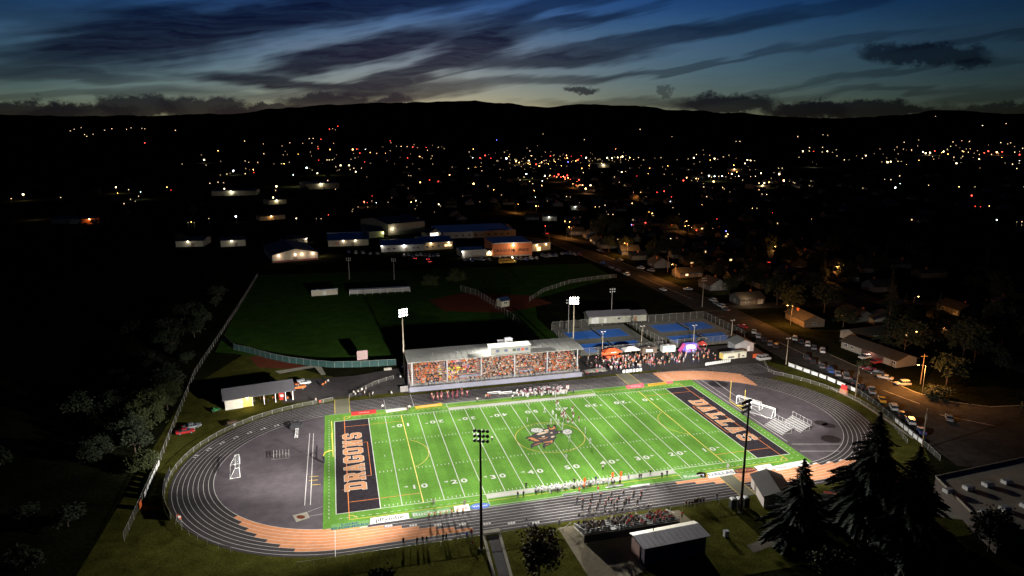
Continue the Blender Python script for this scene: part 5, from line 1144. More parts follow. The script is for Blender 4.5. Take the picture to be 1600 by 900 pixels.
KINDS_ = {'sedan': (4.7, .9, [(-2.35, .70, .45, .80), (-2.15, .86, .30, .92), (-1.2, .90, .24, .96), (1.0, .90, .24, .92), (1.9, .86, .26, .80), (2.3, .70, .4, .68)], (-1.65, -.75, .35, 1.15, .90, 1.42)),
          'suv': (4.8, .95, [(-2.4, .80, .5, .98), (-2.25, .92, .34, 1.06), (-1.0, .95, .3, 1.08), (1.0, .95, .3, 1.06), (2.0, .92, .34, .98), (2.35, .80, .5, .84)], (-2.25, -1.95, .45, 1.2, 1.02, 1.75)),
          'pickup': (5.5, .95, [(-2.75, .9, .5, 1.05), (-2.6, .95, .4, 1.08), (-.6, .95, .36, 1.08), (.9, .95, .34, 1.08), (2.3, .92, .36, 1.0), (2.7, .84, .5, .86)], (-.75, -.55, .75, 1.35, 1.04, 1.82)),
          'van': (5.3, 1.0, [(-2.65, .9, .5, 1.3), (-2.5, 1.0, .36, 1.4), (0, 1.0, .32, 1.4), (1.5, 1.0, .34, 1.3), (2.4, .95, .36, 1.05), (2.65, .84, .5, .9)], (-2.5, -2.4, 1.3, 2.1, 1.3, 2.15))}
def make_vehicle(kind, hl=False, tl=False, parts=True):
    Lc, hw, secs, (c0, c1, c2, c3, zb, zt) = KINDS_[kind]
    t = thing(kind if kind != 'suv' else 'sport_utility_car', 'x', 'car')
    loft([section(*s) for s in secs]).build('body', m_paint, t, smooth=False)
    w0, w1 = hw-.06, hw-.22
    # cabin frustum: glass band + painted roof
    gz = zt-.09
    def ring(z, e): k = (z-zb)/(zt-zb); w = w0+(w1-w0)*k; ya = c0+(c1-c0)*k; yb = c3+(c2-c3)*k; return [(-w, ya, z), (w, ya, z), (w, yb, z), (-w, yb, z)]
    loft([ring(zb-.04, 0), ring(gz, 0)]).build('window_band', m_glass, t)
    rr = ring(gz+.002, 0); r2 = ring(zt, 0); r2 = [(x*.93, y*.97+.0, z) for x, y, z in r2]; loft([rr, r2]).build('roof', m_paint, t)
    if kind == 'pickup': MB().box((0, -1.68, 1.10), (1.5, 1.75, .05)).build('truck_bed', m_tyre, t)
    if kind == 'van': MB().box((0, -.75, 1.75), (1.66, 2.6, .5)).build('side_panel', m_paint, t)
    for s in (-1, 1):
        for y in (-Lc*.29, Lc*.30):
            wme = MB().bar((s*(hw-.2), y, .34), (s*(hw+.02), y, .34), .34, 12).build('wheel', m_tyre, t); MB().bar((s*(hw+.0), y, .34), (s*(hw+.03), y, .34), .2, 8).build('rim', m_rim, wme)
        MB().box((s*(hw-.28), Lc/2-.06, .70), (.34, .12, .16)).build('headlight', m_headon if hl else m_head, t)
        MB().box((s*(hw-.2), -Lc/2+.05, .86), (.24, .12, .18)).build('taillight', m_tailon if tl else m_tail, t)
        for pil in (.0, .5): MB().bar((s*(w0-.005), c0+(c3-c0)*(.32+.3*pil*2), zb), (s*(w1+.005), c1+(c2-c1)*(.32+.3*pil*2), gz), .035, 4).build('pillar', m_paint, t)
    return remember(t)
VEH = {}
PNAME = {'white': (.38, .38, .38), 'silver': (.18, .185, .19), 'black': (.012, .012, .014), 'grey': (.09, .09, .1), 'red': (.35, .02, .02), 'maroon': (.12, .01, .015), 'blue': (.02, .06, .2), 'yellow': (.55, .3, .03), 'orange': (.55, .12, .02), 'green': (.03, .1, .04), 'tan': (.3, .24, .16)}
def car(kind, col, x, y, rz, label, group, hl=False, tl=False):
    key = (kind, hl, tl)
    if key not in VEH:
        o = make_vehicle(*key); VEH[key] = o; o.location = (x, y, .02); o.rotation_euler.z = rz; o['label'] = label; o['group'] = group
    else: o = dup(VEH[key], (x, y, .02), rz, label, group)
    for c in o.children: c['paint'] = PNAME[col]
    return o
random.seed(31)
gP = 'cars parked nose-in along the road fence'
def cpx(px, py, kind, col, rz, label, group, **k): c = G(px, py); return car(kind, col, c.x, c.y, rz, label, group, **k)
bpy.context.view_layer.update()
for px, py, kd, cl_, rz, lb in (
 (1260, 561, 'suv', 'black', 70, 'black car parked topmost behind the upper road fence banners'), (1270, 567, 'sedan', 'black', 70, 'black sedan second from the top behind the upper road banners'), (1284, 574, 'sedan', 'grey', 68, 'grey sedan behind the upper road banners'), (1297, 581, 'suv', 'blue', 66, 'dark blue car behind the middle road banners'), (1309, 586, 'sedan', 'silver', 64, 'silver sedan among dark cars behind the road fence'), (1322, 590, 'pickup', 'grey', 62, 'grey pickup right of the silver sedan behind the road fence'), (1334, 599, 'suv', 'black', 62, 'black car beside the utility pole behind the road fence'), (1347, 607, 'sedan', 'black', 60, 'black sedan right of the utility pole behind the fence'), (1362, 613, 'pickup', 'silver', 55, 'silver pickup parked at the road fence above the yellow car'), (1378, 627, 'sedan', 'yellow', 48, 'yellow car parked at the road fence'), (1396, 639, 'suv', 'white', 44, 'white car parked right of the yellow car'), (1408, 650, 'sedan', 'black', 44, 'black car between two white cars at the lower road fence'), (1423, 661, 'suv', 'white', 44, 'white car lowest but one at the road fence near the firs'), (1440, 676, 'sedan', 'blue', 42, 'dark car lowest at the road fence near the firs')):
    cpx(px, py, kd, cl_, R(-30-(70-rz)*.15+random.uniform(-4, 4)), lb, gP)
gQ = 'cars parked along the street'
for px, py, kd, cl_, rz, lb in ((1242, 531, 'suv', 'white', -38, 'white car parked across the road, topmost of its row'), (1252, 536, 'sedan', 'black', -38, 'black car between two white cars across the road'), (1262, 540, 'suv', 'white', -38, 'white car second of the row across the road'), (1272, 545, 'sedan', 'grey', -38, 'grey car in the row across the road'), (1285, 550, 'suv', 'white', -38, 'white car lowest of the row across the road'), (1356, 578, 'sedan', 'maroon', 35, 'maroon car parked across the road below the long house'), (1370, 585, 'suv', 'black', 35, 'black car between maroon and white cars across the road'), (1383, 592, 'sedan', 'white', 35, 'white sedan nearest the corner across the road'), (1410, 602, 'suv', 'white', 75, 'large white car standing in the road at the corner'), (1483, 656, 'sedan', 'silver', -40, 'silver sedan alone at the dark right corner'), (1178, 520, 'sedan', 'white', -34, 'white car behind the corner hut, topmost'), (1185, 527, 'suv', 'silver', -34, 'silver car behind the corner hut'), (1194, 533, 'sedan', 'black', -34, 'black car right of the corner hut roof'), (1203, 539, 'suv', 'grey', -34, 'grey car right of the corner hut'), (1212, 543, 'suv', 'black', -34, 'black car nearest the lone lamp post'), (1161, 512, 'sedan', 'red', 4, 'red car at the end of the tennis court fence'), (1114, 471, 'suv', 'white', 3, 'white car topmost of the row below the gabled house'), (1120, 476, 'sedan', 'silver', 3, 'silver car second of the row below the gabled house'), (1127, 480, 'suv', 'white', 3, 'white car third of the row below the gabled house'), (1134, 485, 'sedan', 'grey', 3, 'grey car last of the row below the gabled house'),
 (936, 392, 'sedan', 'silver', 8, 'silver car far up the road, left of a pair'), (940, 394, 'sedan', 'black', 8, 'black car far up the road, right of a pair'), (942, 412, 'suv', 'blue', 6, 'dark blue car topmost of the roadside row by the field'), (949, 415, 'sedan', 'black', 6, 'black car second of the roadside row by the field'), (956, 419, 'sedan', 'grey', 6, 'grey car third of the roadside row by the field'), (965, 424, 'suv', 'black', 6, 'black car fourth of the roadside row by the field'), (979, 430, 'suv', 'white', 6, 'white car lowest of the roadside row by the field'), (969, 407, 'sedan', 'silver', 6, 'silver car across the road from the roadside row'), (1001, 420, 'suv', 'white', 20, 'white car before the green lit house'), (1017, 424, 'suv', 'silver', 20, 'silver car before the green lit house'), (1036, 454, 'sedan', 'white', 3, 'white car in the road left of the tall street pole'), (1075, 453, 'sedan', 'silver', 60, 'silver car beside the dark gardens'), (1247, 418, 'suv', 'white', 60, 'white car on the second street right of the town')):
    cpx(px, py, kd, cl_, R(rz), lb, gQ)
cpx(1197, 411, 'sedan', 'black', R(10), 'dark car with red tail lights on the second street', gQ, tl=True); cpx(1249, 432, 'suv', 'black', R(-130), 'car with bright headlights on the second street', gQ, hl=True)
cpx(852, 366, 'sedan', 'black', R(20), 'car with red tail lights on the road above the school', gQ, tl=True)
gL = 'vehicles by the left yard'
cpx(474, 601, 'suv', 'white', R(-75), 'white off-road car beside the open shed', gL); cpx(464, 608, 'pickup', 'orange', R(-80), 'orange pickup beside the open shed', gL); cpx(290, 677, 'sedan', 'red', R(-78), 'red car on the grass by the left fence', gL); cpx(300, 669, 'sedan', 'silver', R(-70), 'silver car behind the red car by the left fence', gL)
cpx(1193, 563, 'van', 'white', R(-85), 'white van at the far corner of the track', gL)
cpx(937, 773, 'sedan', 'red', R(80), 'x', gL) if False else None
# dark trailer, tractor on left grass
c = G(405, 660); t = thing('flat_trailer', 'dark flat trailer with white wheels on the left grass', 'trailer', (c.x-7, c.y, 0), R(20)); MB().box((0, 0, .6), (3.6, 1.6, .15)).build('deck', m_fix, t)
for s in (-1, 1): MB().bar((.4, s*.8, .35), (.4, s*.95, .35), .35, 10).build('wheel', m_rim, t)
MB().box((0, 0, .95), (2.6, 1.2, .5)).build('load', M('load_brown', (.08, .05, .03), .9, .2, 2), t)
c = G(337, 643); t = thing('mower', 'green mower beside the open shed', 'mower', (c.x, c.y, 0), R(30)); MB().box((0, 0, .55), (2.2, 1.1, .5)).build('body', M('mower_green', (.02, .16, .04), .5, .1, 2), t); MB().box((-.4, 0, 1.1), (.5, .6, .5)).build('seat', M('mower_green', None), t)
for sx_ in (-.7, .7):
    for s in (-.6, .6): MB().bar((sx_, s-.1, .35), (sx_, s+.1, .35), .35, 10).build('wheel', m_tyre, t)
# school bus
c = G(793, 411.5); t = thing('school_bus', 'yellow school bus parked before the orange school wall', 'bus', (c.x, c.y, .02), R(2))
loft([[(x, y, z) for y, z in ((-1.2, .5), (1.2, .5), (1.2, 2.6), (.9, 2.95), (-.9, 2.95), (-1.2, 2.6))] for x in (-5.6, 3.8)]).build('body', M('bus_yellow', (.55, .3, .03), .4, .05, 1), t)
MB().box((4.5, 0, 1.05), (1.5, 2.0, 1.1)).build('bonnet', M('bus_yellow', None), t)
for k in range(9):
    for s in (-1, 1): MB().box((-4.9+k*.95, s*1.21, 2.1), (.72, .04, .6)).build('window', m_glass, t)
for x in (-3.4, 4.3):
    for s in (-1, 1): MB().bar((x, s*1.0, .48), (x, s*1.22, .48), .48, 12).build('wheel', m_tyre, t)
# illuminated monument sign and poles on the verge
c = G(1318, 615); t = thing('monument_sign', 'small red and orange sign on the grass verge by the right curve', 'sign', (c.x, c.y, 0), R(100))
MB().box((0, 0, .7), (2.4, .7, 1.4)).build('base', M('sign_brick', (.45, .18, .1), .8, .15, 3), t); MB().box((0, 0, 2.1), (1.9, .4, 1.3)).build('panel', M('sign_red', (.5, .03, .03), .5, .05, 1, emit=.35, ecol=(1, .05, .04)), t)
text('DHS', .7, M('sign_pink', (.8, .3, .3), .5, 0, emit=.4, ecol=(1, .5, .5)), (0, -.215, 2.1), 0, t, .02, tilt=R(90))
def upole(px, py, h, label, arm=True, trf=False):
    c = G(px, py); t = thing('utility_pole', label, 'utility pole', (c.x, c.y, 0), R(random.uniform(-10, 10)), 'wooden utility poles')
    MB().bar((0, 0, 0), (.1, 0, h), .17, 8, r2=.11).build('pole', M('pole_wood', (.16, .11, .07), .9, .15, 3), t)
    if arm: MB().box((.1, 0, h-.7), (2.4, .12, .14)).build('crossarm', M('pole_wood', None), t)
    if trf: MB().bar((.35, .1, h-3.0), (.35, .1, h-1.9), .26, 8).build('transformer', m_steel, t)
upole(1336, 622, 10.5, 'wooden utility pole on the verge beside the small sign', False, True); upole(1440, 702, 11, 'wooden utility pole with crossarm behind the firs', True, True); upole(1438, 600, 10, 'wooden utility pole at the sodium lit corner', True); upole(1043, 425, 10, 'utility pole beside the green lit house'); upole(858, 388, 9, 'utility pole above the school lot'); upole(1200, 445, 10, 'utility pole between dark gardens')
# sodium street lamps that light the streets
def streetlamp(px, py, h, power, label, col=(1, .40, .09), bm=None, arm=2.0, az_=0.0, group='sodium street lamps along the road'):
    c = G(px, py); t = thing('street_lamp', label, 'street lamp', (c.x, c.y, 0), az_, group)
    b = MB(); b.bar((0, 0, 0), (0, 0, h), .10, 7, r2=.06); b.build('pole', m_steel, t); MB().bar((0, 0, h), (arm, 0, h+.3), .05, 5).build('arm', m_steel, t)
    hd = MB().box((arm+.2, 0, h+.28), (.8, .34, .14)).build('lamp_head', m_fix, t); MB().box((arm+.25, 0, h+.17), (.6, .3, .10)).build('lamp_glass', bm or m_bulbo, hd)
    l = lamp('street_light', 'POINT', (arm+.25, 0, h-.05), power, col, .25); l.parent = t; return t
streetlamp(1441, 612, 8.5, 22000, 'sodium lamp at the street corner right of the white car', az_=R(160)); streetlamp(1235, 508, 8.5, 16000, 'sodium lamp at the cross street above the parked row', az_=R(180)); streetlamp(1055, 437, 8.5, 16000, 'sodium lamp over the road beyond the tennis courts', az_=R(180)); streetlamp(980, 400, 8.5, 16000, 'sodium lamp over the road beside the school lot', az_=R(180)); streetlamp(893, 372, 8.5, 5000, 'sodium lamp over the road bend above the school', az_=R(180)); streetlamp(1205, 405, 8, 5000, 'sodium lamp on the second street'); streetlamp(1300, 440, 8, 4000, 'sodium lamp lower down the second street'); streetlamp(1425, 492, 8, 5000, 'sodium lamp at the bend of the second street'); streetlamp(1010, 345, 8, 2000, 'sodium lamp on a distant street in the town', bm=None); streetlamp(838, 335, 8, 3000, 'sodium lamp on the street left of the town centre')
# ---------------------------------------------------------------- vegetation
def leafmat(name, col): 
    m_ = M(name, col, .8, .35, .9); return m_
m_bark = M('bark', (.07, .05, .035), .95, .2, 3); m_fir = leafmat('fir_needles', (.016, .026, .014)); m_leaf = leafmat('autumn_leaf', (.085, .055, .025)); m_leafg = leafmat('green_leaf', (.04, .05, .014)); m_leafd = leafmat('dark_leaf', (.016, .022, .009))
def conifer_mesh(H, RB, seed, dense=1.0, lean=0.0):
    rnd = random.Random(seed); v = []; f = []
    z = H*.06
    while z < H*.985:
        k = 1-(z/H); rr = RB*(k**.85)*(1+.18*math.sin(z*1.7+seed))
        nb = max(4, int((6+k*9)*dense*rnd.uniform(.75, 1.15))); a0 = rnd.uniform(0, 6.28)
        for i in range(nb):
            a = a0+6.2832*i/nb+rnd.uniform(-.28, .28); l = max(.25, rr*rnd.uniform(.55, 1.15)*(1+.22*math.sin(a*3+seed*2+z*.9))); dr = -l*rnd.uniform(.18, .42); lift = l*.16
            d = Vector((math.cos(a), math.sin(a), 0)); sd = Vector((-d.y, d.x, 0)); zb = z+rnd.uniform(-.3, .3)
            ns = max(3, int(l*2.2))
            for s in range(ns):
                u0 = s/ns; p = Vector((0, 0, zb))+d*(l*(u0+.5/ns))+Vector((0, 0, dr*u0*u0+lift*u0*(1-u0)*2))
                w = (l*.20+.22)*(1-u0*.75)*rnd.uniform(.7, 1.25)
                for q in (-1, 1):
                    tip = p+sd*q*w+d*(l*.20+.15)+Vector((0, 0, -w*rnd.uniform(.25, .6)-.05)); o = len(v)
                    v += [p-d*(l*.10+.05), p+d*(l*.16+.08)+Vector((0, 0, -.04)), tip]; f.append((o, o+1, o+2))
                o = len(v); v += [p-d*.12+sd*.10, p+d*(l*.2+.18)+Vector((0, 0, -.16*l*.3-.06)), p-d*.05-sd*.12+Vector((0, 0, -.22))]; f.append((o, o+1, o+2))
        z += max(.22, (.34+.42*k)*(H/22))
    return v, f
def conifer(name, H, RB, seed, px=None, py=None, loc=None, label='', group=None, dense=1.0):
    c = G(px, py) if px else Vector(loc); t = thing(name, label, 'tree', (c.x, c.y, 0), 0, group)
    MB().bar((0, 0, 0), (0, 0, H*.97), H*.016+.08, 8, r2=.03).build('trunk', m_bark, t)
    v, f = conifer_mesh(H, RB, seed, dense); MB().add(v, f).build('crown', m_fir, t); return remember(t)
def broadleaf(name, H, RC, seed, loc, label, mat, n_leaf=2600, group=None, ls=.34, squash=.8):
    rnd = random.Random(seed); t = thing(name, label, 'tree', loc, 0, group); c = Vector((0, 0, H-RC*squash))
    tb = MB(); tb.bar((0, 0, 0), (0, 0, H*.45), .06+H*.018, 7, r2=.05+H*.010)
    clumps = []
    for k in range(26):
        d = Vector((rnd.gauss(0, 1), rnd.gauss(0, 1), rnd.gauss(0, .9))).normalized(); q = c+Vector((d.x*RC, d.y*RC, d.z*RC*squash))*rnd.uniform(.45, 1.0); clumps.append((q, RC*rnd.uniform(.16, .36)))
        if k < 12: tb.bar((0, 0, H*rnd.uniform(.25, .45)), q, .05+H*.004, 5, r2=.02)
    tb.build('trunk', m_bark, t)
    v = []; f = []
    for k in range(n_leaf):
        q, r = rnd.choice(clumps); p = q+Vector((rnd.gauss(0, 1), rnd.gauss(0, 1), rnd.gauss(0, .8)))*r*.62
        a = Vector((rnd.uniform(-1, 1), rnd.uniform(-1, 1), rnd.uniform(-.7, .7))).normalized()*ls*rnd.uniform(.6, 1.3); b_ = a.orthogonal().normalized()*ls*rnd.uniform(.35, .7)
        o = len(v); v += [p-a, p+b_, p+a, p-b_]; f.append((o, o+1, o+2, o+3))
    MB().add(v, f).build('crown', mat, t); return remember(t)
conifer('fir_tree', 17.5, 6.2, 1, loc=tuple(G(1258, 716, 17.5)), label='dark fir whose tip reaches the orange lanes at lower right', group='large dark firs at lower right', dense=1.8)
conifer('fir_tree', 25, 8.6, 2, loc=tuple(G(1377, 642, 25)), label='tall dark fir left of the two by the flat school roof', group='large dark firs at lower right', dense=2.1)
conifer('fir_tree', 21.5, 7.6, 3, loc=tuple(G(1440, 697, 21.5)), label='dark fir standing against the flat school roof', group='large dark firs at lower right', dense=2.1)
broadleaf('leafy_tree', 9, 4.2, 12, (65.5, -69.5, 0), 'round dark tree at the corner of the flat school roof', m_leafd, 3000)
c = G(842, 905); broadleaf('leafy_tree', 9.2, 3.7, 5, (c.x, c.y, 0), 'autumn brown tree in front of the near straight', m_leaf, 2600, ls=.30, squash=1.0)
broadleaf('leafy_tree', 6, 3.4, 8, (31, -68, 0), 'olive tree in the dark foreground below the fir', m_leafg, 2600); broadleaf('leafy_tree', 6.5, 3.6, 9, (38, -70, 0), 'dark olive tree at the bottom right of the foreground', m_leafd, 2600)
c = G(598, 925); broadleaf('leafy_tree', 4.0, 2.4, 10, (c.x, c.y, 0), 'small dark bush at the bottom edge left of the pole', m_leafd, 1400)
# left boundary trees and scrub
random.seed(77)
gl = 'dark trees left of the boundary fence'
for px, py, H, rc, mt, lb in ((236, 668, 9, 5.0, m_leafg, 'largest leafy tree beside the left fence'), (205, 690, 7, 4.2, m_leafd, 'dark tree left of the largest tree by the left fence'), (262, 640, 8, 4.0, m_leafg, 'leafy tree above the red car by the left fence'), (243, 596, 8, 4.2, m_leafd, 'dark tree farther up the left fence'), (225, 735, 5, 3.0, m_leafg, 'low leafy bush at the left fence banners'), (182, 650, 7, 4, m_leafd, 'dark tree set back from the left fence'), (150, 720, 6, 3.6, m_leafd, 'dark low tree at the far left'), (262, 545, 7, 3.6, m_leafd, 'small dark tree along the upper left fence')):
    c = G(px, py); broadleaf('leafy_tree', H, rc, int(px), (c.x, c.y, 0), lb, mt, 9000, gl, .20)
c = G(712, 440); broadleaf('leafy_tree', 7, 5, 41, (c.x, c.y, 0), 'olive tree beyond the ball field, right of a pair', m_leafg, 1500); c = G(672, 446); broadleaf('leafy_tree', 6.5, 4.5, 42, (c.x, c.y, 0), 'olive tree beyond the ball field, left of a pair', m_leafg, 1500)
c = G(1462, 622); broadleaf('leafy_tree', 4.5, 3.6, 44, (c.x, c.y, 0), 'round hedge tree at the sodium lit corner', m_leafd, 1500); c = G(1350, 572); broadleaf('leafy_tree', 2.5, 2.0, 45, (c.x, c.y, 0), 'low hedge bush before the long house', m_leafd, 700)
# town trees: three shapes, copied
TT = [broadleaf('town_tree', 9, 4.4, 51, (150, 70, 0), 'dark leafy tree among the houses right of the road', m_leafd, 700, 'dark town trees', .6), broadleaf('town_tree', 12, 5.2, 52, (162, 20, 0), 'dark leafy tree among the houses right of the road', m_leafd, 800, 'dark town trees', .7), conifer('town_tree', 16, 3.8, 53, loc=(170, 60, 0), label='dark conifer among the houses right of the road', group='dark town trees', dense=.5)]
def town_tree(x, y, far):
    k = random.choice((0, 0, 1, 1, 2)); s = random.uniform(.75, 1.25); z = max(0, terrain(x, y))
    dup(TT[k], (x, y, z), random.uniform(0, 6.28), ('dark conifer' if k == 2 else 'dark leafy tree')+(' in the far town beyond the school' if far else ' among the houses right of the road'), 'dark town trees', (s, s, s*random.uniform(.9, 1.2)))
random.seed(8)
for k in range(110): town_tree(random.uniform(127, 310), random.uniform(-30, 340), False)
for k in range(90): 
    d = random.uniform(430, 1500); a = YAW+R(random.uniform(-36, 36)); x, y = CAM_LOC.x+math.sin(a)*d, CAM_LOC.y+math.cos(a)*d
    if y > 330: town_tree(x, y, True)

random.seed(14)
for k in range(34):
    y = random.uniform(-40, 190); x = -103-abs(random.gauss(0, 11)); q = random.choice((0, 0, 1)); s_ = random.uniform(.55, .95)
    dup(TT[q], (x, y, 0), random.uniform(0, 6.28), 'dark tree in the belt beyond the left boundary fence', 'dark trees beyond the left fence', (s_, s_, s_*.8))
# ---------------------------------------------------------------- school buildings (front edge given, real size)
m_brick = M('orange_brick', (.42, .13, .05), .85, .12, 1.2); m_tan = siding('tan_wall', (.34, .27, .17)); m_creamw = siding('cream_wall', (.36, .33, .25)); m_broof = M('blue_roof', (.016, .03, .075), .5, .1, .4); m_blkroof = M('black_roof', (.02, .02, .022), .8, .15, .5); m_greyw = siding('grey_wall', (.28, .27, .25))
def frontage(p0, p1, D):
    a, b = G(*p0), G(*p1); d = b-a; W = d.length; rz = math.atan2(d.y, d.x); n_ = Vector((-math.sin(rz), math.cos(rz), 0)); c = (a+b)/2+n_*(D/2); return c, rz, W
def wall_lamp(t, x, z, D, power, col=(1, .8, .5), bm=None, dy=.5):
    h = MB().box((x, -D/2-.22, z), (.55, .3, .3)).build('wall_lamp', bm or m_bulb, t)
    l = lamp('wall_light', 'POINT', (x, -D/2-dy-1.0, z-.3), power*.45, col, .15); l.parent = t
def school(name, p0, p1, D, H, RH, wm, rm, label, gable='x', flat=False, ops=(), lights=(), ov=.6):
    c, rz, W = frontage(p0, p1, D)
    t = building(name, label, 'building', (c.x, c.y, 0), rz, W, D, H, RH, wm, rm, ov, gable, ops, 'school and town buildings', flat=flat)
    for (x, z, pw_, col, bm) in lights: wall_lamp(t, x*W/2, z, D, pw_, col, bm)
    return t, W
WARM = (1, .78, .5)
def wins(n_, W, z, w, h, mt, face='f'): return [('window', face, -W/2+W*(k+.5)/n_, z, w, h, mt) for k in range(n_)]
t, W = school('field_house', (426, 410.5), (497, 405), 42, 4.6, 3.2, m_creamw, m_blkroof, 'black roofed gabled hall with four lamps under its pale front', 'y', False, [('door', 'f', 0, 1.3, 2.4, 2.5, m_door), ('base_band', 'f', 0, .5, 27.5, .9, siding('maroon_band', (.14, .03, .03)))], [(-.72, 4.2, 900, (1, .72, .55), m_bulb), (.0, 4.2, 500, (1, .72, .55), m_bulb), (.3, 4.2, 900, (1, .72, .55), m_bulb), (.78, 4.2, 900, (1, .72, .55), m_bulb)])
lamp('path_light', 'POINT', (-61.5, 300, 3.5), 2000, WARM, .2)
t, W = school('school_wing', (513, 385.5), (576, 383), 40, 4.4, 2.2, m_creamw, m_broof, 'blue roofed school wing with a lit poster by its door', 'x', False, [('door', 'f', 3, 1.3, 2.0, 2.5, m_door), ('poster', 'f', -8, 2.2, 3.0, 2.4, M('poster_red', (.35, .2, .18), .6, .5, 1.5))], [(-.25, 3.9, 500, (1, .85, .65), m_bulb), (.35, 3.9, 500, (1, .85, .65), m_bulb)])
t, W = school('school_wing', (596, 394), (664, 391.5), 26, 4.6, 1.6, m_greyw, m_broof, 'blue roofed school wing with one bright white wall lamp', 'x', False, [('door', 'f', 2, 1.2, 1.6, 2.4, m_door)]+[('window', 'f', x, 2.2, 1.8, 1.1, m_wdark) for x in (-10, -6, 7, 10)], [(.04, 4.4, 2200, (1, .95, .85), m_bulbw), (-.98, 4.2, 700, (1, .95, .85), m_bulbw)])
t, W = school('school_wing', (662, 391), (708, 388.5), 30, 5.2, 1.6, m_tan, m_broof, 'tan school wing with a row of windows right of the white lamp', 'x', False, [('window', 'f', x, 2.6, 2.2, 1.4, m_wwarm) for x in (5.5, 8.2)]+[('window', 'f', x, 2.4, 1.6, 1.2, m_wdark) for x in (-8, -4, 0)], [(-.5, 4.6, 900, WARM, m_bulb), (.7, 4.6, 700, WARM, m_bulb)])
t, W = school('school_block', (722, 403), (760, 401), 16, 4.4, 0, m_greyw, m_broof, 'grey flat roofed school block left of the orange wall', 'x', True, [('door', 'f', -7, 1.3, 1.4, 2.5, m_doorw)], [(-.95, 4.0, 900, (1, .9, .75), m_bulbw)])
t, W = school('school_gym', (771, 401.5), (831, 399), 30, 8.6, 0, m_brick, m_broof, 'orange brick school gym lettered in black with one bright lamp', 'x', True, [('base_band', 'f', 0, .4, 24.5, .8, m_greyw)], [(.02, 7.4, 2600, (1, .86, .62), m_bulbw)], .3)
lamp('gym_light', 'POINT', tuple(G(801, 402)+Vector((0, -4.5, 6.0))), 2600, (1, .8, .55), .2)
for wd_, x in (('DRAGON', -6.6), ('PRIDE', 7.4)): text(wd_, 2.5, M('black_letter', (.012, .01, .01), .7, 0), (x, -15.05, 3.9), 0, t, .05, 1.12, 'wall_lettering', tilt=R(90))
MB().poly([(0, 0)]*3) if False else None
e = MB().add([(.2, -15.05, 4.9), (1.6, -15.05, 4.4), (1.1, -15.05, 3.5), (1.7, -15.05, 2.7), (.4, -15.05, 3.1), (-.4, -15.05, 3.7)], [(0, 1, 2, 3, 4, 5)]).build('wall_emblem', M('black_letter', None), t)
school('school_link', (757, 400), (772, 400), 10, 3.2, 0, m_creamw, m_blkroof, 'low lit entrance link left of the orange gym', 'x', True, [('window', 'f', 0, 1.4, 3.4, 1.8, m_wwarm)], [(0, 2.9, 500, WARM, m_bulb)])
school('school_annex', (831, 393), (860, 390), 14, 4.8, 0, m_tan, m_blkroof, 'tan annex with lit entrance right of the orange gym', 'x', True, [('door', 'f', -2, 1.4, 3.0, 2.6, m_wwarm)], [(-.5, 4.0, 1000, (1, .62, .3), m_bulb), (.5, 4.2, 400, (1, .62, .3), m_bulb)])
t, W = school('auditorium', (607, 368), (664, 362), 46, 9.0, 3.0, m_creamw, m_blkroof, 'large dark roofed hall with pale front wall behind the school wings', 'x', False, [], [(-.8, 5, 1500, (1, .9, .7), m_bulb)])
t, W = school('entrance_hall', (669, 371), (692, 369), 12, 3.6, 2.4, m_creamw, m_blkroof, 'small gabled entrance hall glowing brightly behind the school wings', 'y', False, [('window', 'f', 0, 1.8, 9, 2.6, M('lit_pane_bright', (.9, .8, .6), .5, 0, emit=5, ecol=(1, .85, .62)))], [])
school('classroom_block', (690, 374), (806, 369), 46, 4.6, 0, m_greyw, m_broof, 'wide low classroom block with blue flat roof behind the gym', 'x', True, wins(10, 52, 2.4, 2.0, 1.3, m_wdark), [])
school('side_hall', (577, 372), (600, 370.5), 20, 5.0, 1.6, m_creamw, m_blkroof, 'cream hall between two blue roofed wings', 'x', False, [], [(.9, 3.6, 900, (.85, 1, .4), m_bulb)])
school('classroom_hut', (438, 381), (480, 379), 12, 3.4, 1.6, m_greyw, m_blkroof, 'grey classroom hut above the gabled hall', 'x', False, wins(4, 17, 1.8, 1.6, 1.1, m_wdark), [(.95, 3.0, 700, WARM, m_bulb)])
gW = 'school and town buildings'
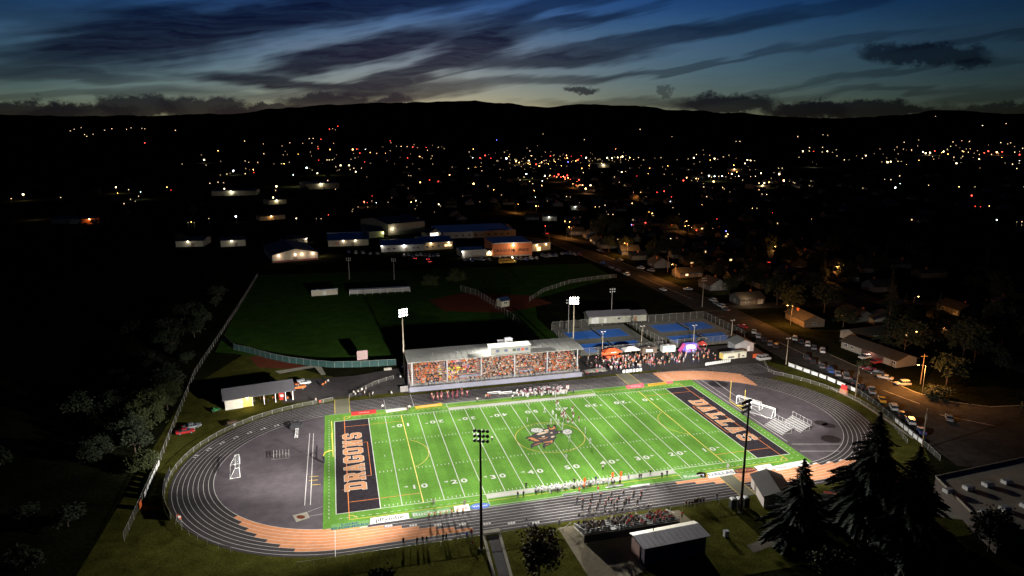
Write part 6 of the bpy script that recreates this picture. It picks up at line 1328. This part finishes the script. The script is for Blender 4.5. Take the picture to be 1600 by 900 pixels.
for p0, p1, D, H, wm, l, pw_, col in (((275, 386), (318, 385), 20, 4.2, m_creamw, 'long cream warehouse on the dark left plain', 500, (1, .95, .8)), ((345, 386), (384, 384), 18, 4.5, m_creamw, 'cream warehouse right of the long one on the left plain', 500, (1, .95, .8)), ((128, 351), (156, 349), 22, 5, m_brick, 'orange lit warehouse wall on the far left', 1500, (1, .45, .12)), ((80, 349), (126, 350), 20, 4.5, m_greyw, 'grey warehouse beside the orange lit wall on the far left', 0, None), ((331, 306), (400, 305), 30, 6, m_creamw, 'pale distant warehouse with an arch of lamplight', 5000, (1, .95, .75)), ((478, 296), (530, 294), 40, 8, m_creamw, 'large pale distant store left of the town centre', 6000, (1, .9, .65)), ((935, 263), (952, 263), 30, 9, m_creamw, 'lit pale block in the distant town centre', 9000, (1, .85, .6)), ((1181, 296), (1203, 295), 22, 6, m_tan, 'lit tan store front in the town to the right', 5000, (1, .75, .45)), ((1140, 268), (1156, 268), 20, 6, m_tan, 'tan lit block in the distant right town', 5000, (1, .6, .3)), ((848, 345), (870, 345), 14, 4, m_greyw, 'row lit low shop front in the mid town', 600, (.9, 1, .8)), ((893, 328), (906, 328), 12, 4, m_greyw, 'small cool lit shed in the mid town', 900, (.8, 1, .95)), ((420, 320), (448, 318), 14, 5, m_creamw, 'pale shed under a lamp on the left plain', 2500, (1, .9, .55)), ((406, 345), (446, 342), 10, 4, m_tan, 'tan wall lit orange left of the school', 1500, (1, .55, .2))):
    t, W = school('warehouse', p0, p1, D, H, 1.2, wm, m_blkroof, l, 'x', False, [('door', 'f', 2, 1.4, 2.4, 2.8, m_door)], [(-.1, H-.4, pw_, col, m_bulb)] if pw_ else [])
# lit parking yard beside the distant store
lamp('yard_light', 'POINT', tuple(G(465, 292)+Vector((0, 0, 10))), 30000, (1, .9, .6), .5); lamp('yard_light', 'POINT', tuple(G(510, 274)+Vector((0, 0, 12))), 30000, (1, .9, .6), .5)
# flat school roof at lower right
t = thing('flat_roofed_school', 'low school building with flat roof and rows of skylights at lower right', 'building', (0, 0, 0))
RZ = 3.3
A, B_, C_, D_ = G(1462, 745, RZ), G(1600, 716, RZ), G(1700, 790, RZ), G(1560, 842, RZ)
m_gravelroof = M('roof_membrane', (.27, .23, .17), .9, .16, .3, scale2=.06)
MB().prism([p.xy for p in (A, B_, C_, D_)][::-1], 0, RZ-.25).build('wall', siding('dark_brown_wall', (.06, .045, .035)), t); rf = MB().prism([p.xy for p in (A, B_, C_, D_)][::-1], RZ-.24, RZ).build('roof', m_gravelroof, t)
P = [p.xy for p in (A, B_, C_, D_)]
for i in range(4):
    a, b = P[i], P[(i+1) % 4]; d = (b-a).normalized(); q = Vector((-d.y, d.x))*.12
    MB().prism([a+q, b+q, b-q, a-q], RZ+.004, RZ+.30).build('parapet', siding('parapet_tan', (.22, .2, .16)), rf)
for px, py in ((1476, 767), (1507, 762), (1537, 757), (1567, 753), (1532, 801), (1564, 795), (1597, 790)):
    c = G(px+6, py+2, RZ); MB().prism([(c.x-1.0, c.y-.7), (c.x+1.0, c.y-.7), (c.x+1.0, c.y+.7), (c.x-1.0, c.y+.7)], RZ+.005, RZ+.75).build('skylight', m_trim, rf); MB().prism([(c.x-.8, c.y-.5), (c.x+.8, c.y-.5), (c.x+.8, c.y+.5), (c.x-.8, c.y+.5)], RZ+.755, RZ+.85).build('skylight_dome', M('dome', (.25, .25, .25), .3, 0), rf)
tag(sheet('forecourt', [(66, -48), (75, -46), (72, -60), (64, -56)], .012, m_conc), kind='structure')
# ---------------------------------------------------------------- long L-shaped house across the road
m_shingle = M('brown_shingle', (.045, .037, .028), .9, .15, 2); m_offw = siding('offwhite_siding', (.20, .18, .15)); m_hs = [siding('house_siding_%d' % k, c_) for k, c_ in enumerate(((.10, .095, .085), (.07, .075, .085), (.12, .09, .06)))]
c, rz, W = frontage((1314, 543), (1400, 575), 9)
t = building('long_house', 'long low house with a lit carport across the road', 'house', (c.x, c.y, 0), rz, W, 9, 2.7, 1.6, m_offw, m_shingle, .6, 'x', [('carport', 'f', 2, 1.2, 9.5, 2.3, M('carport_dark', (.05, .03, .025), .9, .1, 1))]+[('window', 'f', x, 1.6, 1.5, 1.0, m_wdark) for x in (-10, -7, 11)], 'houses')
lamp('carport_light', 'POINT', tuple(c+Vector((math.cos(rz)*2+math.sin(rz)*5.6, math.sin(rz)*2-math.cos(rz)*5.6, 2.2))), 260, (1, .5, .38), .15)
cc = c+Vector((math.cos(rz)*1+math.sin(rz)*6.6, math.sin(rz)*1-math.cos(rz)*6.6, 0)); car('suv', 'white', cc.x, cc.y, rz+R(180), 'white car in front of the lit carport', gQ); cc = cc+Vector((math.cos(rz)*5, math.sin(rz)*5, 0)); car('sedan', 'red', cc.x, cc.y, rz+R(180), 'red car in front of the lit carport', gQ)
c2 = G(1400, 530); t = building('long_house', 'rear wing of the long house with porch lamps', 'house', (c2.x+4, c2.y+5, 0), R(4), 46, 9, 2.8, 1.6, m_offw, m_shingle, .6, 'x', [('window', 'f', x, 1.6, 1.8, 1.1, m_wdark) for x in (-14, -8, 12, 16)]+[('window', 'f', 0, 1.5, 3, 1.4, m_wwarm)], 'houses')
wall_lamp(t, 6, 2.2, 9, 160, (1, .5, .2), m_bulbo); wall_lamp(t, 21, 2.2, 9, 160, (1, .5, .2), m_bulbo)
c3 = G(1400, 512); building('gabled_house', 'pale gabled house behind the rear wing', 'house', (c3.x, c3.y+6, 0), R(-20), 12, 9, 3.0, 2.4, m_offw, m_shingle, .5, 'y', [('window', 'f', 0, 1.6, 1.6, 1.1, m_wdark)], 'houses')
# ---------------------------------------------------------------- town houses: three kinds, copied
HS = []
for k, (W, D, H, RH, wm, g_, lit) in enumerate(((13, 9, 2.9, 2.2, m_hs[0], 'x', False), (10, 12, 3.0, 2.8, m_hs[1], 'y', False), (15, 9, 3.0, 2.0, m_hs[2], 'x', True))):
    t = building('town_house', 'dark gabled house among the streets right of the road', 'house', (150+k*20, 140, 0), 0, W, D, H, RH, wm, M('dark_shingle', (.025, .022, .02), .9, .2, 2) if k != 1 else m_blkroof, .5, g_, [('door', 'f', 1, 1.05, 1.0, 2.1, m_door), ('window', 'f', -3, 1.6, 1.6, 1.1, m_wwarm if lit else m_wdark), ('window', 'f', 3.8, 1.6, 1.4, 1.1, m_wdark), ('window', 'l', 0, 1.6, 1.4, 1.1, m_wdark), ('garage_door', 'f', W/2-2.2, 1.1, 2.6, 2.1, m_doorw) if k != 1 else ('window', 'r', 0, 1.6, 1.4, 1.1, m_wdark)], 'dark houses of the town')
    t['label'] = 'house with one lit window in the dark streets right of the road' if lit else 'dark gabled house among the streets right of the road'
    MB().box((W*.2, 1.5, H+RH*.9), (.7, .7, 1.8)).build('chimney', m_brick, t); HS.append(remember(t))
random.seed(19); spots = []
def house(x, y, rz, where):
    if any((x-a)**2+(y-b)**2 < 17**2 for a, b in spots): return
    spots.append((x, y)); k = random.choice((0, 0, 1, 1, 2)); dup(HS[k], (x, y, max(0, terrain(x, y))), rz, ('house with one lit window ' if k == 2 else 'dark gabled house ')+where, 'dark houses of the town')
HS[0].location = (136, 118, 0); HS[1].location = (137, 150, 0); HS[2].location = (140, 182, 0); spots += [(136, 118), (137, 150), (140, 182)]
for gx in range(6):
    for gy in range(13):
        x = 138+gx*27+random.uniform(-3, 3); y = 78+gy*23+random.uniform(-4, 4)
        if 90 < y < 124 and x > 120: continue
        if random.random() < .8: house(x, y, random.choice((0, R(90), R(-90), R(180)))+random.uniform(-.08, .08)-R(6), 'among the streets right of the road')
for k in range(150):
    d = random.uniform(470, 1700); a = YAW+R(random.uniform(-10, 36)); x, y = CAM_LOC.x+math.sin(a)*d, CAM_LOC.y+math.cos(a)*d
    if y > 350: house(x, y, random.choice((0, R(90), R(-90), R(180)))+R(-8), 'in the far town beyond the school')
for px, py in ((1018, 418), (1085, 400), (1110, 450), (1165, 462), (1215, 452), (1280, 402), (1080, 446), (905, 372)):
    c = G(px, py); house(c.x, c.y, R(random.choice((0, 90))-6), 'among the streets right of the road')
lamp('green_light', 'POINT', tuple(G(1031, 418)+Vector((0, 0, 3))), 300, (.2, 1, .5), .2); lamp('porch_light', 'POINT', tuple(G(1168, 478)+Vector((0, 0, 5))), 1500, (1, .7, .4), .2); lamp('porch_light', 'POINT', tuple(G(1125, 458)+Vector((0, 0, 4))), 700, (1, .8, .5), .2); lamp('porch_light', 'POINT', tuple(G(1262, 525)+Vector((0, 0, 2.5))), 200, (1, .6, .35), .2)
# parked cars in the school lots
random.seed(4)
for x0, x1, py, n_, lb in ((632, 684, 401, 9, 'dark car in the lot before the white lamp wing'), (726, 765, 407, 8, 'dark car in the row before the grey school block'), (783, 838, 405, 8, 'car in the row before the orange gym'), (848, 868, 402, 5, 'car in the lot right of the orange gym'), (878, 905, 398, 5, 'car in the dark lot beside the road'), (545, 590, 396, 5, 'car parked before the blue roofed wing')):
    for k in range(n_): cpx(x0+(x1-x0)*k/(n_-1), py+random.uniform(-1.5, 1.5), random.choice(('sedan', 'suv', 'pickup')), random.choice(('black', 'grey', 'white', 'silver', 'blue', 'maroon')), R(random.choice((0, 180))+random.uniform(-6, 6)), lb, 'cars in the school lots')
for px, py in ((648, 405), (668, 406), (671, 410)): cpx(px, py, 'sedan', 'black', R(0), 'car with red tail lights leaving the school lot', 'cars in the school lots', tl=True)
# ball field furniture
c, rz, W = frontage((546, 462), (641, 457), 3.2)
t = thing('dugout', 'long open white framed dugout behind the ball field', 'dugout', (c.x, c.y, 0), rz); MB().box((0, 0, 2.6), (W, 3.4, .14)).build('roof', m_trim, t); MB().box((0, 1.6, 1.25), (W, .12, 2.5)).build('back_wall', m_greyw, t)
for k in range(9): MB().box((-W/2+.1+k*(W-.2)/8, -1.6, 1.25), (.14, .14, 2.5)).build('post', m_trim, t)
c, rz, W = frontage((487, 463), (528, 460), 3); t = building('storage_box', 'pale long storage box left of the dugout', 'shed', (c.x, c.y, 0), rz, W, 3, 2.6, 0, m_creamw, m_tin, .2, 'x', [('door', 'f', 0, 1.1, 1.6, 2.1, m_doorw)], flat=True)
c = G(786, 478); building('scorer_hut', 'small blue roofed scorer hut beside the ball diamond', 'hut', (c.x, c.y, 0), R(20), 4.5, 4, 3.0, 1.2, m_creamw, m_broof, .3, 'x', [('window', 'f', 0, 1.9, 1.8, .9, m_wdark)])
fence('backstop_fence', [G(720, 455), G(745, 462), G(770, 478), G(800, 500), G(860, 555)], 3.0, 'wire backstop fence curving behind the ball diamond', 4); fence('far_outfield_fence', [G(828, 470), G(850, 456), G(890, 443), G(930, 437), G(963, 434)], 2.0, 'pale curved fence of the farther ball field', 4)
for px, py, l in ((546, 436, 'unlit ball field light pole, left of a pair before the school'), (616, 437, 'unlit ball field light pole, right of a pair before the school'), (888, 520, 'unlit thin pole left of the lit grandstand pole'), (955, 500, 'unlit thin pole behind the court clubhouse'), (1097, 480, 'unlit tall pole beyond the tennis courts')):
    c = G(px, py); t = thing('ball_field_light', l, 'light pole', (c.x, c.y, 0), 0, 'unlit light poles'); H = 12 if px < 700 else 14; MB().bar((0, 0, 0), (0, 0, H), .2, 7, r2=.12).build('pole', m_steel, t)
    for z in (H-.2, H-1.3):
        MB().bar((-1.2, 0, z), (1.2, 0, z), .06, 5).build('crossarm', m_steel, t)
        for s in (-1, 0, 1): MB().bar((s, -.1, z+.1), (s, -.5, z-.15), .14, 7, r2=.3).build('lamp_housing', m_trim, t)
# ---------------------------------------------------------------- lights of the town
TL = {
 (0, 180): 'w465,95 w508,85 w530,130 w583,128 w655,102 w700,92 w792,96 w888,90 w905,92 w1097,102 r906,184 W1278,297 w1290,330 C1460,370 w1535,303 w1555,310 w1380,303 w1535,388 r1588,380 W728,480 o738,517 w808,495 c883,510 w870,540 w780,590 o1047,478 r1072,497 w1314,453 W1405,490 W150,530 w75,555 w385,548 C1478,678 w1310,690 o1200,712 w1220,716 w1180,716 w440,106 w544,142 w820,86 w1140,322 w1260,260 w1530,172 o1364,234 w820,560 w850,572 w1380,395 w1440,383 w1420,390 w1365,445 w1400,448',
 (400, 180): 'r512,77 w480,92 r460,95 w497,99 w333,156 w358,155 r407,160 w350,185 w212,184 r390,222 O605,228 r630,226 c685,225 w755,253 r840,170 w845,183 w908,207 w945,208 R980,212 r1065,213 w1140,212 w1177,220 w50,255 w172,262 w12,312 w160,320 r392,296 w445,295 w460,296 w478,294 w620,282 r680,308 r948,282 w1102,268 w1333,243 c1355,280 r1400,282 R1432,267 r1468,283 w1505,300 C1565,287 w1585,315 C318,350 W385,385 w523,360 W530,333 W583,333 w613,350 W625,375 c235,395 w450,433 w955,398 w968,400 O1028,446 r1085,430 R1140,440 w1210,398 w1285,425 O1360,457 w1412,367 w1528,412 o1485,495 w1535,530 w953,484 W130,475 w125,500 W110,550 r728,536 R677,577 r697,582 c753,582 w827,580 w725,570 o972,580 W1000,570 w1030,580 W1143,595 w1155,605 W255,690 r455,665 w410,690 w380,690 w1400,575 o1210,395 b1505,165 w660,350 w500,340 w840,235 w878,205 w1010,215 w1072,232 w1040,282 w1328,352 w1450,470 w640,610 w700,612 r650,250',
 (800, 180): 'w195,126 w452,163 w800,97 w1000,143 w112,236 w1400,174 w1424,174 O25,305 w70,285 W105,300 w110,310 R150,325 o185,310 r240,270 w262,297 w300,270 o345,283 b350,308 r370,270 R410,298 r432,268 W463,283 w520,283 W595,283 w560,318 w580,322 W625,285 W660,280 W690,275 o735,280 w790,280 w930,280 w1100,288 W1135,283 w1152,260 w1235,265 o1238,295 W1265,288 w1285,290 w1320,275 W1470,297 W1490,300 w1515,300 W1455,320 o1385,330 C90,390 w75,410 W205,405 c190,437 w130,455 o185,467 R265,405 o280,410 R305,410 o320,405 R345,400 o350,415 r365,425 R418,430 r400,465 o440,465 O460,490 W490,467 w445,380 W685,377 r780,402 w640,410 w670,445 C1230,403 C1265,405 C1312,405 W1372,390 W1415,405 w1440,430 w1520,405 W1555,385 O1258,443 R1070,435 o1090,415 o1150,420 o1165,422 W1540,455 W1575,455 r905,513 R950,507 r995,543 c988,575 o750,587 C420,585 w340,540 w365,543 o520,610 w590,640 w630,662 r545,690 r590,690 b745,732 r755,733 R832,720 r855,733 o875,655 w880,670 w650,727 o330,707 o360,712 R208,740 o150,605 o140,500 c145,545 r1278,693 w1252,755 b1335,775 o1345,795 R1150,770 w1045,695 w1120,750 o1500,620 w1528,620 w1360,510 w1325,490 w1560,525 w1590,528 w660,830 w990,825 w1030,825 w30,300 o45,312 o170,335 w200,300 w290,290 w380,300 w480,300 w550,290 w605,295 w640,275 w710,290 w760,292 o860,350 w50,430 w110,440 w220,420 o235,400 R290,395 R330,415 w425,462 w380,455 w1190,420 w1245,410 w1290,405 w1335,408 w1395,405 w1490,407 w580,600 w600,660 w545,610 o1010,690 o1080,740 o1100,735',
 (1200, 180): 'w1047,13 W1340,72 w1487,60 w185,143 w343,130 w373,132 w275,100 W217,240 w257,237 r285,238 w258,214 w340,212 W370,240 w337,243 w425,228 w588,285 W610,268 w475,295 w850,180 w940,165 w845,225 w895,228 w935,203 W967,245 W983,253 W1010,250 r1040,238 W1095,243 w1155,178 w1210,170 w1257,175 w1140,207 w1173,200 w1213,237 w1160,278 w1205,283 w1215,272 W1175,320 o1318,290 R1375,240 O1428,247 R1462,243 w1453,183 w1515,184 w1590,220 w1540,245 R1570,263 c1570,300 w1525,325 w1552,353 W745,313 W765,308 w810,305 w710,308 w820,402 c823,453 C792,483 w765,428 w727,425 W68,393 O97,437 o5,445 w155,445 w165,450 w65,350 w87,350 R1268,537 r1290,607 r1322,610 o1378,605 w1290,475 w1595,475 C1423,700 w1548,712 w1580,712 w1578,733 r25,650 w268,693 o1190,475 w1000,465 w790,228 w430,268 w1395,260 w1440,255 r1350,250 w1250,245 w1120,225'}
TMAT = {'w': m_bulbt, 'W': m_bulbT, 'o': m_bulbo, 'O': m_bulbo, 'r': m_bulbr, 'R': m_bulbr, 'c': m_bulbc, 'C': m_bulbc, 'b': m_bulbb}
TLAB = {'w': 'warm white lamp glowing in the far town', 'o': 'orange lamp glowing in the far town', 'r': 'red lamp glowing in the far town', 'c': 'cool white lamp glowing in the far town', 'b': 'blue lamp glowing in the far town'}
LM = {}; POLEM = MB().bar((0, 0, -6), (0, 0, 0), .09, 5).mesh('pole', m_steel); cnt = 0
for mk in set(TMAT):
    b = bmesh.new(); bmesh.ops.create_icosphere(b, subdivisions=1, radius=1); me = bpy.data.meshes.new('lamp_globe'); b.to_mesh(me); b.free(); me.materials.append(TMAT[mk]); LM[mk] = me
b = bmesh.new(); bmesh.ops.create_icosphere(b, subdivisions=1, radius=1); me = bpy.data.meshes.new('lamp_globe'); b.to_mesh(me); b.free(); me.materials.append(m_bulbd); LMD = me
for (ox, oy), s in TL.items():
    for it in s.split():
        k = it[0]; x, y = it[1:].split(','); px, py = ox+float(x)/4, oy+float(y)/4; p = GT(px, py)
        if p is None: continue
        d = (p-CAM_LOC).length; r = min(1.8, (.95 if k.isupper() else .44)*random.uniform(.6, 1.2)*d/FPX)
        t = thing('town_lamp', TLAB[k.lower()], 'lamp', (p.x, p.y, p.z), 0, 'lights of the far town'); put('pole', POLEM, t, (0, 0, 6)); o = put('lamp_globe', LMD if k == 'w' and random.random() < .5 else LM[k], t, (0, 0, 6+r*.9)); o.scale = (r, r, r); cnt += 1
random.seed(2)
for ps in (((780, 328), (835, 340)), ((855, 366), (935, 384)), ((1045, 355), (1095, 374)), ((875, 287), (930, 306)), ((640, 338), (700, 330)), ((985, 300), (1010, 330))):
    tag(MB().strip([G(*q) for q in ps], 11, .02).build('town_street', m_road), kind='structure')
for px, py, pw_, l in ((806, 333, 15000, 'sodium lamp over the lit bend left of the town centre'), (885, 373, 9000, 'sodium lamp over the street above the road bend'), (1068, 363, 9000, 'sodium lamp over the orange street in the right gardens'), (900, 294, 30000, 'sodium lamp on the main street into the town centre'), (998, 312, 14000, 'sodium lamp in the dark gardens right of the centre')): streetlamp(px, py, 9, pw_, l)
# warm pools under some of the brighter town lamps
for px, py, pw_, col in ((821, 281, 60000, (1, .92, .75)), (870, 285, 60000, (1, .4, .2)), (940, 256, 120000, (1, .8, .5)), (1115, 284, 80000, (1, .92, .75)), (320, 256, 30000, (1, .85, .55)), (366, 274, 40000, (.9, .95, 1)), (185, 303, 20000, (1, .7, .4)), (221, 312, 12000, (.95, 1, .8)), (1195, 294, 30000, (1, .75, .45)), (810, 258, 120000, (1, .7, .4)), (915, 303, 30000, (1, .5, .25)), (37, 314, 14000, (1, .7, .4)), (55, 345, 6000, (1, .7, .45)), (430, 312, 9000, (1, .9, .5)), (570, 325, 12000, (1, .45, .25)), (1270, 262, 60000, (1, .85, .6)), (1452, 243, 120000, (1, .8, .5)), (1560, 243, 150000, (1, .4, .2))):
    p = GT(px, py); lamp('town_light', 'POINT', (p.x, p.y, p.z+7), pw_*.4, col, .5)
# the faint carpet of house lights in the distance: too many and too small to tell apart
random.seed(6); fv = []; ff = []; fm = []
def tiny(px, py, r, mi):
    p = GT(px, py)
    if p is None: return
    d = (p-CAM_LOC).length; r = min(1.2, r*d/FPX); c = (p.x, p.y, p.z+4); o = len(fv)
    for v in ((1, 0, 0), (-1, 0, 0), (0, 1, 0), (0, -1, 0), (0, 0, 1), (0, 0, -1)): fv.append(tuple(c[i]+v[i]*r for i in range(3)))
    for f in ((0, 2, 4), (2, 1, 4), (1, 3, 4), (3, 0, 4), (2, 0, 5), (1, 2, 5), (3, 1, 5), (0, 3, 5)): ff.append(tuple(i+o for i in f)); fm.append(mi)
for k in range(280):
    q = random.random()
    if q < .38: px, py = random.gauss(880, 85), random.gauss(254, 9)
    elif q < .55: px, py = random.gauss(1130, 70), random.gauss(272, 14)
    elif q < .72: px, py = random.gauss(1470, 90), random.gauss(241, 9)
    elif q < .86: px, py = random.uniform(480, 1100), random.uniform(262, 350)
    else: px, py = random.uniform(380, 700), random.gauss(243, 16)
    if 150 < px < 1640 and py > 225: tiny(px, py, random.choice((.2, .25, .32, .4)), random.choice((0, 0, 0, 0, 1, 1, 4, 4, 4, 4)))
o = MB().add(fv, ff).build('distant_lights', [m_bulbt, m_bulbo, m_bulbr, m_bulbc, m_bulbd]); o.data.polygons.foreach_set('material_index', fm); o.data.update()
tag(o, 'faint carpet of tiny lights across the far town', 'lights', kind='stuff')
print('people', NP[0], 'town lamps', cnt)
